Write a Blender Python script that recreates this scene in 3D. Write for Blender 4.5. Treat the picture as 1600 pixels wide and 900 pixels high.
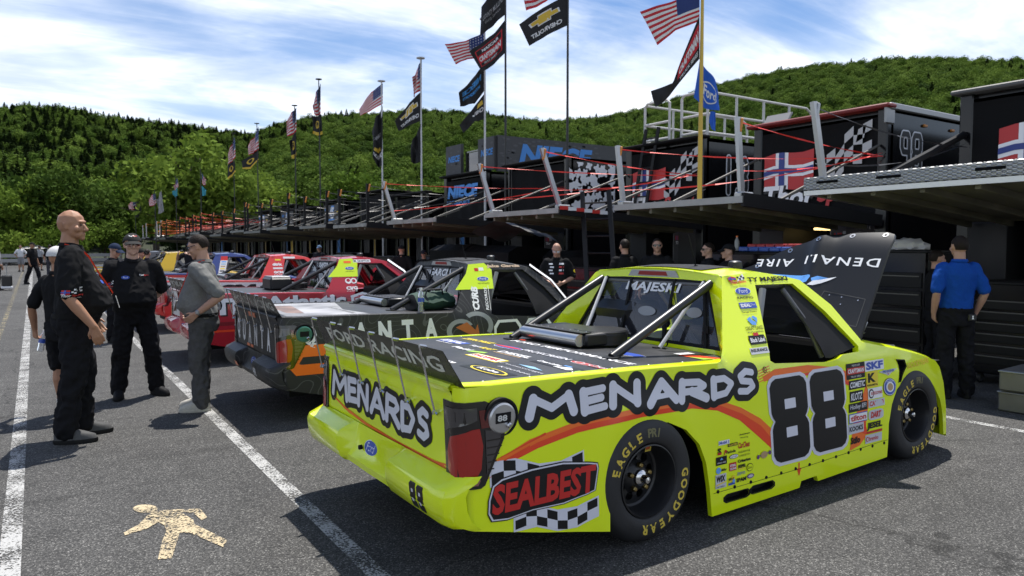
import bpy, bmesh, math, random
import numpy as np
from mathutils import Vector, Matrix
from mathutils.geometry import delaunay_2d_cdt
R = math.radians
scene = bpy.context.scene
COL = scene.collection
for o in list(bpy.data.objects): bpy.data.objects.remove(o)

# ---------------------------------------------------------------- camera
cam_d = bpy.data.cameras.new("camera"); cam = bpy.data.objects.new("camera", cam_d); COL.objects.link(cam)
cam_d.sensor_width = 36; cam_d.lens = 36 * 1124.6 / 1600
cam_d.clip_start = 0.05; cam_d.clip_end = 6000
cam.location = (0, 0, 1.6587)
cam.rotation_euler = (R(90 - 3.267), 0, R(-33.35))
cam_d.dof.use_dof = True; cam_d.dof.focus_distance = 4.3; cam_d.dof.aperture_fstop = 5.0
scene.camera = cam

# ---------------------------------------------------------------- sky and sun
SUN_DIR = Vector((0.27, 0.28, 1.0)).normalized()
sun_el = math.asin(SUN_DIR.z); sun_az = math.atan2(SUN_DIR.x, SUN_DIR.y)
SKY_STRENGTH = 0.076
w = bpy.data.worlds.new("World"); scene.world = w; w.use_nodes = True
nt = w.node_tree; N = nt.nodes; L = nt.links
bg = N["Background"]; bg.inputs["Strength"].default_value = SKY_STRENGTH
sky = N.new("ShaderNodeTexSky"); sky.sky_type = 'NISHITA'; sky.sun_disc = False
sky.sun_elevation = sun_el; sky.sun_rotation = sun_az
sky.air_density = 1.0; sky.dust_density = 0.3; sky.ozone_density = 3.5
# clouds: direction projected on a plane high above, wispy streaks + soft sheets
def nn(t, **k):
    n = N.new(t)
    for a, b in k.items(): setattr(n, a, b)
    return n
def mth(op, a, b=None, clamp=False):
    n = nn("ShaderNodeMath", operation=op, use_clamp=clamp)
    for i, v in enumerate((a, b)):
        if v is None: continue
        if isinstance(v, (int, float)): n.inputs[i].default_value = v
        else: L.new(v, n.inputs[i])
    return n.outputs[0]
tc = nn("ShaderNodeTexCoord"); sep = nn("ShaderNodeSeparateXYZ"); L.new(tc.outputs["Generated"], sep.inputs[0])
zz = mth('MAXIMUM', sep.outputs[2], 0.0); zz = mth('ADD', zz, 0.10)
px = mth('DIVIDE', sep.outputs[0], zz); py = mth('DIVIDE', sep.outputs[1], zz)
comb = nn("ShaderNodeCombineXYZ"); L.new(px, comb.inputs[0]); L.new(py, comb.inputs[1])
def cloud_noise(rotz, sc, nscale, detail, rough, dist, lo, hi, off):
    mp = nn("ShaderNodeMapping"); L.new(comb.outputs[0], mp.inputs[0])
    mp.inputs["Rotation"].default_value = (0, 0, rotz); mp.inputs["Scale"].default_value = sc; mp.inputs["Location"].default_value = off
    no = nn("ShaderNodeTexNoise"); L.new(mp.outputs[0], no.inputs["Vector"])
    no.inputs["Scale"].default_value = nscale; no.inputs["Detail"].default_value = detail
    no.inputs["Roughness"].default_value = rough; no.inputs["Distortion"].default_value = dist
    mr = nn("ShaderNodeMapRange", interpolation_type='SMOOTHSTEP'); L.new(no.outputs[0], mr.inputs[0])
    mr.inputs[1].default_value = lo; mr.inputs[2].default_value = hi
    return mr.outputs[0]
c1 = cloud_noise(R(62), (0.62, 1.15, 1), 1.1, 9, 0.58, 0.6, 0.40, 0.68, (3.1, 0.4, 0))
c2 = cloud_noise(R(50), (0.7, 1.1, 1), 0.55, 6, 0.55, 0.3, 0.40, 0.72, (1.7, 5.2, 0))
c3 = cloud_noise(R(70), (0.5, 3.0, 1), 3.2, 10, 0.65, 0.8, 0.42, 0.75, (0.3, 2.2, 0))
low = nn("ShaderNodeMapRange", interpolation_type='SMOOTHSTEP'); L.new(sep.outputs[2], low.inputs[0])
low.inputs[1].default_value = 0.45; low.inputs[2].default_value = 0.12
cov = mth('MULTIPLY', c2, 0.65); cov = mth('ADD', cov, mth('MULTIPLY', c1, 0.62)); cov = mth('ADD', cov, mth('MULTIPLY', c3, 0.14))
cov = mth('ADD', cov, mth('MULTIPLY', low.outputs[0], 0.52)); cov = mth('SUBTRACT', cov, 0.22)
cov = mth('MULTIPLY', cov, 0.92, True)
# cloud brightness with soft grey bases
c4 = cloud_noise(0, (1, 1, 1), 1.4, 5, 0.55, 0.2, 0.35, 0.7, (7, 1, 0))
ccol = nn("ShaderNodeMix", data_type='RGBA'); L.new(c4, ccol.inputs[0])
ccol.inputs[6].default_value = (8.8, 9.4, 10.4, 1); ccol.inputs[7].default_value = (14.0, 14.2, 14.4, 1)
mixc = nn("ShaderNodeMix", data_type='RGBA'); L.new(cov, mixc.inputs[0]); tint = nn("ShaderNodeMix", data_type='RGBA', blend_type='MULTIPLY'); tint.inputs[0].default_value = 1; tint.inputs[7].default_value = (.80, .95, 1.12, 1); L.new(sky.outputs[0], tint.inputs[6]); L.new(tint.outputs[2], mixc.inputs[6]); L.new(ccol.outputs[2], mixc.inputs[7])
L.new(mixc.outputs[2], bg.inputs["Color"])

sun_d = bpy.data.lights.new("sun", 'SUN'); sun = bpy.data.objects.new("sun", sun_d); COL.objects.link(sun)
sun_d.energy = 4.5; sun_d.angle = R(0.53); sun_d.color = (1.0, 0.955, 0.89)
sun.rotation_euler = SUN_DIR.to_track_quat('Z', 'Y').to_euler(); sun.location = (20, 20, 60)

scene.view_settings.view_transform = 'Standard'
try: scene.view_settings.look = 'None'
except Exception: pass
scene.view_settings.exposure = 0.64; scene.view_settings.gamma = 1.0
scene.cycles.max_bounces = 6; scene.cycles.transparent_max_bounces = 12
scene.cycles.diffuse_bounces = 3; scene.cycles.glossy_bounces = 3
scene.cycles.use_denoising = True
# ---------------------------------------------------------------- helpers
rng = random.Random(7)
_M = {}
def mat(name, col, rough=0.5, metal=0.0, coat=0.0, spec=0.5, emit=None, alpha=None, noise=None, bump=None, trans=0.0):
    """plain procedural material; noise=(scale, amount) varies the colour, bump=(scale, strength, distance) roughens the surface"""
    if name in _M: return _M[name]
    m = bpy.data.materials.new(name); m.use_nodes = True; t = m.node_tree; b = t.nodes["Principled BSDF"]
    b.inputs["Base Color"].default_value = (*col, 1); b.inputs["Roughness"].default_value = rough
    b.inputs["Metallic"].default_value = metal; b.inputs["Coat Weight"].default_value = coat
    b.inputs["Coat Roughness"].default_value = 0.06
    b.inputs["Specular IOR Level"].default_value = spec
    if trans: b.inputs["Transmission Weight"].default_value = trans
    if alpha is not None: b.inputs["Alpha"].default_value = alpha
    if emit: b.inputs["Emission Color"].default_value = (*emit[0], 1); b.inputs["Emission Strength"].default_value = emit[1]
    tcn = None
    if noise or bump:
        tcn = t.nodes.new("ShaderNodeTexCoord")
    if noise:
        n = t.nodes.new("ShaderNodeTexNoise"); n.inputs["Scale"].default_value = noise[0]; n.inputs["Detail"].default_value = 5
        t.links.new(tcn.outputs["Object"], n.inputs["Vector"])
        mr = t.nodes.new("ShaderNodeMapRange"); t.links.new(n.outputs[0], mr.inputs[0])
        mr.inputs[1].default_value = 0.3; mr.inputs[2].default_value = 0.7
        mr.inputs[3].default_value = 1 - noise[1]; mr.inputs[4].default_value = 1 + noise[1]
        mx = t.nodes.new("ShaderNodeMix"); mx.data_type = 'RGBA'; mx.blend_type = 'MULTIPLY'; mx.inputs[0].default_value = 1
        mx.inputs[6].default_value = (*col, 1); t.links.new(mr.outputs[0], mx.inputs[7]); t.links.new(mx.outputs[2], b.inputs["Base Color"])
        rr = t.nodes.new("ShaderNodeMapRange"); t.links.new(n.outputs[0], rr.inputs[0])
        rr.inputs[1].default_value = 0.3; rr.inputs[2].default_value = 0.7
        rr.inputs[3].default_value = max(0, rough - 0.08); rr.inputs[4].default_value = min(1, rough + 0.08); t.links.new(rr.outputs[0], b.inputs["Roughness"])
    if bump:
        n = t.nodes.new("ShaderNodeTexNoise"); n.inputs["Scale"].default_value = bump[0]; n.inputs["Detail"].default_value = 4
        t.links.new(tcn.outputs["Object"], n.inputs["Vector"])
        bp = t.nodes.new("ShaderNodeBump"); bp.inputs["Strength"].default_value = bump[1]; bp.inputs["Distance"].default_value = bump[2]
        t.links.new(n.outputs[0], bp.inputs["Height"]); t.links.new(bp.outputs[0], b.inputs["Normal"])
    _M[name] = m
    return m

BLACK = lambda: mat("satin_black", (0.012, 0.012, 0.013), 0.45)
def link(name, verts, faces, mats, parent=None, midx=None, smooth=35):
    me = bpy.data.meshes.new(name); me.from_pydata([tuple(v) for v in verts], [], [tuple(f) for f in faces])
    if not isinstance(mats, (list, tuple)): mats = [mats]
    for m in mats: me.materials.append(m)
    if midx is not None and len(me.polygons) == len(midx): me.polygons.foreach_set("material_index", np.array(midx, dtype=np.int32))
    if smooth is not None:
        me.shade_smooth()
        if smooth < 180: me.set_sharp_from_angle(angle=R(smooth))
    me.update()
    o = bpy.data.objects.new(name, me); COL.objects.link(o)
    if parent is not None: o.parent = parent
    return o

class MB:
    """collects simple shapes into one mesh"""
    def __init__(s): s.v = []; s.f = []; s.m = []
    def add(s, v, f, mi=0):
        k = len(s.v); s.v += [tuple(p) for p in v]; s.f += [tuple(i + k for i in q) for q in f]; s.m += [mi] * len(f); return s
    def box(s, c, d, mi=0, rot=None, bev=0.0):
        x, y, z = (q / 2 for q in d); b = min(bev, x * .9, y * .9, z * .9)
        if b > 0:
            pts = []
            for sx in (-1, 1):
                for sy in (-1, 1):
                    for sz in (-1, 1):
                        pts += [(sx * x, sy * (y - b), sz * (z - b)), (sx * (x - b), sy * y, sz * (z - b)), (sx * (x - b), sy * (y - b), sz * z)]
            bm = bmesh.new()
            for p in pts: bm.verts.new(p)
            bmesh.ops.convex_hull(bm, input=bm.verts)
            bmesh.ops.dissolve_limit(bm, angle_limit=0.01, verts=bm.verts, edges=bm.edges)
            bm.verts.index_update(); v = [p.co.copy() for p in bm.verts]; f = [[q.index for q in p.verts] for p in bm.faces]; bm.free()
        else:
            v = [Vector((a * x, b_ * y, c_ * z)) for a in (-1, 1) for b_ in (-1, 1) for c_ in (-1, 1)]
            f = [(0, 1, 3, 2), (4, 6, 7, 5), (0, 4, 5, 1), (2, 3, 7, 6), (0, 2, 6, 4), (1, 5, 7, 3)]
        if rot is not None: v = [rot @ p for p in v]
        c = Vector(c); return s.add([p + c for p in v], f, mi)
    def beam(s, p0, p1, wid, hei, mi=0, up=(0, 0, 1)):
        p0 = Vector(p0); p1 = Vector(p1); d = (p1 - p0); ln = d.length; d.normalize(); u = Vector(up)
        sd = d.cross(u)
        if sd.length < 1e-4: sd = d.cross(Vector((1, 0, 0)))
        sd.normalize(); u = sd.cross(d)
        rot = Matrix((d, sd, u)).transposed()
        return s.box((p0 + p1) / 2, (ln, wid, hei), mi, rot)
    def tube(s, pts, r, n=8, mi=0, cap=True):
        pts = [Vector(p) for p in pts]; k = len(pts); rr = r if isinstance(r, (list, tuple)) else [r] * k
        v = []; f = []; prev = None
        for i, p in enumerate(pts):
            d = (pts[min(i + 1, k - 1)] - pts[max(i - 1, 0)]).normalized()
            if prev is None: a = d.orthogonal().normalized()
            else:
                a = prev - d * prev.dot(d)
                a = a.normalized() if a.length > 1e-6 else d.orthogonal().normalized()
            prev = a; b = d.cross(a)
            for j in range(n):
                t = 2 * math.pi * j / n; v.append(p + (a * math.cos(t) + b * math.sin(t)) * rr[i])
        for i in range(k - 1):
            for j in range(n): f.append((i * n + j, i * n + (j + 1) % n, (i + 1) * n + (j + 1) % n, (i + 1) * n + j))
        if cap: f.append(tuple(range(n))[::-1]); f.append(tuple((k - 1) * n + j for j in range(n)))
        return s.add(v, f, mi)
    def lathe(s, prof, n=32, mi=0, axis='Y', c=(0, 0, 0), mis=None):
        """prof: (radius, offset along axis)"""
        v = []; k = len(prof); c = Vector(c)
        for r_, h_ in prof:
            for j in range(n):
                t = 2 * math.pi * j / n; a, b = r_ * math.cos(t), r_ * math.sin(t)
                v.append(c + (Vector((a, h_, b)) if axis == 'Y' else Vector((a, b, h_)) if axis == 'Z' else Vector((h_, a, b))))
        base = len(s.v)
        for i in range(k - 1):
            f = [(i * n + j, (i + 1) * n + j, (i + 1) * n + (j + 1) % n, i * n + (j + 1) % n) for j in range(n)]
            s.f += [tuple(q + base for q in t) for t in f]; s.m += [mis[i] if mis else mi] * n
        s.v += [tuple(p) for p in v]
        return s
    def prism(s, pts, z0, z1, mi=0):
        n = len(pts); v = [(p[0], p[1], z0) for p in pts] + [(p[0], p[1], z1) for p in pts]
        f = [tuple(range(n))[::-1], tuple(range(n, 2 * n))] + [(i, (i + 1) % n, n + (i + 1) % n, n + i) for i in range(n)]
        return s.add(v, f, mi)
    def loft(s, rows, mi=0, closed=False):
        k = len(rows[0]); v = [p for r_ in rows for p in r_]; f = []
        for i in range(len(rows) - 1):
            for j in range(k if closed else k - 1): f.append((i * k + j, i * k + (j + 1) % k, (i + 1) * k + (j + 1) % k, (i + 1) * k + j))
        return s.add(v, f, mi)
    def xform(s, mtx): s.v = [tuple(mtx @ Vector(p)) for p in s.v]; return s
    def build(s, name, mats, parent=None, smooth=35): return link(name, s.v, s.f, mats, parent, s.m, smooth)

def empty(name, loc=(0, 0, 0), rz=0.0):
    o = bpy.data.objects.new(name, None); COL.objects.link(o); o.location = loc; o.rotation_euler = (0, 0, rz); o.empty_display_size = 0.2; return o
def tag(o, label, cat, group=None, kind=None):
    o["label"] = label; o["category"] = cat
    if group: o["group"] = group
    if kind: o["kind"] = kind
    return o
def structure(o): o["kind"] = "structure"; return o

def inside_poly(P, poly):
    x, y = P[:, 0], P[:, 1]; c = np.zeros(len(P), bool); n = len(poly)
    for i in range(n):
        x0, y0 = poly[i]; x1, y1 = poly[(i + 1) % n]
        if y0 == y1: continue
        k = ((y0 > y) != (y1 > y)) & (x < (x1 - x0) * (y - y0) / (y1 - y0) + x0); c ^= k
    return c
def densify(poly, res):
    out = []; n = len(poly)
    for i in range(n):
        a = np.array(poly[i], float); b = np.array(poly[(i + 1) % n], float); k = max(1, int(math.ceil(np.linalg.norm(b - a) / res)))
        for j in range(k): out.append(tuple(a + (b - a) * j / k))
    return out
def fill2d(outline, holes=(), res=0.06):
    """triangulated fill of a 2D outline with a grid of inner points"""
    loops = [densify(l, res) for l in (outline, *holes)]; V = []; E = []
    for l in loops:
        k = len(V); V += l; E += [(k + i, k + (i + 1) % len(l)) for i in range(len(l))]
    B = np.array(V); lo, hi = B.min(0), B.max(0)
    gx = np.arange(lo[0] + res * .5, hi[0], res); gy = np.arange(lo[1] + res * .5, hi[1], res)
    if len(gx) and len(gy):
        G = np.array([(a, b) for a in gx for b in gy]); ok = inside_poly(G, loops[0])
        for h in loops[1:]: ok &= ~inside_poly(G, h)
        G = G[ok]
        if len(G):
            d = np.min(((G[:, None, :] - B[None]) ** 2).sum(2), 1); G = G[d > (res * .45) ** 2]; V = V + [tuple(g) for g in G]
    r = delaunay_2d_cdt([Vector(v) for v in V], E, [], 0, 1e-6)
    P = np.array([tuple(v) for v in r[0]]); F = [tuple(f) for f in r[2]]
    C = np.array([P[list(f)].mean(0) for f in F]); ok = inside_poly(C, loops[0])
    for h in loops[1:]: ok &= ~inside_poly(C, h)
    F = [f for f, q in zip(F, ok) if q]
    # all counter-clockwise
    out = []
    for f in F:
        a, b, c = P[f[0]], P[f[1]], P[f[2]]
        out.append(f if (b[0]-a[0])*(c[1]-a[1])-(b[1]-a[1])*(c[0]-a[0]) > 0 else f[::-1])
    return P, out
def panel(mb, outline, fn, holes=(), res=0.06, mi=0, flip=False, mfn=None):
    P, F = fill2d(outline, holes, res); k = len(mb.v); mb.v += [tuple(fn(a, b)) for a, b in P]
    for f in F:
        mb.f.append(tuple(k + i for i in (f[::-1] if flip else f))); mb.m.append(mfn(*P[list(f)].mean(0)) if mfn else mi)

_TX = {}
def text2d(s, bold=0.0, shear=0.0, space=1.0):
    """2D fill of a word: vertices scaled so that its box is (0..w/h, 0..1)"""
    key = (s, bold, shear, space)
    if key in _TX: return _TX[key]
    cu = bpy.data.curves.new("t", 'FONT'); cu.body = s; cu.size = 1; cu.offset = bold; cu.shear = shear; cu.space_character = space; cu.resolution_u = 2
    o = bpy.data.objects.new("t", cu); COL.objects.link(o)
    dg = bpy.context.evaluated_depsgraph_get(); me = bpy.data.meshes.new_from_object(o.evaluated_get(dg))
    P = np.array([v.co[:2] for v in me.vertices]) if len(me.vertices) else np.zeros((0, 2)); F = [tuple(p.vertices) for p in me.polygons]
    bpy.data.objects.remove(o); bpy.data.curves.remove(cu); bpy.data.meshes.remove(me)
    if len(P):
        lo, hi = P.min(0), P.max(0); P = (P - lo) / (hi[1] - lo[1])
    _TX[key] = (P, F); return P, F

def split_long(P, F, mx):
    """split fans into triangles and halve every edge longer than mx, so that art follows a curved panel"""
    P = [tuple(p) for p in P]; out = []; st = [(f[0], f[k], f[k + 1]) for f in F for k in range(1, len(f) - 1)]; mid = {}
    while st:
        t = st.pop(); e = [math.dist(P[t[i]], P[t[(i + 1) % 3]]) for i in range(3)]; i = e.index(max(e))
        if e[i] <= mx: out.append(t); continue
        a, b, c = t[i], t[(i + 1) % 3], t[(i + 2) % 3]; key = (min(a, b), max(a, b))
        if key not in mid: mid[key] = len(P); P.append(((P[a][0] + P[b][0]) / 2, (P[a][1] + P[b][1]) / 2))
        m = mid[key]; st += [(a, m, c), (m, b, c)]
    return np.array(P), out
class Decal:
    """flat art laid on a surface; fn(a, b, off) gives the 3D point of art coordinates (a, b) lifted by off"""
    def __init__(s, fn, step=0.0012, base=0.002): s.fn = fn; s.step = step; s.base = base; s.mb = MB(); s.mats = []
    def mi(s, m):
        if m not in s.mats: s.mats.append(m)
        return s.mats.index(m)
    def put(s, P, F, m, layer=0):
        off = s.base + layer * s.step; i = s.mi(m); k = len(s.mb.v)
        s.mb.v += [tuple(s.fn(a, b, off)) for a, b in P]; s.mb.f += [tuple(q + k for q in f) for f in F]; s.mb.m += [i] * len(F)
    def poly(s, pts, m, layer=0, res=0.05, holes=()):
        P, F = fill2d(pts, holes, res); s.put(P, F, m, layer)
    def rect(s, x, z, w_, h_, m, layer=0, shear=0.0, rot=0.0, res=0.1):
        c, q = math.cos(rot), math.sin(rot); pts = [(x + c*a - q*b, z + q*a + c*b) for a, b in ((0, 0), (w_, 0), (w_ + shear*h_, h_), (shear*h_, h_))]; s.poly(pts, m, layer, res)
    def ell(s, x, z, rx, rz, m, layer=0, n=28, res=0.08): s.poly([(x + rx*math.cos(2*math.pi*i/n), z + rz*math.sin(2*math.pi*i/n)) for i in range(n)], m, layer, res)
    def text(s, t, x, z, m, w_=None, h_=None, layer=1, bold=0.0, shear=0.0, rot=0.0, space=1.0, mirror=False):
        P, F = text2d(t, bold, shear, space)
        if not len(P): return
        P = P.copy(); W = P[:, 0].max()
        if h_ is None: h_ = w_ / W
        sx = (w_ / W) if w_ else h_
        P = P * np.array([sx, h_])
        if mirror: P[:, 0] = P[:, 0].max() - P[:, 0]; F = [f[::-1] for f in F]
        c, q = math.cos(rot), math.sin(rot); P = np.stack([x + c*P[:, 0] - q*P[:, 1], z + q*P[:, 0] + c*P[:, 1]], 1)
        if h_ > .08: P, F = split_long(P, F, .045 if h_ < .3 else .2)
        s.put(P, F, m, layer)
    def build(s, name, parent=None): return s.mb.build(name, s.mats, parent, 60)

def raster(P, F, x0, z0, nx, nz, px):
    msk = np.zeros((nz, nx), bool)
    for f in F:
        for k in range(1, len(f) - 1):
            a, b, c = P[f[0]], P[f[k]], P[f[k+1]]
            i0 = max(0, int((min(a[0], b[0], c[0]) - x0) / px) - 1); i1 = min(nx, int((max(a[0], b[0], c[0]) - x0) / px) + 2)
            j0 = max(0, int((min(a[1], b[1], c[1]) - z0) / px) - 1); j1 = min(nz, int((max(a[1], b[1], c[1]) - z0) / px) + 2)
            if i1 <= i0 or j1 <= j0: continue
            X, Z = np.meshgrid(x0 + np.arange(i0, i1) * px, z0 + np.arange(j0, j1) * px)
            def e(p, q): return (q[0]-p[0])*(Z-p[1]) - (q[1]-p[1])*(X-p[0])
            e1, e2, e3 = e(a, b), e(b, c), e(c, a)
            msk[j0:j1, i0:i1] |= ((e1 >= 0) & (e2 >= 0) & (e3 >= 0)) | ((e1 <= 0) & (e2 <= 0) & (e3 <= 0))
    return msk
def edt(msk):
    nz, nx = msk.shape; big = 1e4; g = np.where(msk, 0, big).astype(float)
    for j in range(1, nz): g[j] = np.minimum(g[j], g[j-1] + 1)
    for j in range(nz - 2, -1, -1): g[j] = np.minimum(g[j], g[j+1] + 1)
    d = np.empty_like(g); ii = np.arange(nx); D2 = (ii[:, None] - ii[None]) ** 2
    for j in range(nz): d[j] = np.sqrt((D2 + (g[j] ** 2)[None]).min(1))
    return d
def sdf_of(msk, px, blur=2):
    d = (edt(msk) - edt(~msk)) * px
    for _ in range(blur):
        e = np.pad(d, 1, mode='edge'); d = (e[1:-1, 1:-1]*4 + e[:-2, 1:-1]*2 + e[2:, 1:-1]*2 + e[1:-1, :-2]*2 + e[1:-1, 2:]*2 + e[:-2, :-2] + e[2:, 2:] + e[:-2, 2:] + e[2:, :-2]) / 16
    return d
def march(d, iso, x0, z0, px, coarse=1):
    """filled region d<iso as polygons"""
    v = iso - d; nz, nx = v.shape; V = {}; P = []; F = []
    def vid(key, p):
        if key not in V: V[key] = len(P); P.append(p)
        return V[key]
    for j in range(nz - 1):
        for i in range(nx - 1):
            c = ((i, j), (i+1, j), (i+1, j+1), (i, j+1)); q = [v[b, a] for a, b in c]
            if max(q) <= 0: continue
            f = []
            for k in range(4):
                a, b = c[k], c[(k+1) % 4]; va, vb = q[k], q[(k+1) % 4]
                if va > 0: f.append(vid(('c', a), (x0 + a[0]*px, z0 + a[1]*px)))
                if (va > 0) != (vb > 0):
                    t = va / (va - vb); key = ('e', min(a, b), max(a, b)); f.append(vid(key, (x0 + (a[0] + (b[0]-a[0])*t)*px, z0 + (a[1] + (b[1]-a[1])*t)*px)))
            if len(f) > 2: F.append(tuple(f))
    return np.array(P), F
def smoothstep(a, b, x): t = min(1, max(0, (x - a) / (b - a))); return t * t * (3 - 2 * t)
def lerp_tab(tab, x):
    return float(np.interp(x, [t[0] for t in tab], [t[1] for t in tab]))
def copy_tree(o, parent=None):
    c = o.copy(); COL.objects.link(c)
    if parent is not None: c.parent = parent; c.matrix_parent_inverse = o.matrix_parent_inverse.copy()
    for ch in list(o.children): copy_tree(ch, c)
    return c
# ---------------------------------------------------------------- ground
def asphalt_mat():
    m = bpy.data.materials.new("asphalt"); m.use_nodes = True; t = m.node_tree; b = t.nodes["Principled BSDF"]; b.inputs["Roughness"].default_value = .85; b.inputs["Specular IOR Level"].default_value = .3
    tcn = t.nodes.new("ShaderNodeTexCoord")
    def vor(sc):
        v = t.nodes.new("ShaderNodeTexVoronoi"); v.inputs["Scale"].default_value = sc; t.links.new(tcn.outputs["Object"], v.inputs["Vector"]); return v
    def noi(sc, d=4):
        v = t.nodes.new("ShaderNodeTexNoise"); v.inputs["Scale"].default_value = sc; v.inputs["Detail"].default_value = d; t.links.new(tcn.outputs["Object"], v.inputs["Vector"]); return v
    v1 = vor(145); n1 = noi(.35, 6); n2 = noi(3.0, 5); n3 = noi(60, 3)
    sp = t.nodes.new("ShaderNodeSeparateColor"); t.links.new(v1.outputs["Color"], sp.inputs[0])
    rp = t.nodes.new("ShaderNodeValToRGB"); e = rp.color_ramp.elements; e[0].position = 0; e[0].color = (.025, .025, .0245, 1); e[1].position = 1; e[1].color = (.20, .196, .185, 1)
    e2 = e.new(.55); e2.color = (.056, .0553, .0535, 1); e3 = e.new(.86); e3.color = (.088, .086, .082, 1)
    t.links.new(sp.outputs[0], rp.inputs[0])
    def mr(src, a, b_): 
        q = t.nodes.new("ShaderNodeMapRange"); t.links.new(src, q.inputs[0]); q.inputs[1].default_value = .3; q.inputs[2].default_value = .7; q.inputs[3].default_value = a; q.inputs[4].default_value = b_; return q.outputs[0]
    def mul(c, f):
        x = t.nodes.new("ShaderNodeMix"); x.data_type = 'RGBA'; x.blend_type = 'MULTIPLY'; x.inputs[0].default_value = 1; t.links.new(c, x.inputs[6]); t.links.new(f, x.inputs[7]); return x.outputs[2]
    c = mul(rp.outputs[0], mr(n1.outputs[0], .80, 1.16)); c = mul(c, mr(n2.outputs[0], .86, 1.12)); c = mul(c, mr(n3.outputs[0], .7, 1.3)); n4 = noi(.9, 3); q = t.nodes.new("ShaderNodeMapRange"); t.links.new(n4.outputs[0], q.inputs[0]); q.inputs[1].default_value = .60; q.inputs[2].default_value = .74; q.inputs[3].default_value = 1; q.inputs[4].default_value = .52; c = mul(c, q.outputs[0])
    mp = t.nodes.new("ShaderNodeMapping"); mp.inputs["Scale"].default_value = (.30, 5.5, 1); mp.inputs["Rotation"].default_value = (0, 0, R(4)); t.links.new(tcn.outputs["Object"], mp.inputs[0]); n5 = t.nodes.new("ShaderNodeTexNoise"); n5.inputs["Scale"].default_value = 1.0; n5.inputs["Detail"].default_value = 4; t.links.new(mp.outputs[0], n5.inputs["Vector"]); q = t.nodes.new("ShaderNodeMapRange"); t.links.new(n5.outputs[0], q.inputs[0]); q.inputs[1].default_value = .58; q.inputs[2].default_value = .72; q.inputs[3].default_value = 1; q.inputs[4].default_value = .74; c = mul(c, q.outputs[0])
    vc = t.nodes.new("ShaderNodeTexVoronoi"); vc.feature = 'DISTANCE_TO_EDGE'; vc.inputs["Scale"].default_value = .22; wn = noi(1.6, 6); ad = t.nodes.new("ShaderNodeMix"); ad.data_type = 'RGBA'; ad.blend_type = 'LINEAR_LIGHT'; ad.inputs[0].default_value = .35; t.links.new(tcn.outputs["Object"], ad.inputs[6]); t.links.new(wn.outputs["Color"], ad.inputs[7]); t.links.new(ad.outputs[2], vc.inputs["Vector"])
    q = t.nodes.new("ShaderNodeMapRange"); t.links.new(vc.outputs["Distance"], q.inputs[0]); q.inputs[1].default_value = .0015; q.inputs[2].default_value = .004; q.inputs[3].default_value = .55; q.inputs[4].default_value = 1; c = mul(c, q.outputs[0]); t.links.new(c, b.inputs["Base Color"])
    bp = t.nodes.new("ShaderNodeBump"); bp.inputs["Strength"].default_value = .55; bp.inputs["Distance"].default_value = .006; t.links.new(v1.outputs["Distance"], bp.inputs["Height"]); t.links.new(bp.outputs[0], b.inputs["Normal"])
    return m
def paint_mat(name, col, wear=.5, edge=0.0):
    """worn road paint: asphalt shows through where a noise is high"""
    m = bpy.data.materials.new(name); m.use_nodes = True; t = m.node_tree; b = t.nodes["Principled BSDF"]; b.inputs["Roughness"].default_value = .8; b.inputs["Base Color"].default_value = (*col, 1); out = t.nodes["Material Output"]
    tcn = t.nodes.new("ShaderNodeTexCoord"); n = t.nodes.new("ShaderNodeTexNoise"); n.inputs["Scale"].default_value = 70; n.inputs["Detail"].default_value = 4; n.inputs["Roughness"].default_value = .7; t.links.new(tcn.outputs["Object"], n.inputs["Vector"])
    n2 = t.nodes.new("ShaderNodeTexNoise"); n2.inputs["Scale"].default_value = 4; n2.inputs["Detail"].default_value = 5; t.links.new(tcn.outputs["Object"], n2.inputs["Vector"])
    a = t.nodes.new("ShaderNodeMath"); a.operation = 'MULTIPLY_ADD'; t.links.new(n2.outputs[0], a.inputs[0]); a.inputs[1].default_value = .45; t.links.new(n.outputs[0], a.inputs[2])
    g = t.nodes.new("ShaderNodeMapRange"); t.links.new(a.outputs[0], g.inputs[0]); g.inputs[1].default_value = wear; g.inputs[2].default_value = wear + .10
    tr = t.nodes.new("ShaderNodeBsdfTransparent"); mx = t.nodes.new("ShaderNodeMixShader"); t.links.new(g.outputs[0], mx.inputs[0]); t.links.new(b.outputs[0], mx.inputs[1]); t.links.new(tr.outputs[0], mx.inputs[2]); t.links.new(mx.outputs[0], out.inputs[0])
    return m
ASPH = asphalt_mat()
g = MB(); gx = [-70, -20, -6, 0, 4, 10, 20, 60, 130]; gy = [-25, 0, 5, 10, 20, 40, 70, 118]
g.loft([[(x, y, 0) for x in gx] for y in gy]); structure(g.build("ground", [ASPH]))
gf = MB(); gf.box((0, 0, -.35), (3000, 3000, .02)); structure(gf.build("field", [mat("field_grass", (.06, .09, .022), .9, noise=(.05, .3))]))
WPAINT = paint_mat("white_road_paint", (.37, .37, .36), .68); YPAINT = paint_mat("faded_yellow_paint", (.33, .28, .16), .60); TPAINT = paint_mat("cream_road_paint", (.46, .375, .235), .70)
def strip(name, x0, x1, y0, y1, m, z=.004):
    s = MB(); ys_ = np.linspace(y0, y1, 24); s.loft([[(x0[0] + (x0[1] - x0[0]) * t, y0 + (y1 - y0) * t, z), (x1[0] + (x1[1] - x1[0]) * t, y0 + (y1 - y0) * t, z)] for t in np.linspace(0, 1, 24)]); return structure(s.build(name, [m]))
strip("white_line_edge", (-.21, -.46), (-.112, -.315), 1, 60, WPAINT); strip("white_line_lane", (1.335, 1.335), (1.435, 1.435), 0, 62, WPAINT); strip("yellow_line", (-.66, -.95), (-.58, -.82), 10, 60, YPAINT)
strip("white_line_bay", (7.30, 7.30), (7.40, 7.40), -2, 30, WPAINT)
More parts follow.
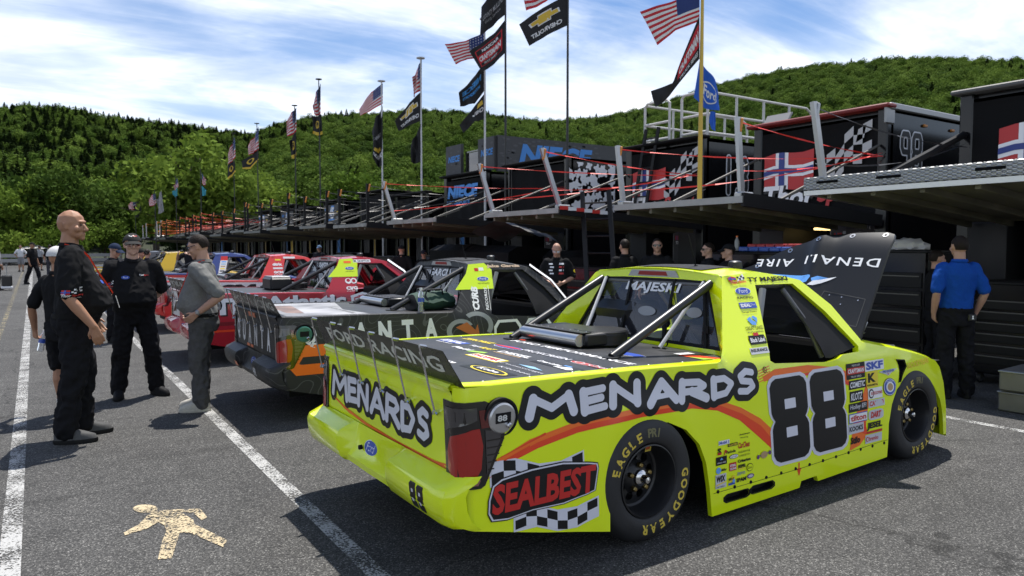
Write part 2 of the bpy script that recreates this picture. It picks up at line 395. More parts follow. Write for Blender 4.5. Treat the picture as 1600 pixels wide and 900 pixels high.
# walking man stencil
wm = MB()
# ---------------------------------------------------------------- hills and forest
def leaf_mat(name, c0, c1, scale=.8):
    m = bpy.data.materials.new(name); m.use_nodes = True; t = m.node_tree; b = t.nodes["Principled BSDF"]; b.inputs["Roughness"].default_value = .9; b.inputs["Specular IOR Level"].default_value = .04
    tcn = t.nodes.new("ShaderNodeNewGeometry"); n = t.nodes.new("ShaderNodeTexNoise"); n.inputs["Scale"].default_value = scale; n.inputs["Detail"].default_value = 3; t.links.new(tcn.outputs["Position"], n.inputs["Vector"])
    oi = t.nodes.new("ShaderNodeObjectInfo"); ad = t.nodes.new("ShaderNodeMath"); ad.operation = 'MULTIPLY_ADD'; t.links.new(oi.outputs["Random"], ad.inputs[0]); ad.inputs[1].default_value = .85; 
    q = t.nodes.new("ShaderNodeMath"); q.operation = 'MULTIPLY_ADD'; q.inputs[1].default_value = .9; q.inputs[2].default_value = -.40; t.links.new(n.outputs[0], q.inputs[0]); t.links.new(q.outputs[0], ad.inputs[2])
    mx = t.nodes.new("ShaderNodeMix"); mx.data_type = 'RGBA'; t.links.new(ad.outputs[0], mx.inputs[0]); mx.inputs[6].default_value = (*c0, 1); mx.inputs[7].default_value = (*c1, 1); t.links.new(mx.outputs[2], b.inputs["Base Color"])
    tl = t.nodes.new("ShaderNodeBsdfTranslucent"); t.links.new(mx.outputs[2], tl.inputs["Color"]); ms = t.nodes.new("ShaderNodeMixShader"); ms.inputs[0].default_value = .22; out = t.nodes["Material Output"]
    t.links.new(b.outputs[0], ms.inputs[1]); t.links.new(tl.outputs[0], ms.inputs[2]); t.links.new(ms.outputs[0], out.inputs[0])
    return m
LEAF = [leaf_mat("leaf_mid_green", (.026, .052, .010), (.085, .135, .022)), leaf_mat("leaf_light_green", (.042, .082, .012), (.120, .180, .030)), leaf_mat("needle_dark_green", (.013, .027, .010), (.034, .055, .017)), leaf_mat("leaf_fresh_green", (.070, .125, .016), (.165, .235, .038))]
BARK = mat("bark", (.06, .045, .032), .9, noise=(6, .3))
def crown_mesh(seed, kind, n, size):
    """unit-ish crown: leaf-cluster quads through a lumpy volume; base at z=0, height ~1"""
    r = np.random.default_rng(seed)
    if kind == 'pine':
        z = 1 - r.random(n) ** .6; rad = (1 - z) ** .85 * .26 * (0.75 + .35 * ((z * 9) % 1)) ; a = r.random(n) * 2 * np.pi; d = r.random(n) ** .35
        C = np.stack([np.cos(a) * rad * d, np.sin(a) * rad * d, .08 + z * .92], 1)
    else:
        k = 13; cc = r.normal(size=(k, 3)); cc /= np.linalg.norm(cc, axis=1)[:, None]; cc *= (r.random(k) ** .5)[:, None] * np.array([.34, .34, .26]); cc[:, 2] += .60; cr = .14 + .12 * r.random(k)
        i = r.integers(0, k, n); u = r.normal(size=(n, 3)); u /= np.linalg.norm(u, axis=1)[:, None]; C = cc[i] + u * (cr[i] * r.random(n) ** .28)[:, None]
    N = C - np.array([0, 0, .38]) if kind == 'pine' else u; N = N / (np.linalg.norm(N, axis=1)[:, None] + 1e-6) * 1.25 + r.normal(size=(n, 3)) * .33; N[:, 2] += .25; N /= np.linalg.norm(N, axis=1)[:, None]
    T = np.cross(N, r.normal(size=(n, 3))); T /= np.linalg.norm(T, axis=1)[:, None] + 1e-9; B = np.cross(N, T); s = (size * (.6 + .8 * r.random(n)))[:, None]
    V = np.stack([C + T * s, C + B * s * .6, C - T * s, C - B * s * .6], 1).reshape(-1, 3); F = np.arange(4 * n).reshape(-1, 4)
    return V, F
def np_mesh(name, V, F, mats, midx=None):
    me = bpy.data.meshes.new(name); me.vertices.add(len(V)); me.vertices.foreach_set("co", V.astype(np.float32).ravel()); me.loops.add(F.size); me.loops.foreach_set("vertex_index", F.astype(np.int32).ravel()); me.polygons.add(len(F)); me.polygons.foreach_set("loop_start", np.arange(0, F.size, F.shape[1], dtype=np.int32)); me.polygons.foreach_set("loop_total", np.full(len(F), F.shape[1], dtype=np.int32))
    for m in mats: me.materials.append(m)
    if midx is not None: me.polygons.foreach_set("material_index", np.asarray(midx, dtype=np.int32))
    me.update(calc_edges=True); return me
CAMYAW = R(33.35); HOR = 385.8; FPX = 1124.6
SKY = [(-300, 168), (0, 176), (60, 174), (110, 176), (180, 190), (250, 198), (330, 206), (370, 212), (400, 212), (430, 200), (480, 188), (520, 182), (560, 180), (600, 180), (650, 174), (700, 178), (750, 182), (800, 190), (850, 195), (900, 190), (940, 188), (1000, 174), (1050, 158), (1100, 142), (1150, 128), (1200, 117), (1300, 105), (1400, 99), (1500, 100), (1600, 102), (1900, 104)]
def ridge(az):
    """elevation tangent of the ridge at azimuth az (clockwise from +Y)"""
    t = max(-1.2, min(1.2, math.tan(max(-1.1, min(1.1, az - CAMYAW))))); u = 800 + FPX * t; v = lerp_tab(SKY, u); return (HOR - v) / FPX * math.cos(max(-1.1, min(1.1, az - CAMYAW)))
R0, R1 = 135., 470.
def hill_h(x, y):
    r_ = math.hypot(x, y); az = math.atan2(x, y); t = max(0, (r_ - R0) / (R1 - R0)); H = ridge(az) * R1 + 1.66 - 6.5
    s = t ** 1.05 if t < 1 else 1 - .25 * (t - 1)
    h = H * s; h += 5 * math.sin(x * .021 + 1) * math.sin(y * .017) * min(1, t * 2) * max(0, 1 - abs(t - .5) * 1.6)
    return h - .30
hb = MB(); rows = []
for a in np.radians(np.arange(-45, 115, 2.0)):
    rows.append([(r_ * math.sin(a), r_ * math.cos(a), hill_h(r_ * math.sin(a), r_ * math.cos(a))) for r_ in list(np.linspace(R0 - 5, R1, 16)) + [520, 600, 800]])
hb.loft(rows); structure(hb.build("hillside", [mat("forest_floor", (.018, .026, .009), .95, noise=(.1, .3))], smooth=180))
# forest: crowns scattered over the hillside
FC = bpy.data.collections.new("forest_crowns")
for k, (kind, n, sz, mi) in enumerate([('leafy', 3000, .032, 0), ('leafy', 3000, .031, 1), ('leafy', 2600, .034, 0), ('pine', 2400, .024, 2), ('leafy', 3000, .030, 1), ('pine', 2200, .026, 2)]):
    V, F = crown_mesh(100 + k, kind, n, sz); o = bpy.data.objects.new("crown_kind", np_mesh("crown", V, F, [LEAF[mi]])); FC.objects.link(o)
r = np.random.default_rng(5); pts = []; idx = []; scl = []
tries = 0
while len(pts) < 20000 and tries < 140000:
    tries += 1; az = R(-20 + 110 * r.random()); rr = math.sqrt(R0 ** 2 + r.random() * ((R1 + 25) ** 2 - R0 ** 2)); x, y = rr * math.sin(az), rr * math.cos(az)
    if r.random() > .55 + .45 * (rr / R1): continue
    left = az < R(14 + 5 * math.sin(rr * .02)); mixn = math.sin(x * .013 + 2) * math.sin(y * .011 + .7)
    pp = .62 if (left and rr > 180) else (.22 if mixn > .35 else .05)  # pines crowd the left hill; their dark green also stands in for cloud shadow
    kk = r.choice([3, 5]) if r.random() < pp else r.choice([0, 1, 2, 4] if r.random() < .7 else [1, 1])
    pts.append((x, y, hill_h(x, y) - .5)); idx.append(int(kk)); scl.append((5.8 + 4.8 * r.random() ** 1.5) * (1.1 if kk in (3, 5) else 1.0))
me = bpy.data.meshes.new("forest"); me.from_pydata(pts, [], [])
for nm, tp, dat in (("ki", 'INT', idx), ("sc", 'FLOAT', scl), ("rz", 'FLOAT', (r.random(len(pts)) * 6.28).tolist())):
    at = me.attributes.new(nm, tp, 'POINT'); at.data.foreach_set("value", dat)
fo = bpy.data.objects.new("forest", me); COL.objects.link(fo); fo["kind"] = "stuff"; fo["label"] = "dense mixed green forest covering the hillsides behind the paddock"; fo["category"] = "forest"
for m in LEAF: me.materials.append(m)
ng = bpy.data.node_groups.new("forest_scatter", 'GeometryNodeTree'); ng.interface.new_socket("Geometry", in_out='INPUT', socket_type='NodeSocketGeometry'); ng.interface.new_socket("Geometry", in_out='OUTPUT', socket_type='NodeSocketGeometry')
gi = ng.nodes.new("NodeGroupInput"); go = ng.nodes.new("NodeGroupOutput"); ci = ng.nodes.new("GeometryNodeCollectionInfo"); ci.inputs["Collection"].default_value = FC; ci.inputs["Separate Children"].default_value = True; ci.inputs["Reset Children"].default_value = True
ip = ng.nodes.new("GeometryNodeInstanceOnPoints"); ip.inputs["Pick Instance"].default_value = True
def na(nm, tp):
    q = ng.nodes.new("GeometryNodeInputNamedAttribute"); q.data_type = tp; q.inputs["Name"].default_value = nm; return q.outputs[0]
cx = ng.nodes.new("ShaderNodeCombineXYZ"); ng.links.new(na("rz", 'FLOAT'), cx.inputs[2]); e2r = ng.nodes.new("FunctionNodeEulerToRotation"); ng.links.new(cx.outputs[0], e2r.inputs[0])
ng.links.new(gi.outputs[0], ip.inputs["Points"]); ng.links.new(ci.outputs[0], ip.inputs["Instance"]); ng.links.new(na("ki", 'INT'), ip.inputs["Instance Index"]); ng.links.new(e2r.outputs[0], ip.inputs["Rotation"]); ng.links.new(na("sc", 'FLOAT'), ip.inputs["Scale"]); ng.links.new(ip.outputs[0], go.inputs[0])
md = fo.modifiers.new("scatter", 'NODES'); md.node_group = ng
# ---- single trees at the edge of the lot
def tree(name, x, y, h, wd, mi, seed, label, n=5200, lean=0.0):
    t = empty(name, (x, y, 0)); tag(t, label, "tree", "trees along the edge of the lot")
    rr = random.Random(seed); tb = MB(); tb.tube([(0, 0, -.3), (.05 * h * lean, 0, h * .22), (.08 * h * lean, .02 * h, h * .5), (.06 * h, 0, h * .8)], [.032 * h, .022 * h, .014 * h, .005 * h], 8)
    for i in range(7):
        a = rr.random() * 6.28; z = h * (.28 + .07 * i); l = wd * (.42 - .03 * i); tb.tube([(0, 0, z - .05 * h), (math.cos(a) * l * .5, math.sin(a) * l * .5, z + .06 * h), (math.cos(a) * l, math.sin(a) * l, z + .12 * h)], [.011 * h, .007 * h, .002 * h], 6)
    tb.build("trunk", [BARK], t)
    r = np.random.default_rng(seed); k = 34; cc = r.normal(size=(k, 3)); cc /= np.linalg.norm(cc, axis=1)[:, None]; cc *= (r.random(k) ** .45)[:, None] * np.array([.40 * wd, .40 * wd, .36 * h]); cc[:, 2] += .56 * h; cr = (.10 + .10 * r.random(k)) * wd
    i = r.integers(0, k, n); u = r.normal(size=(n, 3)); u /= np.linalg.norm(u, axis=1)[:, None]; C = cc[i] + u * (cr[i] * r.random(n) ** .3)[:, None]; C = C[C[:, 2] > .12 * h]; n = len(C)
    N = r.normal(size=(n, 3)); N[:, 2] += .6; N /= np.linalg.norm(N, axis=1)[:, None]; T = np.cross(N, r.normal(size=(n, 3))); T /= np.linalg.norm(T, axis=1)[:, None]; B = np.cross(N, T); s = (.022 * wd * (.6 + .8 * r.random(n)) + .06)[:, None]
    V = np.stack([C + T * s, C + B * s * .55, C - T * s, C - B * s * .55], 1).reshape(-1, 3)
    o = bpy.data.objects.new("crown", np_mesh("crown", V, np.arange(4 * n).reshape(-1, 4), [LEAF[3 if mi == 1 else mi]])); COL.objects.link(o); o.parent = t
    return t
def at_px(u, d, z=0):
    """ground point at image column u (1600 wide) and ground distance d"""
    az = CAMYAW + math.atan((u - 800) / FPX); return d * math.sin(az), d * math.cos(az)
TREES = [(296, 78, 13.5, 14.0, 1, "broad light green tree behind the far red and orange straps"), (200, 100, 11, 11, 1, "light green tree behind the bald man in black"), (135, 92, 9, 10, 0, "mid green tree between the bald man and the far van awning"), (85, 86, 9.5, 9, 0, "dark round tree behind the white shirted walker"), (40, 84, 8.0, 8.5, 1, "bushy bright green tree behind the guard rail"), (-8, 92, 9.5, 11, 0, "tall dark tree at the far end of the guard rail"), (400, 108, 13, 13, 1, "yellow green tree behind the tall black straps posts"), (470, 118, 13, 11, 0, "rounded green tree rising behind the black hauler posts"), (352, 118, 10, 10, 1, "small pale tree between the broad light tree and the posts"), (555, 122, 15, 13, 1, "pale green tree behind the white flag pole"), (245, 112, 16, 12, 0, "tall mid green tree looming behind the broad light tree"), (620, 130, 15, 13, 0, "mid green tree behind the taller white flag pole")]
for k, (u, d, h, wd, mi, lab) in enumerate(TREES):
    x, y = at_px(u, d); tree("tree", x, y, h, wd, mi, 40 + k, lab)
BUSH = [(15, 80, 3.2, 5, 1, "low bright bush at the far end of the lot behind the guard rail"), (62, 82, 3.4, 5, 0, "low dark bush behind the guard rail post"), (110, 80, 4.0, 6, 1, "bright bush left of the bald man's head"), (165, 84, 4.5, 6, 0, "dark green bush right of the bald man's head")]
for k, (u, d, h, wd, mi, lab) in enumerate(BUSH):
    x, y = at_px(u, d); t = tree("bush", x, y, h, wd, mi, 80 + k, lab, 1800); t["category"] = "bush"; t["group"] = "bushes along the guard rail"
# ---- guard rail
gr = empty("guard_rail", (0, 0, 0)); tag(gr, "weathered metal guard rail along the far end of the lot", "guard rail"); 
GA = at_px(-60, 70); GB_ = at_px(190, 74)
for z in (.55, .95): m_ = MB(); m_.beam((*GA, z), (*GB_, z), .08, .28); m_.build("rail", [mat("galvanised_steel", (.36, .36, .35), .5, .6)], gr)
for t in np.linspace(0, 1, 10): m_ = MB(); m_.box((GA[0] + (GB_[0] - GA[0]) * t, GA[1] + (GB_[1] - GA[1]) * t + .1, .5), (.15, .15, 1.1)); m_.build("post", [mat("rail_post_wood", (.18, .14, .10), .8)], gr)
# ================================================================ racing pickup
RAILT = [(-1.2, .995), (-.47, .984), (0, .975), (.78, .95), (3.5, .95)]
def railz(x): return lerp_tab(RAILT, x)
def yside(x, z):
    y1 = .985 - .055 * ((max(z, .05) - .05) / .95) ** 2
    if x > .6:
        s = smoothstep(.60, .72, x); y2 = .925 - .55 * (z - .94)
        k = .03; h = max(0, k - abs(y1 - y2)) / k; ym = min(y1, y2) - h * h * k * .25
        y1 = y1 * (1 - s) + ym * s
    if x > 2.5: y1 -= .035 * ((x - 2.5) / .9) ** 2 * smoothstep(2.5, 2.9, x)
    # wheel flare lips
    for cx, cz in ((0.02, .36), (2.86, .36)):
        d = math.hypot(x - cx, z - cz)
        y1 += .009 * math.exp(-((d - .40) / .07) ** 2)
    return y1
def SIDE(x, z, off=0.0): return Vector((x, -yside(x, z) - off, z + off * (.45 if z > 1.0 else .05)))
XT = -1.19
CR = .06   # corner radius at the tail
ROOF_E = [(.985, 1.463), (1.34, 1.487), (1.63, 1.452), (1.80, 1.42)]
def roof_z(x, y):
    e = lerp_tab(ROOF_E, x); ye = .925 - .55 * (e - .94); return e + .042 * max(0, 1 - (y / ye) ** 2)
HP0 = Vector((2.2, 0, .95)); HD = Vector((.47, 0, .83)).normalized(); HN = Vector((-.83, 0, .47)).normalized()
def HOOD_OPEN(y, s, off=0.0):
    a = abs(y); cr = .055 * (1 - (y / .9) ** 2)
    cr += .042 * math.exp(-((a - .43 + .12 * s) / .075) ** 2) * smoothstep(.05, .2, s)
    cr -= .05 * max(0, (s - .75) / .25) ** 2
    return HP0 + HD * (s - .02 * max(0, y + .9)) + HN * (cr + off - .06 * max(0, s - .6) ** 2) + Vector((0, y, 0))
def HOOD_SHUT(y, s, off=0.0):
    return Vector((2.2 + s * 1.14, y, .985 + .06 * (1 - (y / .9) ** 2) - .20 * s - .06 * s * s + off))

def mk_wheel(parent, x, side, M_, lettering=True):
    """side -1: right wheels (outer face towards -y)"""
    wh = empty("wheel", (x, side * .980, .356)); wh.parent = parent
    if side > 0: wh.rotation_euler = (0, 0, math.pi)
    t = MB()
    prof = [(.207, .010), (.214, -.004), (.225, -.012), (.255, -.017), (.30, -.014), (.325, -.004), (.341, .016), (.352, .045), (.356, .075), (.356, .255), (.350, .285), (.33, .31), (.29, .325), (.22, .318), (.205, .29)]
    t.lathe(prof, 56); tyre = t.build("tyre", [M_['tyre']], wh, 40)
    r_ = MB()
    r_.lathe([(.208, .012), (.206, -.006), (.199, -.008), (.195, .006), (.190, .03), (.186, .10), (.180, .125), (.168, .132)], 56)
    circ = [(.168 * math.cos(2*math.pi*i/40), .168 * math.sin(2*math.pi*i/40)) for i in range(40)]
    holes = [[(.118*math.cos(2*math.pi*k/9+.2) + (.026 if abs(math.cos(q))<2 else 0)*math.cos(q)*1.0, .118*math.sin(2*math.pi*k/9+.2) + .026*math.sin(q)) for q in [2*math.pi*j/12 for j in range(12)]] for k in range(9)]
    def dish(a, b):
        rr = math.hypot(a, b); return (a, .132 - .045 * smoothstep(.10, .055, rr) - .015 * smoothstep(.168, .12, rr), b)
    panel(r_, circ, dish, holes, .03)
    k0 = len(r_.v); panel(r_, circ, lambda a, b: (a, dish(a, b)[1] + .02, b), holes, .03, flip=True)
    r_.lathe([(.165, .19), (.09, .20), (.0, .20)], 24)
    rim = r_.build("rim", [M_['rim']], wh, 30)
    h_ = MB(); h_.lathe([(.050, .09), (.046, .055), (.036, .048), (.024, .044), (.022, .018), (.017, .006), (.001, .002)], 20)
    for i in range(5):
        a = 2*math.pi*i/5 + .3; h_.lathe([(.015, .085), (.015, .062), (.010, .056), (.001, .055)], 8, c=(.072*math.cos(a), 0, .072*math.sin(a)), mi=1)
    h_.build("hub", [M_['chrome'], M_['brass']], wh, 30)
    if lettering:
        hh = lambda r: float(np.interp(r, [.207, .214, .225, .255, .30, .325, .341], [.010, -.004, -.012, -.017, -.014, -.004, .016]))
        D = Decal(lambda a, r, off: Vector((r * math.cos(a), hh(r) - off, r * math.sin(a))), base=.0015)
        def arc(txt, a0, step, h, r0, m):
            for i, ch in enumerate(txt):
                P, F = text2d(ch, .035); P = P * h * np.array([1.0, 1.0]); W = P[:, 0].max(); ac = a0 - i * step
                rr = r0 + P[:, 1]; aa = ac - (P[:, 0] - W / 2) / .27
                D.put(np.stack([aa, rr], 1), [f[::-1] for f in F], m, 0)
        arc("EAGLE", R(161), R(13), .055, .243, M_['tyre_yellow'])
        arc("GOODYEAR", R(2), -R(-14) if False else R(14.5), .055, .243, M_['tyre_yellow'])
        for i in range(3): arc("PR1"[i], R(92 - i * 7), 0, .05, .25, M_['chalk'])
        D.build("sidewall_lettering", wh)
        D2 = Decal(lambda a, b, off: Vector((a, .09 - off, b)), base=.004)
        D2.rect(.05, .135, .045, .045, M_['tyre_yellow'], 0, .3); D2.text("88", .058, .145, M_['red'], w_=.03, layer=1, bold=.03)
        D2.build("wheel_sticker", wh)
    return wh

def mk_truck(name, loc, rz, cfg):
    C_ = cfg; M_ = C_['M']
    root = empty(name, (loc[0], loc[1], 0), rz); tag(root, C_['label'], 'race truck', 'racing pickups parked in a row')
    PB = C_['body']  # list of body materials; index 0 main
    body = MB(); smi = C_.get('smi', lambda x, z: 0)
    out = [(-1.13, .320), (-.72, .225), (-.295, .137)]
    out += [(-.288, .30), (-.262, .44), (-.205, .545), (-.11, .635), (0.02, .672), (.16, .662), (.30, .60), (.405, .50), (.462, .38), (.497, .22), (.52, .043)]
    out += [(1.378, .058), (1.398, .10), (1.567, .106), (1.585, .066), (2.446, .092)]
    out += [(2.452, .34), (2.50, .48), (2.58, .585), (2.70, .645), (2.86, .662), (3.02, .635), (3.16, .55), (3.27, .42), (3.335, .27), (3.358, .12)]
    out += [(3.41, .12), (3.40, .35), (3.36, .55), (3.30, .68), (3.22, .745), (2.95, .815), (2.6, .89), (2.2, .965)]
    out += [(2.194, .985), (2.035, 1.235), (1.80, 1.42), (1.63, 1.452), (1.34, 1.487), (.985, 1.463), (.72, 1.03), (.64, .965), (.60, .956)]
    out += [(.3, railz(.3)), (-.2, railz(-.2)), (-.7, railz(-.7)), (-1.13, railz(-1.13))]
    opening = [(1.285, 1.40), (1.70, 1.397), (1.93, 1.195), (2.135, .94), (2.12, .905), (1.92, .90), (1.86, .878), (1.72, .866), (1.16, .905), (1.12, .925)]
    exh = [[(x0 + dx, z0 + dz) for dx, dz in ((0, .012), (.02, 0), (.19, 0), (.22, .012), (.22, .034), (.20, .048), (.03, .048), (0, .034))] for x0, z0 in ((.635, .105), (.88, .112))]
    vent = [(2.60, .80), (2.70, .79), (2.715, .745), (2.665, .70), (2.635, .645), (2.605, .645), (2.625, .72), (2.62, .765)]
    holes = [opening] + exh + [vent]
    for sgn in (1, -1):
        panel(body, out, lambda a, b: (lambda p: (p.x, p.y * sgn, p.z))(SIDE(a, b)), holes, .055, 0, flip=(sgn < 0), mfn=smi)
        # returns of the wheel arches and skirt edges: thin inward lip
        for seg in (out[0:3], out[2:14], out[13:19], out[18:31]):
            sg = densify(seg + seg[-1:], .05)[:-1] if len(seg) > 2 else seg
            sg = [seg[0]] + [tuple(np.array(seg[i]) * (1 - t) + np.array(seg[i + 1]) * t) for i in range(len(seg) - 1) for t in (.5, 1)]
            rows = [[(p.x, p.y * sgn, p.z) for p in (SIDE(a, b) for a, b in sg)], [(p.x, (p.y + .03) * sgn, p.z) for p in (SIDE(a, b) for a, b in sg)]]
            body.loft(rows, 0)
        # recess behind exhaust outlets and fender vent
        for hl in exh + [vent]:
            ring = [SIDE(a, b) for a, b in hl]
            rows = [[(p.x, p.y * sgn, p.z) for p in ring], [(p.x, (p.y + .05) * sgn, p.z) for p in ring]]
            body.loft(rows, 2, closed=True); body.add([(p.x, (p.y + .05) * sgn, p.z) for p in ring], [tuple(range(len(ring)))], 2)
            rim_ = [[(p.x + (p.x - sum(q.x for q in ring)/len(ring)) * k, (p.y - o) * sgn, p.z + (p.z - sum(q.z for q in ring)/len(ring)) * k) for p in ring] for k, o in ((.0, .001), (.02, .006), (.10, .006), (.14, .001))]
            body.loft(rim_, 2, closed=True)
        # rear corner
        rows = []
        for z in np.linspace(.320, railz(-1.13), 12):
            yb = yside(-1.13, z); zb = z + (.03 if z < .33 else 0)
            rows.append([(-1.13 - CR * math.sin(t), sgn * -(yb - CR + CR * math.cos(t)), z + .018 * math.sin(t) * (1 if z < .4 else 0)) for t in np.linspace(0, math.pi / 2, 6)])
        body.loft(rows, 0)
        # rail lip rolling onto the bed
        rows = []
        for x in list(np.linspace(-1.19, .60, 12)) + [.72]:
            z = railz(max(x, -1.13)); yy = yside(max(x, -1.13), z) - (CR if x < -1.15 else 0)
            rows.append([(x, -sgn * (yy - .03 * (1 - math.cos(t))) , z + .012 * math.sin(t)) for t in np.linspace(0, math.pi / 2, 4)] + [(x, -sgn * (yy - .075), z + .010), (x, -sgn * (yy - .075), z - .03)])
        body.loft(rows, 0)
        # window sill lip, gasket ring round the opening
        ring = [SIDE(a, b) for a, b in densify(opening, .08)]
        body.loft([[(p.x, p.y * sgn, p.z) for p in ring], [(p.x, (p.y + .045) * sgn, p.z - .01) for p in ring]], 0, closed=True)
        # fender top
        rows = []
        for x in np.linspace(2.16, 3.36, 12):
            zt = lerp_tab([(2.2, .965), (2.6, .89), (2.95, .815), (3.22, .745), (3.30, .68), (3.36, .56)], x); yt = yside(x, zt)
            rows.append([(x, -sgn * (yt - d * .95), zt + .020 * math.sin(min(1, d / .06) * math.pi / 2) + .012 * d / .24) for d in (0, .02, .045, .07, .12, .18, .25)])
        body.loft(rows, 0)
    # tail
    def TAILP(y, z, off=0.0):
        x = XT - .007 * math.exp(-((z - .90) / .03) ** 2) - .02 * smoothstep(.95, 1.0, z) + .02 * smoothstep(.60, .55, z)
        return Vector((x - off, y, z))
    tl = yside(-1.13, .7) - CR
    rows = [[tuple(TAILP(y * (yside(-1.13, z) - CR), z)) for y in np.linspace(-1, 1, 9)] for z in [.33, .45, .52] + list(np.linspace(.55, .995, 46))]
    body.loft(rows, C_.get('tail_mi', 0))
    rows = [[(x, y * (yside(-1.13, .98) - CR), z) for y in np.linspace(-1, 1, 5)] for x, z in ((XT - .02, .995), (XT - .005, 1.008), (-1.16, 1.01), (-1.10, .995))]
    body.loft(rows, C_.get('tail_mi', 0))
    # cab back with window hole, roof
    def BACK(y, z, off=0.0): return Vector((.868 + (z - .985) * .26 - off, y, z))
    cabo = [(-.93, .945), (.93, .945), (.875, 1.03), (.645, 1.45), (.60, 1.475), (.3, 1.497), (0, 1.505), (-.3, 1.497), (-.60, 1.475), (-.645, 1.45), (-.875, 1.03)]
    # the back face meets the side panels' rear edge
    def BACKF(y, z):
        a = abs(y); edge = smoothstep(.62, .93, a / (.93 if z < 1.03 else max(.64, .925 - .55 * (z - .94))) * .93)
        p = BACK(y, z); xe = float(np.interp(z, [.945, 1.03, 1.463, 1.51], [.66, .72, .985, 1.0])); p.x = p.x * (1 - edge ** 3) + xe * edge ** 3; return p
    win = [(-.745, .985), (.745, .985), (.70, 1.08), (.535, 1.40), (.51, 1.425), (.3, 1.432), (-.3, 1.432), (-.51, 1.425), (-.535, 1.40), (-.70, 1.08)]
    panel(body, cabo, lambda a, b: BACKF(a, b), [win], .07, C_.get('back_mi', 0), flip=True)
    rows = []
    for x in np.linspace(.985, 1.80, 9):
        e = lerp_tab(ROOF_E, x); ye = .925 - .55 * (e - .94); rows.append([(x, y * ye, roof_z(x, y * ye)) for y in np.linspace(-1, 1, 15)])
    body.loft(rows, C_.get('roof_mi', 0))
    # nose
    rows = []
    for z, xo in ((.10, .02), (.25, .10), (.40, .12), (.52, .10), (.60, .04), (.70, -.02), (.745, -.12)):
        x_s = float(np.interp(z, [.1, .35, .55, .68, .745], [3.41, 3.40, 3.36, 3.30, 3.22]))
        rows.append([(x_s + (xo + .10) * (1 - abs(t) ** 2.6), t * yside(x_s, z), z) for t in np.linspace(-1, 1, 19)])
    body.loft(rows, 0)
    # bumper
    side_p = [(-1.19, .585), (-1.255, .555), (-1.30, .535), (-1.318, .50), (-1.31, .43), (-1.285, .375), (-1.26, .352), (-1.13, .325)]
    mid_p = [(-1.19, .585), (-1.197, .560), (-1.20, .53), (-1.212, .48), (-1.225, .44), (-1.26, .40), (-1.255, .362), (-1.13, .325)]
    def bump_row(y, t, sh=0.0): return [((a[0] * t + b[0] * (1 - t)) + sh, y, a[1] * t + b[1] * (1 - t)) for a, b in zip(side_p, mid_p)]
    rows = []
    for y, t, sh in ((-1.0, 1, .13), (-.995, 1, .06), (-.97, 1, .02), (-.90, 1, 0), (-.6, 1, 0), (-.38, 1, 0), (-.365, .97, 0), (-.31, .05, 0), (-.30, 0, 0), (0, 0, -.004), (.30, 0, 0), (.31, .05, 0), (.365, .97, 0), (.38, 1, 0), (.6, 1, 0), (.90, 1, 0), (.97, 1, .02), (.995, 1, .06), (1.0, 1, .13)):
        rows.append([(min(p[0], -1.10), p[1], p[2]) for p in bump_row(y, t, sh)])
    bmp = MB(); bmp.loft(rows, 0); bmp.build("bumper", [PB[C_.get('bump_mi', 0)]], root, 38)
    # dark inner shells: wheel houses, under-body, bed well, cab floor
    for x0, x1 in ((-.36, .56), (2.38, 3.30)):
        for sgn in (1, -1):
            y0, y1 = sgn * .56, sgn * .935
            body.add([(x0, y0, .12), (x1, y0, .12), (x1, y0, .74), (x0, y0, .74), (x0, y1, .20), (x1, y1, .20), (x1, y1, .74), (x0, y1, .74)], [(0, 1, 2, 3), (3, 2, 6, 7), (0, 3, 7, 4), (1, 5, 6, 2)], 2)
    body.box((1.1, 0, .20), (4.2, 1.1, .06), 2); body.box((1.45, 0, .20), (1.7, 1.86, .05), 2); body.box((-.75, 0, .36), (.72, 1.78, .03), 2)
    # engine bay
    body.box((2.75, 0, .45), (1.1, 1.1, .10), 2); body.box((2.16, 0, .72), (.04, 1.72, .46), 2); body.box((2.75, .0, .62), (.62, .52, .34), 3, None, .05); body.box((2.72, 0, .83), (.36, .36, .10), 3, None, .04)
    for y in (-.55, .55): body.tube([(2.2, y * 1.3, .96), (2.9, y * 1.25, .84), (3.28, y, .72)], .014, 8, 3)
    bo = body.build("body", PB + [M_['dark'], M_['steel']] if len(PB) == 2 else PB, root, 32)
    # ---- deck
    dk = MB(); dn = [(-1.12, -.865), (.86, -.85), (.86, .85), (-1.12, .865)]
    def DECK(x, y, off=0.0): return Vector((x, y, railz(x) + .004 + .008 * (1 - (y / .9) ** 2) + off))
    panel(dk, dn, lambda a, b: DECK(a, b), (), .12, 0)
    deck = dk.build("bed_cover", [C_.get('deckm', M_['deck'])], root, 60)
    if C_.get('hood_open'):
        for x in np.arange(-1.0, .8, .28):
            for sgn in (-1, 1): rv = MB(); rv.lathe([(.009, -.001), (.008, .004), (.004, .006), (.001, .006)], 8, axis='Z', c=tuple(DECK(x, sgn * .845, .0))); rv.build("fastener", [M_['steel']], deck)
    # ---- rear window
    gl = MB(); panel(gl, win, lambda a, b: BACK(a, b, -.012), (), .12, 0, flip=True); glass = gl.build("rear_window", [M_['glass']], root, 60)
    fr = MB(); ins = [(a * .955, 1.21 + (b - 1.21) * .90) for a, b in win]; panel(fr, win, lambda a, b: BACK(a, b, -.004), [ins], .1, 0, flip=True)
    for y in (-.225, .225, -.50, .50):
        fr.beam(tuple(BACK(y * (1.0 if abs(y) < .3 else 1.22), .99, .001)), tuple(BACK(y * .98, 1.43, .001)), .022, .008, 0, (1, 0, 0))
    fr.build("window_frame", [M_['dark']], glass)
    Dw = Decal(lambda a, b, off: BACK(-a, b, off), base=-.004)
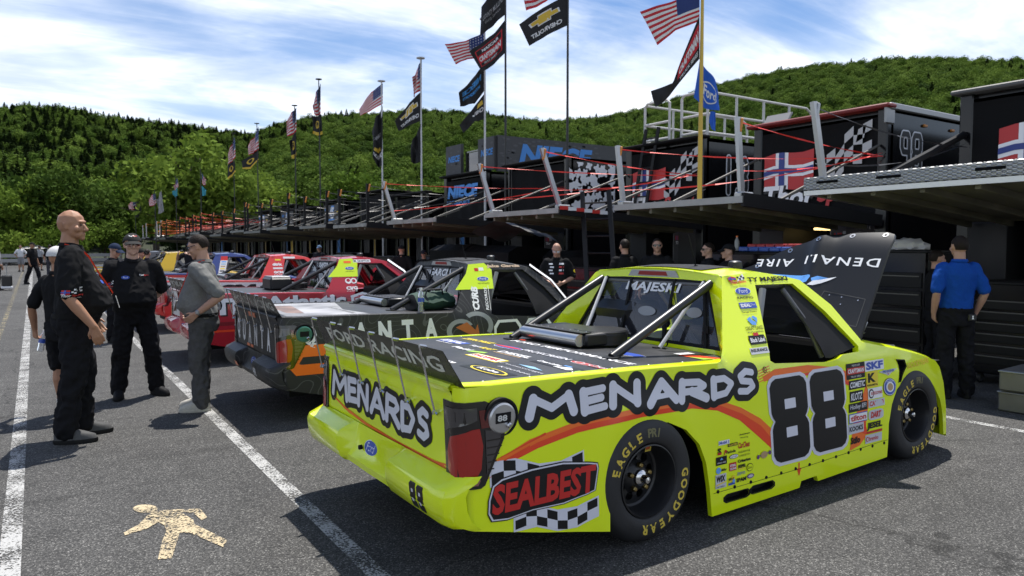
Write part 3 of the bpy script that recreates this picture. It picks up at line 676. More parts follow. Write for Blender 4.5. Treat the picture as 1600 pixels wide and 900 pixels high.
    if C_.get('driver'): Dw.text(C_['driver'], -.27, 1.315, M_['white'], w_=.56, h_=.085, bold=.03, shear=.15)
    Dw.ell(-.0, 1.19, .09, .035, M_['grey_sticker'], 0); Dw.ell(.45, 1.21, .07, .035, M_['grey_sticker'], 0)
    Dw.build("driver_name", glass)
    for y in (-.60, .60): tp = MB(); tp.box(tuple(BACK(y, 1.11, .008)), (.012, .03, .05), 0); tp.build("latch", [M_['dark']], glass)
    bl = MB()
    bl.prism([(a * .26, b * .026) for a, b in [(-1, -.9), (1, -.9), (.85, .9), (-.85, .9)]], 0, .012, 0); bl.prism([(a * .15, b * .016) for a, b in [(-1, -.9), (1, -.9), (.9, .9), (-.9, .9)]], .012, .016, 1)
    bl.xform(Matrix(((0, 0, -1, .994), (1, 0, 0, 0), (0, 1, .26, 1.462), (0, 0, 0, 1))))
    bl.build("brake_light", [M_['pale'], M_['redlamp']], root)
    # ---- support bars from roof to bed
    for sgn in (-1, 1):
        b_ = MB(); b_.tube([(.975, sgn * .55, 1.41), (.10, sgn * .55, .985)], .030, 12); b_.lathe([(.055, 0), (.055, .012), (.001, .012)], 16, axis='Z', c=(.09, sgn * .55, .98)); b_.build("support_bar", [M_['satin']], root)
    if C_.get('white_bars'):
        for sgn in (-1, 1):
            b_ = MB(); b_.tube([(.97, sgn * .50, 1.42), (.66, sgn * .40, .985)], .013, 8); b_.build("window_brace", [M_['barwhite']], root)
    # ---- spoiler
    def SPO(y, t, off=0.0): return Vector((-1.165 - .085 * t - off * .8, y, 1.0 + .175 * t + off * .4))
    sp = MB(); so = [(-.955, -.02), (.955, -.02), (.90, 1.0), (-.90, 1.0)]
    panel(sp, so, lambda a, b: SPO(a, b), (), .25, 0); panel(sp, so, lambda a, b: SPO(a, b, .006), (), .25, 0, flip=True)
    spo = sp.build("spoiler", [M_['spoiler']], root, 40)
    Ds = Decal(lambda a, b, off: SPO(-a, b, off + .006), base=.002)
    if C_.get('spoiler_text'): Ds.text(C_['spoiler_text'], -.75, .30, M_['silver_txt'], w_=1.58, h_=.46, bold=.022)
    if Ds.mb.f: Ds.build("spoiler_lettering", spo)
    for yt in (.90, .54, .21, -.09, -.42, -.74):
        s_ = MB(); top = SPO(yt * .98, 1.0, .0); bot = TAILP(yt, .852, .02); tp2 = top + Vector((-.035, 0, .008))
        s_.tube([tuple(top), tuple(tp2)], .010, 6); s_.tube([tuple(tp2), tuple(bot)], .0055, 6); s_.tube([tuple(bot + Vector((.03, 0, 0))), tuple(bot + Vector((-.012, 0, 0)))], .011, 8); s_.tube([tuple(bot + Vector((0, -.03, -.004))), tuple(bot + Vector((0, .0, 0)))], .007, 6)
        s_.build("strut", [M_['chrome']], spo)
    # ---- tail lights
    def CORN(s, z, off=0.0):
        yb = yside(-1.13, z); q = CR * math.pi / 2
        if s < 0: return Vector((XT - off, -(yb - CR) - s, z))
        if s < q: t = s / CR; return Vector((-1.13 - (CR + off) * math.cos(t), -(yb - CR) - (CR + off) * math.sin(t), z))
        x = -1.13 + (s - q); return Vector((x, -yside(x, z) - off, z))
    q = CR * math.pi / 2
    lo = [(-.075, .55), (-.07, .53), (q + .035, .518), (q + .06, .53), (q + .175, .735), (q + .185, .78), (q + .13, .90), (q + .08, .925), (-.075, .93)]
    for sgn in (1, -1):
        fl = lambda p: (p.x, p.y * sgn, p.z)
        l_ = MB(); panel(l_, lo, lambda a, b: fl(CORN(a, b, .010)), (), .04, 0, flip=(sgn < 0))
        ring = [(a, b) for a, b in densify(lo, .04)]; l_.loft([[fl(CORN(a, b, .010)) for a, b in ring], [fl(CORN(a, b, -.004)) for a, b in ring]], 0, closed=True)
        tlgt = l_.build("tail_light", [M_['lampblack']], root, 50)
        r1 = [(-.045, .60), (-.02, .575), (q + .01, .57), (q + .04, .61), (q + .055, .72), (q + .04, .80), (q - .0, .80), (-.02, .76), (-.045, .70)]
        D = Decal(lambda a, b, off: Vector(fl(CORN(a, b, .010 + off))), base=.003)
        fp = lambda pts: pts
        D.poly(fp(r1), M_['redlens'], 0, .04)
        D.poly([(-.06, .78), (-.02, .80), (q + .03, .84), (q + .03, .90), (-.06, .90)], M_['smoke'], 0, .04)
        D.poly([(q + .07, .58), (q + .15, .73), (q + .16, .775), (q + .07, .79)], M_['smoke'], 0, .04)
        D.poly([(q + .05, .80), (q + .15, .80), (q + .11, .885), (q + .04, .885)], M_['redlens2'], 0, .04)
        for k in range(5): D.rect(q + .075, .60 + .034 * k, .035 + .016 * k, .006, M_['lampblack'], 1)
        D.poly([(-.06, .545), (q + .02, .535), (q + .035, .56), (-.05, .565)], M_['smokepink'], 0, .04)
        if sgn < 0:
            for i in range(len(D.mb.f)): D.mb.f[i] = D.mb.f[i][::-1]
        D.build("lens", tlgt)
    # ---- round fuel/jack cap on the quarter
    cx, cz = -.965, .836; rot = Matrix.Translation(SIDE(cx, cz)) @ Matrix.Rotation(R(3), 4, 'X')
    cp = MB(); cp.lathe([(.098, .01), (.098, -.012), (.088, -.014), (.078, -.004), (.078, .0)], 36, 0)
    cp.lathe([(.078, .0), (.076, -.02), (.068, -.026), (.03, -.028), (.001, -.028)], 36, 1); cp.lathe([(.014, -.028), (.014, -.04), (.008, -.046), (.001, -.046)], 14, 2, c=(.03, 0, -.035))
    cp.box((-.0, -.029, .005), (.085, .004, .05), 3); cp.xform(rot)
    cpo = cp.build("filler_cap", [M_['dark'], C_.get('capm', M_['capsilver']), M_['chrome'], M_['dark']], root, 30)
    if C_.get('number'):
        Dc = Decal(lambda a, b, off: rot @ Vector((a, -.031 - off, b)), base=.001); Dc.text(C_['number'], -.035, -.010, M_['silver_txt'], w_=.055, h_=.03, bold=.03); Dc.build("cap_number", cpo)
    # ---- roof furniture
    rf = MB(); rf.loft([[(x, y, roof_z(x, y) + .006) for y in np.linspace(-.40, .25, 6)] for x in (1.05, 1.25, 1.42)], 0); rf.build("roof_hatch", [M_['dark']], root, 60)
    cm = MB(); zc = roof_z(1.45, -.40); cm.lathe([(.050, 0), (.052, .02), (.048, .055), (.03, .066), (.001, .068)], 18, axis='Z', c=(1.46, -.36, zc - .005)); cm.tube([(1.38, -.42, zc - .01), (1.38, -.42, zc + .02)], .012, 8); cm.build("camera_pod", [M_['satin']], root, 40)
    an = MB(); za = roof_z(1.2, -.25); an.tube([(1.2, -.22, za), (1.14, -.20, za + .23)], [.006, .003], 6); an.lathe([(.018, 0), (.014, .012), (.001, .014)], 10, axis='Z', c=(1.2, -.22, za)); an.build("antenna", [M_['dark']], root)
    # ---- windshield and side glass
    ws = MB(); rows = []
    for t in np.linspace(0, 1, 7):
        ye = .64 + (.86 - .64) * t; rows.append([(1.79 + .40 * t + .14 * (1 - (y) ** 2) * (.3 + .7 * t), y * ye, 1.425 - .455 * t + .03 * (1 - y * y) * (1 - t)) for y in np.linspace(-1, 1, 13)])
    ws.loft(rows, 0); ws.build("windshield", [M_['glass_dark']], root, 60)
    wc = MB(); wc.loft([[(2.19 + .14 * (1 - y * y), y * .86, .968) for y in np.linspace(-1, 1, 9)], [(2.42, y * .80, .955) for y in np.linspace(-1, 1, 9)]], 0); wc.build("cowl", [M_['dark']], root, 60)
    if C_.get('pillar_strip'):
        a_ = MB(); pts = [(1.79, 1.425), (2.035, 1.24), (2.19, .99)]
        a_.loft([[tuple(SIDE(a, b, .012) + Vector((.012, 0, .01))) for a, b in pts], [tuple(SIDE(a, b, .0) + Vector((.06, .05, .035))) for a, b in pts]], 0); a_.build("pillar_strip", [M_['white']], root, 60)
    # front quarter glass behind the A pillar
    qg = MB(); panel(qg, [(1.62, 1.39), (1.70, 1.395), (1.92, 1.19), (2.12, .935), (1.80, .885), (1.74, .89)], lambda a, b: SIDE(a, b, -.02), (), .1); qg.build("quarter_window", [M_['dark']], root, 60)
    # ---- cabin: floor, seat, dash, cage
    cb = MB(); cb.box((1.45, 0, .42), (1.6, 1.7, .03)); cb.box((2.08, 0, .82), (.16, 1.6, .26), 0, None, .03); cb.box((.88, 0, .68), (.03, 1.75, .52)); cb.build("cabin", [M_['dark']], root)
    st = MB(); st.box((1.25, .38, .62), (.5, .5, .14), 0, None, .05); st.box((1.02, .38, .95), (.14, .5, .62), 0, Matrix.Rotation(R(-12), 3, 'Y'), .06); st.box((1.06, .14, 1.14), (.24, .06, .24), 0, None, .025); st.box((1.06, .62, 1.14), (.24, .06, .24), 0, None, .025); st.build("seat", [C_.get('seatm', M_['satin'])], root)
    cage = [[(1.0, -.60, 1.40), (.98, -.80, .6)], [(1.0, .60, 1.40), (.98, .80, .6)], [(1.0, -.60, 1.40), (1.0, .60, 1.40)], [(1.0, -.62, 1.40), (1.72, -.60, 1.38), (2.06, -.80, .95)], [(1.0, .62, 1.40), (1.72, .60, 1.38), (2.06, .80, .95)], [(1.72, -.60, 1.385), (1.72, .60, 1.385)], [(1.0, -.55, 1.40), (.98, .55, .75)], [(1.0, .0, 1.40), (.9, -.55, .95)]]
    for k, pts in enumerate(cage):
        c_ = MB(); c_.tube(pts, .021, 10); c_.build("roll_bar", [M_['cage']], root)
    dg_ = MB(); dg_.tube([(1.33, -.70, 1.37), (1.12, -.80, .90)], .024, 10); dg_.build("roll_bar", [M_['cage_pale']], root)
    d2 = MB(); d2.tube([(1.60, -.66, 1.36), (1.72, -.78, 1.12), (1.80, -.85, .88)], .018, 10); d2.build("roll_bar", [M_['cage']], root)
    hr = MB(); hr.box((1.35, .28, 1.22), (.03, .10, .12), 0, Matrix.Rotation(R(20), 3, 'Z')); 
    # ---- duct box on the bed
    if C_.get('duct', True):
        bx = MB(); bz = railz(.3) + .012
        bx.box((.42, .21, bz + .055), (.38, .72, .085), 0, None, .012); bx.lathe([(.19, 0), (.19, .085), (.18, .095), (.001, .095)], 28, axis='Z', c=(.50, .02, bz + .01))
        bx.lathe([(.198, .068), (.196, .076), (.19, .068)], 28, axis='Z', c=(.50, .02, bz + .01), mi=0)
        bx.tube([(.20, -.12, bz + .055), (.20, .54, bz + .055)], .042, 14, 1); bx.box((.25, .21, bz + .105), (.08, .68, .006), 0)
        for y in np.linspace(-.1, .5, 8): bx.lathe([(.006, 0), (.005, .004), (.001, .005)], 6, axis='Z', c=(.27, y, bz + .107), mi=1)
        bx.build("duct_box", [M_['satin'], M_['alu']], root, 40)
    # ---- hood
    if C_.get('hood_open'):
        ho = [(-.885, 0), (.885, 0), (.885, .17), (.75, .27), (.5, .45), (.226, .637), (-.06, .80), (-.31, .895), (-.56, .954), (-.80, .966), (-.86, .945), (-.875, .90)]
        h_ = MB(); panel(h_, ho, lambda a, b: HOOD_OPEN(a, b), (), .045, 0, flip=False); panel(h_, ho, lambda a, b: HOOD_OPEN(a, b, -.022), (), .09, 0, flip=True)
        ring = densify(ho, .06); h_.loft([[tuple(HOOD_OPEN(a, b)) for a, b in ring], [tuple(HOOD_OPEN(a, b, -.022)) for a, b in ring]], 0, closed=True)
        hood = h_.build("hood", [M_['hoodblack']], root, 50)
        D = Decal(lambda a, b, off: HOOD_OPEN(a, -b, off), base=.0025)
        def wide(s_, a0, a1, s0, hgt):
            P, F = text2d(s_, .012, 0, 1.25); W = P[:, 0].max(); P = P * np.array([(a1 - a0) / W, hgt]) + np.array([a0, -s0 - hgt / 2]); D.put(P, F, M_['white'], 0)
        wide("DENALI", -.845, -.25, .67, .075); wide("AIRE", -.14, .22, .645, .072)
        D.poly([(-.47, -.60 + .06), (-.44, -.50), (.3, -.40), (.55, -.42), (.55, -.58)][:0] or [(-.50, -.515), (-.40, -.47), (.35, -.36), (.60, -.42), (.60, -.56)], M_['ltblue'], 0, .08)
        D.poly([(-.56, -.53), (-.50, -.515), (-.40, -.47), (-.36, -.43), (-.41, -.43)], M_['white'], 1, .08)
        for a, b in ((-.80, .935), (-.55, .92), (-.31, .86), (-.07, .765), (.2, .615)): D.ell(a, -b, .022, .022, M_['silver'], 0); D.ell(a, -b, .010, .010, M_['dark'], 1)
        for p0, p1 in (((-.83, .36), (-.50, .40)), ((-.83, .13), (-.46, .17)), ((-.83, .13), (-.83, .36)), ((-.46, .17), (-.50, .40))):
            v = np.array(p1) - np.array(p0); nrm = np.array([-v[1], v[0]]) / np.linalg.norm(v) * .003; a, b = np.array(p0), np.array(p1)
            D.poly([(p[0], -p[1]) for p in (a - nrm, b - nrm, b + nrm, a + nrm)], M_['grey_line'], 0, .1)
        for a, b in ((-.78, .345), (-.65, .36), (-.55, .37), (-.66, .30), (-.52, .31), (-.82, .06), (-.80, .10), (-.84, .03)): D.ell(a, -b, .006, .006, M_['silver'], 1, 8)
        D.build("hood_lettering", hood)
        pr = MB(); pr.tube([(2.30, -.82, .93), (2.62, -.80, .90), (2.95, -.74, .86)], .010, 8); pr.tube([(2.24, -.86, .96), (2.34, -.86, 1.10)], .010, 8); pr.build("hood_hinge", [M_['alu']], root)
        foil = MB(); bm = bmesh.new(); bmesh.ops.create_icosphere(bm, subdivisions=3, radius=1)
        for v in bm.verts: v.co = Vector((v.co.x * .10, v.co.y * .24, v.co.z * .07)) * (1 + .18 * math.sin(v.co.x * 17 + v.co.y * 23) * math.cos(v.co.z * 19)) + Vector((2.30, -.60, 1.02))
        foil.add([v.co.copy() for v in bm.verts], [[q.index for q in f.verts] for f in bm.faces]); bm.free(); foil.build("foil_wrapped_duct", [M_['foil']], root, 20)
    else:
        h_ = MB(); panel(h_, [(-.70, 0), (.70, 0), (.72, .9), (.6, 1.02), (-.6, 1.02), (-.72, .9)], lambda a, b: HOOD_SHUT(a, b), (), .15, 0); h_.build("hood", [PB[C_.get('hood_mi', 0)]], root, 60)
    # ---- wheels
    for x in (0, 2.846):
        for sd in (-1, 1): mk_wheel(root, x, sd, M_, lettering=(sd < 0 and C_.get('wheel_text', False)))
    fn = C_.get('art')
    if fn: fn(root, bo, deck, SIDE, TAILP, DECK, M_)
    return root

# ---------------------------------------------------------------- shared truck materials
def topo_mat(name, base, line, scale=2.2):
    m = bpy.data.materials.new(name); m.use_nodes = True; t = m.node_tree; b = t.nodes["Principled BSDF"]; b.inputs["Roughness"].default_value = .45; b.inputs["Coat Weight"].default_value = 0; b.inputs["Specular IOR Level"].default_value = .3
    tcn = t.nodes.new("ShaderNodeTexCoord"); no = t.nodes.new("ShaderNodeTexNoise"); no.inputs["Scale"].default_value = scale; no.inputs["Detail"].default_value = 1.0; t.links.new(tcn.outputs["Object"], no.inputs["Vector"])
    a = t.nodes.new("ShaderNodeMath"); a.operation = 'MULTIPLY'; a.inputs[1].default_value = 16; t.links.new(no.outputs[0], a.inputs[0])
    f = t.nodes.new("ShaderNodeMath"); f.operation = 'FRACT'; t.links.new(a.outputs[0], f.inputs[0])
    c = t.nodes.new("ShaderNodeMath"); c.operation = 'LESS_THAN'; c.inputs[1].default_value = .10; t.links.new(f.outputs[0], c.inputs[0])
    mx = t.nodes.new("ShaderNodeMix"); mx.data_type = 'RGBA'; t.links.new(c.outputs[0], mx.inputs[0]); mx.inputs[6].default_value = (*base, 1); mx.inputs[7].default_value = (*line, 1); t.links.new(mx.outputs[2], b.inputs["Base Color"])
    return m
def glass_mat(name, tint, alpha, rough=.03):
    m = bpy.data.materials.new(name); m.use_nodes = True; t = m.node_tree; b = t.nodes["Principled BSDF"]; out = t.nodes["Material Output"]
    b.inputs["Base Color"].default_value = (*tint, 1); b.inputs["Roughness"].default_value = rough; b.inputs["Specular IOR Level"].default_value = .6
    gl = t.nodes.new("ShaderNodeBsdfGlossy"); gl.inputs["Roughness"].default_value = rough; gl.inputs["Color"].default_value = (.9, .9, .95, 1)
    tr = t.nodes.new("ShaderNodeBsdfTransparent"); m1 = t.nodes.new("ShaderNodeMixShader"); m1.inputs[0].default_value = alpha
    t.links.new(tr.outputs[0], m1.inputs[1]); t.links.new(b.outputs[0], m1.inputs[2])
    fr = t.nodes.new("ShaderNodeFresnel"); fr.inputs["IOR"].default_value = 1.5; m2 = t.nodes.new("ShaderNodeMixShader"); t.links.new(fr.outputs[0], m2.inputs[0]); t.links.new(m1.outputs[0], m2.inputs[1]); t.links.new(gl.outputs[0], m2.inputs[2]); t.links.new(m2.outputs[0], out.inputs[0])
    return m
TM = dict(
    tyre=mat("tyre_rubber", (.016, .016, .017), .62, noise=(9, .18), bump=(60, .15, .004)), rim=mat("rim_black", (.016, .016, .017), .38), chrome=mat("chrome", (.62, .62, .63), .16, 1), brass=mat("lug_brass", (.35, .26, .10), .35, 1),
    tyre_yellow=mat("tyre_letter_yellow", (.62, .47, .06), .6), chalk=mat("chalk_mark", (.16, .15, .07), .8), red=mat("sticker_red", (.55, .03, .02), .35),
    dark=mat("matte_black", (.006, .006, .007), .65, spec=.25), steel=mat("steel", (.33, .33, .34), .35, .9), deck=mat("deck_black", (.020, .021, .024), .42, noise=(3, .15)), white=mat("vinyl_white", (.80, .80, .81), .35),
    grey_sticker=mat("sticker_grey", (.30, .31, .32), .5), satin=mat("satin_black", (.012, .012, .013), .36), barwhite=mat("bar_white", (.6, .6, .6), .4), spoiler=mat("spoiler_black", (.022, .023, .020), .3, noise=(2, .1)),
    silver_txt=mat("silver_text", (.62, .62, .58), .4), silver=mat("silver", (.5, .5, .5), .25, .9), lampblack=mat("lamp_black", (.010, .008, .008), .12, coat=.6), redlens=mat("lens_red", (.34, .010, .006), .10, coat=1), redlens2=mat("lens_dark_red", (.10, .006, .005), .10, coat=1),
    smoke=mat("lens_smoke", (.045, .04, .04), .1, coat=1), smokepink=mat("lens_pink", (.28, .12, .10), .15, coat=.8), redlamp=mat("brake_red", (.30, .02, .02), .3), pale=mat("pale_plastic", (.42, .42, .40), .35),
    capsilver=mat("cap_silver", (.55, .55, .55), .3, .8), hoodblack=mat("hood_black", (.012, .0125, .0135), .34, coat=.1, spec=.35), ltblue=mat("light_blue", (.13, .36, .78), .4), grey_line=mat("grey_line", (.04, .04, .04), .5), alu=mat("aluminium", (.58, .58, .57), .28, .95),
    foil=mat("foil", (.75, .75, .76), .18, 1), cage=mat("cage_grey", (.10, .10, .105), .4), cage_pale=mat("cage_pale", (.27, .27, .27), .4), glass=glass_mat("window_glass", (.05, .05, .065), .34), glass_dark=glass_mat("dark_glass", (.006, .006, .007), .86),
    orange=mat("orange_vinyl", (.90, .16, .012), .35, coat=.2), orange2=mat("deep_orange_vinyl", (.80, .055, .008), .35, coat=.2), black=mat("vinyl_black", (.008, .008, .009), .38, spec=.3), yellow=mat("vinyl_yellow", (.80, .62, .03), .4), blue=mat("vinyl_blue", (.03, .08, .42), .35), redv=mat("vinyl_red", (.52, .018, .015), .35),
    purple=mat("vinyl_purple", (.12, .04, .18), .4), green=mat("vinyl_green", (.30, .55, .05), .4), greyv=mat("vinyl_grey", (.55, .55, .58), .4), tan=mat("vinyl_tan", (.42, .28, .14), .5), fadedblue=mat("vinyl_pale_blue", (.25, .45, .62), .4))

def oval_badge(D, x, z, w_, h_, M_, layer=0):
    D.ell(x, z, w_ / 2, h_ / 2, M_['white'], layer); D.ell(x, z, w_ / 2 * .94, h_ / 2 * .90, M_['blue'], layer + 1); D.text("Ford", x - w_ * .30, z - h_ * .26, M_['white'], w_=w_ * .60, h_=h_ * .56, layer=layer + 2, shear=.25)

def art_lime(root, body, deck, SIDE, TAILP, DECK, M_):
    Wm, K, RD, YL, BL, OR, OR2 = (M_[k] for k in ('white', 'black', 'redv', 'yellow', 'blue', 'orange', 'orange2'))
    # ---- big bubble name on both faces
    GL = dict(M=([(0, 0), (.10, 1), (.5, .36), (.9, 1), (1, 0)], [(0, 's'), (1, 'a'), (2, 'a'), (3, 's')]), N=([(0, 0), (.03, 1), (.97, .02), (1, 1)], [(0, 's'), (1, 'a'), (2, 's')]), A=([(0, 0), (.5, 1), (1, 0)], [(0, 's'), (1, 's')]), D=([(0, 0), (.04, 1), (.62, .96), (1, .55), (.66, .06), (0, 0)], [(0, 's'), (1, 'a'), (2, 'a'), (3, 'a'), (4, 'a')]), S=([(.95, .86), (.55, 1), (.12, .84), (.2, .60), (.80, .42), (.92, .16), (.5, 0), (0, .12)], [(i, 'a') for i in range(7)]), R=([(0, 0), (.03, 1), (.7, .97), (.92, .74), (.62, .48), (.04, .44)], [(0, 's'), (1, 'a'), (2, 'a'), (3, 'a'), (4, 'a')]), E=([(0, 0), (.02, 1)], [(0, 's')]))
    EX = dict(E=[((0, 0), (1, .03), 'a'), ((0, .5), (.86, .53), 'a'), ((0, 1), (.98, 1), 'a')], A=[((.25, .30), (.75, .30), 'b')], R=[((.42, .44), (1, 0), 's')])
    def bubble(fn, x0, z0, length, letters, rs, ra, grow_):
        px = length / 430; nx = 470; nz = int(.34 / px); D = Decal(fn, base=.0024); ox, oz = x0 - .06, z0 - .07
        X, Z = np.meshgrid(ox + np.arange(nx) * px, oz + np.arange(nz) * px); d = np.full(X.shape, 9.0); rad = dict(s=rs, a=ra, b=ra * .7)
        for ch, cx, cz, h, wd, rot in letters:
            pts, sg = GL[ch]; segs = [(pts[i], pts[i + 1], k) for i, k in sg] + EX.get(ch, []); c, q_ = math.cos(rot), math.sin(rot); w2, h2 = wd - 2 * rs, h - 2 * ra
            def T(pt): a, b = (pt[0] - .5) * w2, (pt[1] - .5) * h2; return cx + c * a - q_ * b, cz + q_ * a + c * b
            for a, b, k in segs:
                (ax, az), (bx, bz) = T(a), T(b); L2 = (bx - ax) ** 2 + (bz - az) ** 2 + 1e-9; t = np.clip(((X - ax) * (bx - ax) + (Z - az) * (bz - az)) / L2, 0, 1); d = np.minimum(d, np.hypot(X - ax - t * (bx - ax), Z - az - t * (bz - az)) - rad[k])
        P, F = march(d, grow_, ox, oz, px); D.put(P, F, K, 0); P, F = march(d, 0, ox, oz, px); D.put(P, F, M_['letter'], 1); return D
    L_ = [("M", -.655, .856, .125, .335, R(-1)), ("E", -.375, .853, .140, .195, R(3)), ("N", -.155, .857, .145, .235, R(-2)), ("A", .125, .838, .150, .262, R(1)), ("R", .385, .818, .140, .265, R(-3)), ("D", .635, .815, .140, .220, R(2)), ("S", .855, .822, .165, .195, R(6))]
    D = bubble(SIDE, -.85, .735, 1.92, L_, .0275, .0205, .040)
    D.text("R", 1.035, .865, K, h_=.022, layer=1)
    c8 = [(1.044 + .02 * math.cos(t), .876 + .02 * math.sin(t)) for t in np.linspace(0, 2 * math.pi, 20, endpoint=False)]; c9 = [(1.044 + .016 * math.cos(t), .876 + .016 * math.sin(t)) for t in np.linspace(0, 2 * math.pi, 20, endpoint=False)]
    D.poly(c8, K, 1, .05, [c9]); D.build("name_lettering", body)
    Lt = [("M", -.615, .765, .175, .290, R(-2)), ("E", -.395, .770, .165, .165, R(3)), ("N", -.225, .765, .170, .185, R(-2)), ("A", -.010, .765, .172, .225, R(0)), ("R", .205, .757, .172, .205, R(-3)), ("D", .395, .752, .170, .185, R(2)), ("S", .575, .760, .178, .155, R(5))]
    D = bubble(lambda a, b, off: TAILP(-a, b, off), -.78, .66, 1.50, Lt, .0235, .0205, .032)
    D.build("tailgate_lettering", body)
    # orange swoosh
    D = Decal(SIDE, base=.0012)
    up = [(-1.02, .625), (-.80, .705), (-.50, .755), (-.05, .772), (.36, .765), (.60, .735), (.80, .665), (.98, .575), (1.08, .50)]
    md = [(-.95, .625), (-.75, .685), (-.50, .727), (-.05, .745), (.36, .742), (.60, .705), (.80, .63), (.98, .53), (1.10, .42)]
    dn = [(-1.0, .59), (-.75, .655), (-.50, .695), (-.05, .718), (.36, .715), (.58, .675), (.78, .59), (.96, .46), (1.12, .34)]
    D.poly(up + md[::-1], OR, 0, .06); D.poly(md + dn[::-1], OR2, 0, .06)
    for k, (a, b, c, d) in enumerate(((-1.13, .575, -.80, .665), (-1.10, .61, -.7, .715), (-1.08, .545, -.9, .60))): D.poly([(a, b), (c, d), (c, d + .012)], OR2, 1, .1)
    D.poly([(1.02, .835), (1.15, .87), (1.5, .865), (1.75, .83), (1.97, .775), (1.97, .70), (1.75, .775), (1.5, .82), (1.15, .825), (1.03, .80)], OR, 0, .06); D.poly([(1.06, .805), (1.15, .822), (1.5, .818), (1.75, .773), (1.97, .70), (1.97, .675), (1.75, .75), (1.5, .797), (1.15, .80)], OR2, 1, .06)
    for k in range(5): D.rect(.98, .80 + .017 * k, .12, .006, OR, 0, 0, R(12))
    D.poly([(1.955, .215), (2.01, .42), (2.19, .68), (2.20, .52), (2.165, .38), (2.16, .285), (2.08, .235)], OR, 0, .06); D.poly([(2.0, .40), (2.13, .45), (2.175, .33), (2.17, .30), (2.02, .36)], OR2, 1, .08)
    D.text("V", 1.345, .142, OR2, w_=.05, h_=.05, layer=0, bold=.04); D.rect(1.362, .16, .014, .07, OR2, 0)
    D.build("swoosh", body)
    # number 88
    D = Decal(SIDE, base=.0026)
    def eight(x0, x1, z0, z1, g, sl):
        def P(a, b): return (x0 + (x1 - x0) * a + sl * (b - .5), z0 + (z1 - z0) * b)
        c = g; base = [(.17, 0), (.83, 0), (.94, .035), (1, .10), (1, .40), (.965, .455), (.91, .50), (.965, .545), (1, .60), (1, .90), (.94, .965), (.83, 1), (.17, 1), (.06, .965), (0, .90), (0, .60), (.035, .545), (.09, .50), (.035, .455), (0, .40), (0, .10), (.06, .035)]
        cx, cz = .5, .5; wx, wz = x1 - x0, z1 - z0
        return [P(cx + (a - cx) * (1 + 2 * c / wx), cz + (b - cz) * (1 + 2 * c / wz)) for a, b in base], P
    for x0, x1, z0, z1 in ((1.09, 1.475, .262, .808), (1.515, 1.905, .262, .808)):
        big, P = eight(x0, x1, z0, z1, .022, -.035); D.poly(big, M_['letter'], 0, .06)
        sm, P = eight(x0, x1, z0, z1, 0, -.035); D.poly(sm, K, 2, .06)
        for b0 in (.285, .625): D.poly([P(.36, b0), P(.66, b0), P(.66, b0 + .12), P(.36, b0 + .12)], M_['letter'], 3, .2)
    D.build("number_decal", body)
    # checkered flag badge
    D = Decal(SIDE, base=.0022)
    wav = lambda t: .028 * math.sin(t * 6.6 + .6)
    def grid(x0, x1, z0, z1, nx, nz, tilt):
        for i in range(nx):
            for j in range(nz):
                f = lambda a, b: (x0 + (x1 - x0) * a / nx, z0 + (z1 - z0) * b / nz + tilt * a / nx + wav(a / nx))
                D.poly([f(i, j), f(i + 1, j), f(i + 1, j + 1), f(i, j + 1)], K if (i + j) % 2 == 0 else M_['letter'], 1, .1)
    fo = lambda x0, x1, z0, z1, tilt, g: [(x0 - g, z0 - g + wav(0))] + [(x0 + (x1 - x0) * t, z0 - g + tilt * t + wav(t)) for t in (.25, .5, .75)] + [(x1 + g, z0 - g + tilt + wav(1)), (x1 + g, z1 + g + tilt + wav(1))] + [(x0 + (x1 - x0) * t, z1 + g + tilt * t + wav(t)) for t in (.75, .5, .25)] + [(x0 - g, z1 + g + wav(0))]
    D.poly(fo(-1.03, -.47, .505, .605, -.035, .010), M_['letter'], 0, .05); grid(-1.03, -.47, .505, .605, 8, 2, -.035)
    D.poly(fo(-.90, -.385, .262, .352, -.035, .010), M_['letter'], 0, .05); grid(-.90, -.385, .262, .352, 8, 2, -.035)
    blob = [(-1.06, .385), (-1.04, .345), (-.95, .335), (-.80, .35), (-.60, .345), (-.45, .365), (-.395, .38), (-.37, .50), (-.375, .525), (-.42, .535), (-.60, .565), (-.80, .565), (-.98, .545), (-1.03, .52), (-1.055, .45)]
    g2 = [((a + .71) * .985 - .71, (b - .44) * .95 + .44) for a, b in blob]; g3 = [((a + .71) * .962 - .71, (b - .44) * .89 + .44) for a, b in blob]
    D.poly(blob, K, 2, .07); D.poly(g2, M_['letter'], 3, .07); D.poly(g3, K, 4, .07)
    D.text("SEALBEST", -1.035, .375, RD, w_=.645, h_=.145, layer=5, bold=.04, shear=.12); D.build("checkered_badge", body)
    # ---- stickers
    D = Decal(SIDE, base=.0038)
    def st(t, x, z, w_, h_, bg, fg, bold=.02, sh=0.0, fit=(.06, .16)):
        if bg is not None: D.rect(x, z, w_, h_, bg, 0, 0, 0, .3)
        D.text(t, x + w_ * fit[0], z + h_ * fit[1], fg, w_=w_ * (1 - 2 * fit[0]), h_=h_ * (1 - 2 * fit[1]), layer=1, bold=bold, shear=sh)
    x, z, w_, h_ = 1.936, .719, .230, .112; D.rect(x, z, w_, h_, K, 0); D.rect(x + .006, z + h_ * .30, w_ - .012, h_ * .42, RD, 1); D.text("CRAFTSMAN", x + .015, z + h_ * .37, Wm, w_=w_ - .03, h_=h_ * .28, layer=2, bold=.03); D.text("NASCAR", x + .07, z + h_ * .79, Wm, w_=.10, h_=h_ * .13, layer=1); D.text("TRUCK SERIES", x + .05, z + h_ * .09, Wm, w_=.13, h_=h_ * .11, layer=1)
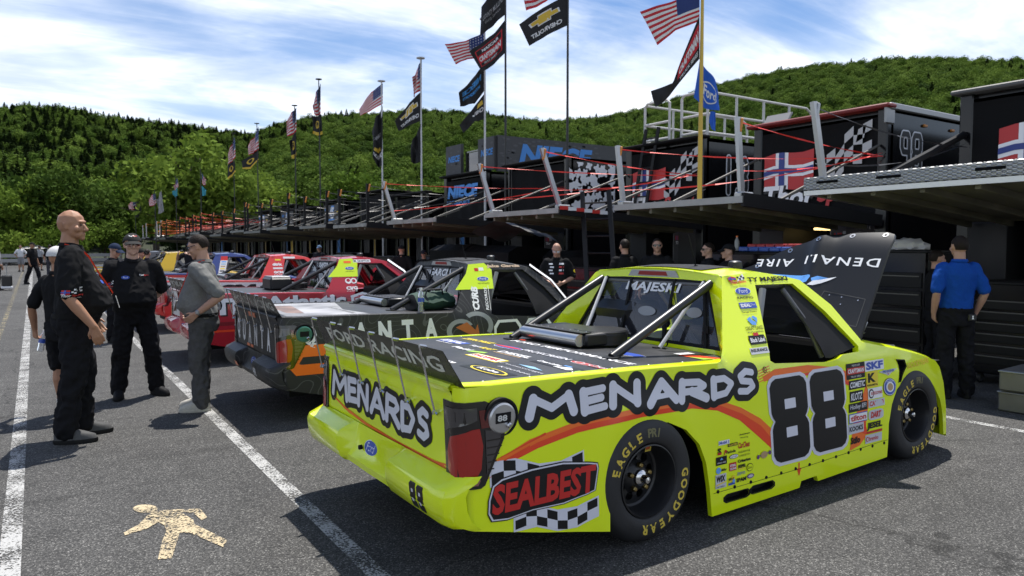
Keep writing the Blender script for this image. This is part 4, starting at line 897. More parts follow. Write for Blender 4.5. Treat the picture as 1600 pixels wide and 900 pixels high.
    st("COMETIC", 1.960, .646, .212, .063, K, Wm, .03, .2); st("KLOTZ", 1.965, .555, .165, .077, K, Wm, .02, .25); st("Holley EFI", 1.949, .485, .232, .062, K, M_['greyv'], .02, .15)
    D.rect(1.946, .406, .233, .068, BL, 0); D.rect(1.952, .412, .221, .056, Wm, 1); D.text("tilton", 1.965, .420, RD, w_=.195, h_=.042, layer=2, bold=.03)
    st("KOOKS", 1.938, .331, .192, .071, M_['greyv'], K, .03, 0, (.06, .24)); st("Stilo", 1.955, .246, .135, .073, None, K, .04, .1); st("SKF", 2.170, .755, .249, .075, Wm, BL, .05, .0, (.05, .12))
    D.rect(2.181, .637, .151, .113, YL, 0); D.text("K", 2.20, .672, K, w_=.10, h_=.068, layer=1, bold=.05); D.text("KENNAMETAL", 2.188, .646, K, w_=.137, h_=.014, layer=1, bold=.02)
    D.poly([(2.351, .735), (2.44, .712), (2.475, .698), (2.51, .715), (2.596, .742), (2.53, .745), (2.47, .74), (2.42, .745)], M_['greyv'], 0, .1); D.text("PME ENGINES", 2.40, .724, BL, w_=.15, h_=.018, layer=1, bold=.03); D.text("V", 2.462, .702, RD, h_=.018, layer=1, bold=.05)
    D.ell(2.478, .615, .080, .066, K, 0); D.ell(2.478, .615, .074, .061, Wm, 1); D.ell(2.478, .615, .068, .056, M_['blue'], 2); D.ell(2.478, .615, .046, .038, Wm, 3); D.ell(2.478, .615, .032, .028, M_['tan'], 4); D.text("CHAMPION", 2.432, .650, Wm, w_=.09, h_=.013, layer=3)
    D.rect(2.194, .551, .188, .078, Wm, 0); D.ell(2.235, .59, .034, .034, K, 1); D.ell(2.235, .59, .024, .024, Wm, 2); D.text("XCELDYNE", 2.225, .58, RD, w_=.15, h_=.022, layer=3, bold=.02)
    st("CALICO", 2.197, .490, .209, .054, M_['greyv'], RD, .04, .15); D.poly([(2.193 + .0975 + .0975 * math.copysign(abs(math.cos(t)) ** .5, math.cos(t)), .434 + .037 * math.copysign(abs(math.sin(t)) ** .5, math.sin(t))) for t in np.linspace(0, 2 * math.pi, 24, endpoint=False)], M_['greyv'], 0, .1); D.text("DART", 2.22, .412, RD, w_=.14, h_=.045, layer=1, bold=.05, shear=.2)
    D.text("JESEL", 2.17, .325, K, w_=.20, h_=.058, layer=1, bold=.05, shear=.1); D.rect(2.17, .302, .20, .018, RD, 0); st("brembo", 2.150, .234, .216, .062, M_['greyv'], RD, .02, 0, (.22, .25)); D.ell(2.175, .265, .018, .018, RD, 1); D.ell(2.175, .265, .012, .012, M_['greyv'], 2)
    st("Mobil 1", .578, .464, .098, .026, Wm, BL, .03); st("PLANTERS", .661, .443, .091, .018, K, YL, .03); D.text("Armstrong", .768, .494, K, w_=.102, h_=.013, layer=0, bold=.03, shear=.2); D.text("Flooring", .781, .474, K, w_=.070, h_=.012, layer=0)
    D.text("S", .567, .412, K, w_=.034, h_=.036, layer=0, bold=.06); D.rect(.567, .407, .034, .014, RD, 1); D.text("Paslode", .645, .403, K, w_=.085, h_=.018, layer=0, bold=.03, shear=.2); D.text("P", .624, .399, RD, h_=.030, layer=0, bold=.04, shear=.3); D.text("CarChex", .757, .418, RD, w_=.112, h_=.036, layer=0, bold=.03, shear=.25)
    D.rect(.552, .345, .097, .050, K, 0); D.text("DENALI AIRE", .562, .355, Wm, w_=.077, h_=.008, layer=1); D.poly([(.585, .375), (.60, .388), (.615, .375)], M_['ltblue'], 1); D.ell(.714, .378, .041, .013, K, 0); D.ell(.714, .378, .037, .010, Wm, 1); D.text("NATCHEZ", .688, .374, K, w_=.052, h_=.008, layer=2)
    D.text("KLEARVUE", .760, .388, K, w_=.107, h_=.012, layer=0); D.text("CABINETRY", .760, .366, K, w_=.107, h_=.010, layer=0); D.text("Criterion", .750, .330, K, w_=.121, h_=.020, layer=0, bold=.05); D.text("REPEL", .754, .297, K, w_=.074, h_=.020, layer=0, bold=.05); D.rect(.754, .289, .06, .006, YL, 0)
    D.ell(.864, .286, .031, .025, K, 0); D.ell(.864, .286, .027, .021, M_['main'], 1); D.text("Zero", .843, .278, K, w_=.04, h_=.016, layer=2); D.ell(.574, .313, .022, .019, M_['ltblue'], 0); D.text("Miller", .598, .304, K, w_=.05, h_=.016, layer=0, bold=.03, shear=.2)
    D.rect(.672, .292, .064, .050, RD, 0); D.text("STEEL", .676, .318, Wm, w_=.055, h_=.014, layer=1, bold=.04); D.text("ZONE", .676, .298, Wm, w_=.055, h_=.014, layer=1, bold=.04); D.text("zevo", .744, .254, BL, w_=.074, h_=.018, layer=0); D.text("SPAM", .735, .211, K, w_=.093, h_=.025, layer=0, bold=.04)
    D.ell(.870, .230, .034, .015, M_['purple'], 0); D.ell(.870, .230, .024, .009, M_['greyv'], 1); D.rect(.546, .205, .096, .085, M_['greyv'], 0); D.text("WIX", .553, .243, K, w_=.08, h_=.038, layer=1, bold=.05, shear=.15); D.poly([(.55, .222), (.64, .236), (.64, .243), (.55, .229)], YL, 1); D.text("FILTERS", .555, .209, K, w_=.07, h_=.008, layer=1)
    D.poly([(.66, .225), (.70, .262), (.722, .262), (.722, .225)], YL, 0); D.text("BEST", .664, .236, K, w_=.05, h_=.014, layer=1, bold=.04); D.ell(.71, .228, .012, .012, M_['ltblue'], 1); D.rect(.662, .206, .06, .014, BL, 0)
    D.rect(.955, .335, .10, .010, M_['steel'], 0, 0, R(6)); D.ell(.945, .336, .012, .014, M_['purple'], 1); D.ell(1.06, .348, .012, .014, M_['purple'], 1); D.ell(1.003, .342, .034, .022, M_['tan'], 1)
    # pillar
    D.poly([(1.03, 1.425), (1.075, 1.44), (1.115, 1.43), (1.11, 1.452), (1.07, 1.46), (1.03, 1.45)], RD, 0); D.rect(1.05, 1.428, .012, .028, BL, 1); D.rect(1.03, 1.438, .08, .008, BL, 1); D.poly([(1.11, 1.425), (1.20, 1.44), (1.195, 1.475), (1.15, 1.455)], Wm, 0)
    for i in range(4):
        for j in range(2): 
            if (i + j) % 2: D.rect(1.12 + i * .02, 1.432 + j * .013 + i * .003, .019, .012, K, 1)
    D.text("Thor", 1.035, 1.408, RD, w_=.08, h_=.025, layer=2, bold=.04, shear=.25); D.text("Sport", 1.12, 1.410, OR, w_=.08, h_=.022, layer=2, bold=.04, shear=.25)
    D.text("TY MAJESKI", 1.225, 1.412, K, w_=.435, h_=.038, layer=0, bold=.035)
    oval_badge(D, 1.128, 1.362, .155, .048, M_); D.text("RACING", 1.045, 1.312, K, w_=.16, h_=.016, layer=0, bold=.02)
    D.rect(1.036, 1.252, .168, .038, BL, 0); D.text("IDEAL", 1.046, 1.260, Wm, w_=.10, h_=.022, layer=1, bold=.05); D.text("Door", 1.15, 1.268, Wm, w_=.045, h_=.012, layer=1); D.text("Garage Doors", 1.03, 1.222, K, w_=.15, h_=.014, layer=0, bold=.01)
    D.poly([(1.05, 1.185), (1.09, 1.20), (1.10, 1.175), (1.13, 1.165), (1.12, 1.145), (1.08, 1.15)], M_['ltblue'], 0); D.poly([(1.10, 1.195), (1.125, 1.205), (1.155, 1.19), (1.14, 1.16), (1.12, 1.18)], M_['ltblue'], 0)
    D.text("GREAT LAKES", 1.003, 1.118, K, w_=.175, h_=.022, layer=0); D.text("FLOORING", 1.012, 1.098, K, w_=.15, h_=.010, layer=0); D.poly([(.995, 1.03), (1.15, 1.03), (1.158, 1.06), (1.15, 1.085), (.995, 1.085), (.987, 1.06)], K, 0); D.text("Black Label", 1.0, 1.043, Wm, w_=.145, h_=.028, layer=1, bold=.02, shear=.2); D.rect(1.05, 1.082, .05, .018, RD, 1)
    D.rect(.958, .975, .18, .036, M_['greyv'], 0); D.text("INSURANCE", .965, .988, K, w_=.165, h_=.017, layer=1, bold=.03, shear=.15)
    D.text("GOODYEAR", 2.735, .722, YL, w_=.36, h_=.045, layer=0, bold=.03, rot=R(3))
    D.build("sponsor_decals", body)
    # skirt bolts
    D = Decal(SIDE, base=.0012); D.poly([(.53, .180), (1.4, .186), (2.44, .222), (2.44, .225), (1.4, .189), (.53, .183)], M_['dark'], 0, .06); D.build("panel_seam", body)
    for x in np.linspace(.57, 2.40, 13): mbo = MB(); mbo.lathe([(.012, .002), (.011, -.004), (.006, -.006), (.001, -.006)], 8, c=tuple(SIDE(x, .186 + .012 * (x - .57) if x < 1.9 else .205))); mbo.build("skirt_bolt", [M_['dark']], body)
    # tail art
    TA = lambda a, b, off: TAILP(-a, b, off)
    D = Decal(TA, base=.0016)
    D.poly([(-.80, .695), (-.55, .645), (-.2, .612), (.25, .598), (.70, .60), (.85, .615), (.80, .585), (.3, .575), (-.2, .592), (-.55, .628)], OR2, 0, .06); D.poly([(-.75, .672), (-.45, .615), (0, .594), (.35, .590), (-.1, .605), (-.5, .64)], OR, 1, .06)
    D.build("tailgate_swoosh", body)
    BU = lambda a, b, off: Vector((-1.318 - off + (.05 if abs(a) < .3 else 0) , -a, b))
    D = Decal(lambda a, b, off: Vector((float(np.interp(b, [.375, .43, .50, .535], [-1.285, -1.31, -1.318, -1.30])) - off, -a, b)), base=.0022)
    for x0 in (.665, .745): D.poly([(x0 + p * .068, .385 + q * .13) for p, q in ((.1, 0), (.9, 0), (1, .1), (1, .42), (.9, .5), (1, .58), (1, .9), (.9, 1), (.1, 1), (0, .9), (0, .58), (.1, .5), (0, .42), (0, .1))], K, 0, .1); [D.rect(x0 + .024, .385 + .13 * q, .020, .018, M_['letter'], 1) for q in (.26, .62)]
    D.build("bumper_number", body)
    D = Decal(lambda a, b, off: Vector((float(np.interp(b, [.40, .44, .48, .53, .56], [-1.26, -1.225, -1.212, -1.20, -1.197])) - off, -a, b)), base=.003); oval_badge(D, -.06, .487, .19, .085, M_); D.build("oval_badge", body)
    jk = MB(); jk.lathe([(.014, 0), (.014, -.02), (.001, -.022)], 10, axis='X', c=(-1.225, .17, .47)); jk.build("jack_point", [M_['dark']], body)
    # deck logos (a = to the right, b = forward)
    D = Decal(lambda a, b, off: DECK(b, -a, off), base=.0015)
    T = lambda t, x, z, w_, h_, m, bg=None, bold=.03, sh=.0, rot=0.0: ((D.rect(x - .015, z - .012, w_ + .03, h_ + .024, bg, 0) if bg is not None else None), D.text(t, x, z, m, w_=w_, h_=h_, layer=1, bold=bold, shear=sh, rot=rot))
    T("IDEAL", -.74, -.40, .30, .07, Wm, BL); T("flooring", -.70, -.46, .22, .03, Wm); T("ZEROREZ", -.74, -.22, .40, .06, YL); T("Pladd", -.33, -.53, .22, .05, Wm); D.poly([(-.1, -.55), (.04, -.50), (.02, -.46), (-.1, -.50)], M_['green'], 0)
    T("Rayz", -.34, -.40, .13, .06, M_['greyv']); T("BLAST", -.20, -.395, .15, .055, YL); D.ell(-.135, -.205, .165, .045, Wm, 0); D.ell(-.135, -.205, .155, .040, BL, 1); D.ell(-.135, -.205, .15, .022, RD, 2); T("VALVOLINE", -.24, -.215, .22, .02, Wm)
    T("DIESEL", .01, -.39, .34, .06, Wm); D.rect(.0, -.412, .3, .012, M_['tan'], 0); T("PROSCREEN", .02, -.215, .48, .055, M_['greyv']); D.rect(.03, -.635, .35, .10, YL, 0); D.rect(.045, -.622, .32, .074, Wm, 1); D.text("SHOPPER", .06, -.61, RD, w_=.29, h_=.05, layer=2, bold=.04)
    D.rect(.38, -.87, .40, .12, K, 0); D.ell(.59, -.81, .17, .052, YL, 1); D.ell(.59, -.81, .15, .042, K, 2); D.text("Kobe", .49, -.828, Wm, w_=.20, h_=.038, layer=3, bold=.03, shear=.2); T("Sauce", .10, -.87, .2, .05, Wm)
    T("Conestoga", .39, -.625, .42, .03, M_['greyv'], None, 0, .3); T("Kitchen", .50, -.70, .3, .03, M_['greyv'], None, 0, .3); D.poly([(.50, -.555), (.62, -.53), (.74, -.56), (.64, -.575)], M_['fadedblue'], 1); D.rect(.43, -.43, .45, .10, K, 0); D.text("Great Lakes", .44, -.39, Wm, w_=.22, h_=.04, layer=1, bold=.03, shear=.3); D.poly([(.64, -.42), (.74, -.36), (.80, -.40), (.78, -.43)], Wm, 1); D.poly([(.66, -.36), (.72, -.35), (.72, -.335), (.66, -.34)], M_['ltblue'], 1); D.rect(.83, -.42, .05, .045, M_['green'], 1)
    D.ell(.64, -.205, .10, .032, Wm, 0); D.ell(.64, -.205, .095, .028, RD, 1); T("CarChex", .58, -.23, .30, .05, RD, None, .05, .3); D.text("CarChex", .58, -.226, Wm, w_=.30, h_=.05, layer=2, bold=-.005, shear=.3)
    P, F = text2d("FORD PERFORMANCE", .03, .0, 1.05); D.put(P * np.array([1.25 / P[:, 0].max(), .065]) + np.array([-.45, .01]), F, Wm, 1); D.ell(.46, .32, .15, .06, Wm, 0); D.ell(.46, .32, .14, .054, BL, 1); D.ell(-.45, .13, .035, .018, OR2, 1)
    D.poly([(.62, .60), (.83, .60), (.83, .78), (.62, .70)], OR2, 1); D.poly([(.70, .60), (.83, .60), (.83, .70)], M_['green'], 2); D.rect(.55, .63, .06, .14, Wm, 1)
    D.rect(-.85, -.145, 1.70, .004, M_['grey_line'], 1); D.build("deck_decals", deck)
    # little anchor chain plate by the window
    hk = MB(); hk.box((.80, -.30, 1.09), (.012, .028, .15), 0); hk.lathe([(.03, -.01), (.03, .012), (.001, .014)], 16, axis='Z', c=(.74, -.29, .96)); hk.lathe([(.035, -.008), (.035, .008)], 14, axis='X', c=(.80, -.30, 1.0)); hk.build("window_strap", [M_['dark']], root)
LIME = mat("fluorescent_lime_paint", (.75, .90, .004), .20, coat=.55, bump=(5, .06, .01))
GREYL = mat("letter_white", (.66, .66, .72), .35)
TMl = dict(TM); TMl['main'] = LIME; TMl['letter'] = GREYL
lime_truck = mk_truck("race_truck", (2.802, 3.857), R(.34), dict(M=TMl, label="fluorescent lime racing pickup number 88 with its black hood raised", body=[LIME, LIME, TM['dark'], TM['steel']], driver="MAJESKI", spoiler_text="FORD RACING", number="88", hood_open=True, wheel_text=True, white_bars=True, art=art_lime))
def mats4(a, b, *more): return [a, b, TM['dark'], TM['steel'], *more]
TOPO = topo_mat("topographic_grey", (.028, .028, .029), (.085, .085, .085)); PILL = mat("lime_panel", (.60, .80, .015), .3, coat=.4)
RED1 = mat("deep_red_paint", (.40, .010, .022), .26, coat=.6); RED2 = mat("bright_red_paint", (.62, .040, .035), .26, coat=.6); BLU = mat("blue_paint", (.028, .05, .20), .28, coat=.5); YEL = mat("yellow_paint", (.55, .35, .01), .28, coat=.5); WHT = mat("white_paint", (.70, .70, .70), .28, coat=.5); GRY = mat("dark_grey_paint", (.05, .05, .055), .3, coat=.4)
pil = lambda x, z: 1 if (.6 < x < 1.30 and z > 1.19) else 0
def art_grey(root, body, deck, SIDE, TAILP, DECK, M_):
    D = Decal(SIDE, base=.002); x = -.98
    for ch, w_ in zip("QUANTA", (.14, .13, .15, .14, .13, .15)): D.text(ch, x, .70, M_['white'], w_=w_, h_=.215, layer=0, bold=.055); x += .255
    ring = lambda a, b, r0, r1, t0, t1: [(a + r1 * math.cos(t), b + r1 * .75 * math.sin(t)) for t in np.linspace(t0, t1, 18)] + [(a + r0 * math.cos(t), b + r0 * .75 * math.sin(t)) for t in np.linspace(t1, t0, 18)]
    D.poly(ring(.72, .76, .11, .17, .5, 5.4), M_['grey_sticker'], 0, .05); D.poly(ring(.92, .80, .15, .21, -.6, 2.2), M_['grey_sticker'], 0, .05); D.poly([(.66, .80), (.80, .85), (.90, .76), (.93, .82), (.96, .66), (.82, .66), (.86, .70)], mat("rust_orange", (.50, .13, .03), .4), 1, .06)
    for x0, x1 in ((1.14, 1.50), (1.55, 1.92)): 
        sh = [(.15, 0), (.85, 0), (1, .12), (1, .88), (.85, 1), (.15, 1), (0, .88), (0, .12)]; D.poly([(x0 + (x1 - x0) * a, .27 + .58 * b) for a, b in sh], M_['white'], 0, .06); D.poly([(x0 + .03 + (x1 - x0 - .06) * a, .30 + .52 * b) for a, b in sh], M_['black'], 1, .06)
        for b in (.40, .62): D.rect(x0 + .13, b, .12, .09, M_['white'], 2)
    D.poly([(.745, 1.19), (1.235, 1.19), (1.275, 1.40), (1.20, 1.475), (.99, 1.462), (.93, 1.36)], PILL, 0, .05)
    D.text("CURB", .985, .965, M_['white'], w_=.25, h_=.085, layer=1, bold=.05, rot=R(80)); D.text("RECORDS", 1.10, .965, M_['white'], w_=.24, h_=.035, layer=1, rot=R(80), bold=.02)
    for q in (.92, 1.125): D.rect(q, .96, .27, .006, M_['white'], 1, 0, R(80))
    D.text("Jake Garcia", 1.22, 1.415, mat("name_cream", (.62, .45, .32), .4), w_=.45, h_=.042, layer=1, bold=.05); oval_badge(D, 1.128, 1.30, .15, .048, M_, 1); D.text("PERFORMANCE", 1.05, 1.245, M_['black'], w_=.15, h_=.014, layer=1)
    D.rect(1.05, 1.385, .05, .035, M_['redv'], 1); D.rect(1.11, 1.39, .06, .035, M_['white'], 1)
    D.rect(1.95, .72, .22, .11, M_['black'], 0); D.rect(1.956, .755, .208, .045, M_['redv'], 1)
    D.poly([(-1.08, .60), (-1.02, .73), (-.62, .73), (-.62, .62), (-.98, .62), (-1.02, .56)], M_['orange'], 0, .06); D.poly([(-1.11, .52), (-1.05, .45), (-.62, .45), (-.62, .55), (-1.0, .55), (-1.06, .58)], M_['orange'], 0, .06)
    D.build("side_graphics", body)
    D = Decal(lambda a, b, off: TAILP(-a, b, off), base=.002); x = -.78
    for ch in "QUANTA": D.text(ch, x, .64, M_['white'], w_=.125, h_=.235, layer=0, bold=.05); x += .255
    for a in (-.22, -.06): D.rect(a, .93, .13, .05, M_['orange'], 0); D.rect(a - .12, .605, .12, .03, M_['orange'], 0)
    D.build("tail_lettering", body)
    D = Decal(lambda a, b, off: Vector((float(np.interp(b, [.375, .43, .50, .535], [-1.285, -1.31, -1.318, -1.30])) - off, -a, b)), base=.0022); D.rect(.42, .38, .13, .12, M_['black'], 0); D.text("98", .435, .40, M_['white'], w_=.10, h_=.085, layer=1, bold=.01); D.rect(-.42, .39, .12, .05, M_['orange'], 0); D.build("bumper_number", body)
    D = Decal(lambda a, b, off: Vector((float(np.interp(b, [.40, .44, .48, .53, .56], [-1.26, -1.225, -1.212, -1.20, -1.197])) - off, -a, b)), base=.003); oval_badge(D, .02, .487, .20, .085, M_); D.build("oval_badge", body)
    D = Decal(lambda a, b, off: DECK(b, -a, off), base=.0015); D.poly([(-.82, -1.08), (.84, -1.08), (.84, -.25), (.3, -.35), (-.82, -.05)], mat("bed_art_pale", (.30, .30, .31), .4, noise=(2.5, .4)), 0, .1); D.poly([(-.5, -.95), (.5, -1.0), (.6, -.85), (-.4, -.7)], mat("bed_art_rust", (.22, .14, .11), .4, noise=(4, .4)), 1, .1); D.text("QUANTA SERVICES", .0, -.42, M_['black'], w_=.75, h_=.05, layer=2); D.build("bed_graphics", deck)
def art_red(root, body, deck, SIDE, TAILP, DECK, M_):
    D = Decal(SIDE, base=.002)
    for t, x, z, w_, h_ in (("Ti", -1.0, .70, .36, .23), ("Atlantic", -.28, .75, 1.25, .19)): D.text(t, x + .02, z - .02, M_['black'], w_=w_, h_=h_, layer=0, bold=.06); D.text(t, x, z, M_['white'], w_=w_, h_=h_, layer=1, bold=.05)
    D.rect(-1.10, .46, .8, .03, M_['orange2'], 0); D.rect(-1.1, .55, .8, .05, mat("maroon", (.20, .006, .012), .3), 0)
    D.poly([(1.05, .90), (1.25, .95), (1.45, .90), (1.6, .88), (1.9, .86), (1.9, .30), (1.1, .30)], M_['white'], 0, .1); D.poly([(1.10, .87), (1.25, .91), (1.45, .86), (1.86, .82), (1.86, .34), (1.14, .34)], RED1, 1, .1)
    D.poly([(.745, 1.19), (1.235, 1.19), (1.275, 1.40), (1.20, 1.475), (.99, 1.462), (.93, 1.36)], PILL, 0, .05)
    oval_badge(D, 1.128, 1.32, .15, .048, M_, 1); D.text("PERFORMANCE", 1.05, 1.265, M_['black'], w_=.15, h_=.012, layer=1); D.rect(1.05, 1.40, .12, .035, M_['orange'], 1)
    D.ell(1.06, 1.125, .052, .042, M_['white'], 0); D.ell(1.06, 1.135, .030, .024, RED1, 1); D.ell(1.15, 1.125, .052, .042, M_['white'], 0); D.ell(1.15, 1.125, .030, .026, RED1, 1); D.text("CI/G", 1.0, .99, M_['white'], w_=.19, h_=.05, layer=1, bold=.05); D.text("ALLIANCE", 1.0, .965, M_['white'], w_=.18, h_=.014, layer=1); D.rect(1.21, 1.41, .30, .045, M_['white'], 0); D.text("M. CRAFTON", 1.23, 1.42, M_['black'], w_=.26, h_=.028, layer=1, bold=.02); D.build("side_graphics", body)
    D = Decal(lambda a, b, off: TAILP(-a, b, off), base=.002); D.poly([(-.87, .60), (-.30, .60), (-.35, .98), (-.87, .98)], WHT, 0, .1); D.ell(-.62, .83, .13, .09, RED1, 1); D.ell(-.62, .83, .10, .07, WHT, 2); D.text("Sault", -.80, .66, M_['black'], w_=.30, h_=.07, layer=1, shear=.4); D.build("tail_graphics", body)
    D = Decal(lambda a, b, off: Vector((float(np.interp(b, [.40, .44, .48, .53, .56], [-1.26, -1.225, -1.212, -1.20, -1.197])) - off, -a, b)), base=.003); oval_badge(D, .02, .487, .20, .085, M_); D.build("oval_badge", body)
def art_gcm(root, body, deck, SIDE, TAILP, DECK, M_):
    D = Decal(SIDE, base=.002); D.poly([(-1.1, .60), (.85, .66), (1.0, .92), (-1.1, .97)], WHT, 0, .08); D.text("GCM", -.55, .68, M_['black'], w_=1.15, h_=.22, layer=1, bold=.08)
    D.text("citrix", 1.0, 1.26, M_['white'], w_=.20, h_=.06, layer=1, bold=.06); D.rect(1.0, 1.19, .20, .035, WHT, 0); D.text("GCM", 1.0, 1.10, M_['white'], w_=.20, h_=.05, layer=1, bold=.06); D.text("TARGET", .99, 1.04, M_['white'], w_=.20, h_=.035, layer=1, bold=.04); D.text("Wega", 1.0, .97, M_['white'], w_=.17, h_=.04, layer=1, bold=.03); D.rect(1.07, 1.37, .12, .03, M_['yellow'], 0); D.rect(1.25, 1.41, .25, .04, WHT, 0); D.build("side_graphics", body)
def art_blue(root, body, deck, SIDE, TAILP, DECK, M_):
    D = Decal(SIDE, base=.002); D.poly([(.98, .97), (1.15, .97), (1.26, 1.30), (1.08, 1.30)], WHT, 0, .08); D.poly([(1.08, 1.30), (1.26, 1.30), (1.28, 1.41), (1.11, 1.41)], M_['redv'], 0, .08)
    for k, m in enumerate((M_['ltblue'], M_['fadedblue'], M_['tan'], M_['yellow'], M_['black'])): D.rect(1.02 + .02 * (4 - k), 1.25 - .06 * k, .12, .03, m, 1)
    D.poly([(-1.1, .62), (1.0, .62), (1.0, .92), (-1.1, .97)], M_['redv'], 0, .1); D.rect(-1.0, .70, 1.6, .16, WHT, 1); D.build("side_graphics", body)
def art_none(*a): pass
base = dict(driver=None, spoiler_text="FORD RACING", number=None, M=TM, white_bars=True)
q_truck = mk_truck("race_truck", (3.046, 7.67), R(-.43), {**base, 'label': "charcoal racing pickup with contour line wrap and white QUANTA lettering", 'body': mats4(TOPO, PILL), 'driver': "GARCIA", 'art': art_grey, 'pillar_strip': True, 'capm': mat("cap_teal", (.04, .16, .12), .3)})
mk_truck("race_truck", (2.98, 11.65), R(1.7), {**base, 'label': "deep red racing pickup with white Atlantic lettering and lime pillar tops", 'body': mats4(RED1, PILL), 'driver': "CRAFTON", 'art': art_red, 'pillar_strip': True})
mk_truck("race_truck", (3.12, 16.2), R(1.0), {**base, 'label': "bright red racing pickup with white GCM side band", 'body': mats4(RED2, RED2), 'driver': "BRYCE", 'art': art_gcm, 'spoiler_text': None})
mk_truck("race_truck", (2.95, 20.9), R(.6), {**base, 'label': "racing pickup with blue roof and white sponsor pillar topped in red", 'body': mats4(BLU, WHT, ), 'art': art_blue, 'spoiler_text': None})
mk_truck("race_truck", (2.35, 25.2), R(.6), {**base, 'label': "yellow racing pickup beyond the blue roofed one", 'body': mats4(YEL, YEL), 'art': art_none, 'spoiler_text': None, 'seatm': YEL})
mk_truck("race_truck", (2.3, 29.6), R(.4), {**base, 'label': "pale yellow and black racing pickup farthest down the row", 'body': mats4(GRY, YEL), 'smi': lambda x, z: 1 if z > .75 and x < 1 else 0, 'art': art_none, 'spoiler_text': None})
# yellow hoop and blue bar held above the yellow truck
# things lying on the charcoal truck's bed
def on_truck(tr, x, y, z): return tr.matrix_basis @ Vector((x, y, z))
bg_ = MB(); rows = []
for a in np.linspace(-1, 1, 9):
    k = 1 - .12 * abs(a) ** 3; rows.append([(.15 * math.cos(t) * k * (1 if math.sin(t) < .2 else .8), .26 * a, max(0, .095 + .105 * math.sin(t) * k + .012 * math.sin(a * 7 + t * 3))) for t in np.linspace(0, 2 * math.pi, 14, endpoint=False)])
bg_.loft(rows, 0, True); bg_.add(rows[0], [tuple(range(14))[::-1]], 1); bg_.add(rows[-1], [tuple(range(14))], 1)
bt_ = empty("tool_bag", on_truck(q_truck, .56, -.54, .965), R(100)); tag(bt_, "dark green and black tool bag on the charcoal truck's bed", "bag"); bg_.build("body", [mat("bag_green", (.012, .045, .030), .8), BLACK()], bt_, 50)
for s_ in (-.10, .10): m = MB(); m.tube([(s_ * .8, -.12, .17), (s_ * .9, -.10, .23), (s_ * .9, .10, .23), (s_ * .8, .12, .17), (s_ * 1.5, .125, .08)], .010, 6); m.build("handle", [BLACK()], bt_)
m = MB(); m.lathe([(.001, 0), (.032, 0), (.034, .02), (.031, .06), (.034, .09), (.034, .15), (.025, .19), (.013, .215), (.013, .23)], 18, axis='Z'); m.lathe([(.0345, .10), (.0345, .14)], 18, 1, axis='Z'); m.lathe([(.015, .225), (.015, .245), (.001, .246)], 12, 2, axis='Z'); o = m.build("water_bottle", [glass_mat("bottle_clear", (.55, .58, .62), .25), TM['blue'], TM['white']]); o.location = on_truck(q_truck, .30, -.86, .985); tag(o, "clear water bottle standing on the charcoal truck's bed rail", "bottle")
m = MB(); m.box((0, 0, .10), (.34, .50, .20), 0, None, .03); m.box((0, 0, .205), (.28, .44, .02), 1, None, .005); o = m.build("radio_box", [BLACK(), TM['steel']]); o.location = (3.15, 11.55, .985); tag(o, "black equipment box on the deep red truck's bed", "box")
# man leaning on the blue roofed truck
# ================================================================ transporters
HM = dict(shell=mat("trailer_black", (.006, .006, .007), .16, spec=.4), curtain=mat("black_curtain", (.006, .006, .0065), .75, spec=.12, bump=(3, .5, .05)), trim=mat("trailer_trim", (.30, .30, .30), .4, .7), redtrim=mat("red_trim", (.17, .008, .008), .5),
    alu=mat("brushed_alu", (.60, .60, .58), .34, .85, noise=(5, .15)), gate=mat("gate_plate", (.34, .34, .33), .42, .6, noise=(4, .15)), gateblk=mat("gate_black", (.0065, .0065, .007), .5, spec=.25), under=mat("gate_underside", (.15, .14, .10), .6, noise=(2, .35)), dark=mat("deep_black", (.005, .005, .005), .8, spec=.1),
    strapred=mat("strap_red", (.75, .03, .02), .5), straporg=mat("strap_orange", (.85, .14, .02), .5), strapblk=mat("strap_black", (.015, .015, .017), .5), rail=mat("rail_white", (.60, .58, .54), .4), steel=mat("post_steel", (.42, .42, .41), .35, .85), rod=mat("rod_grey", (.10, .095, .085), .6, .2),
    white=TM['white'], red=mat("art_red", (.48, .03, .03), .5), navy=mat("art_navy", (.03, .05, .22), .5), blue=mat("art_blue", (.05, .24, .62), .5), grey=mat("art_grey", (.45, .45, .45), .5), dkgrey=mat("art_dark_grey", (.04, .04, .042), .5), gold=mat("art_gold", (.75, .50, .06), .45), black=mat("art_black", (.010, .010, .010), .5), warm=mat("warm_lamp", (.8, .6, .2), .5, emit=((1.0, .72, .28), 1.6)), amber=mat("amber", (.6, .22, .03), .4), wood=mat("cabinet_grey", (.02, .02, .02), .5), tape=mat("tape_red", (.6, .03, .02), .4))
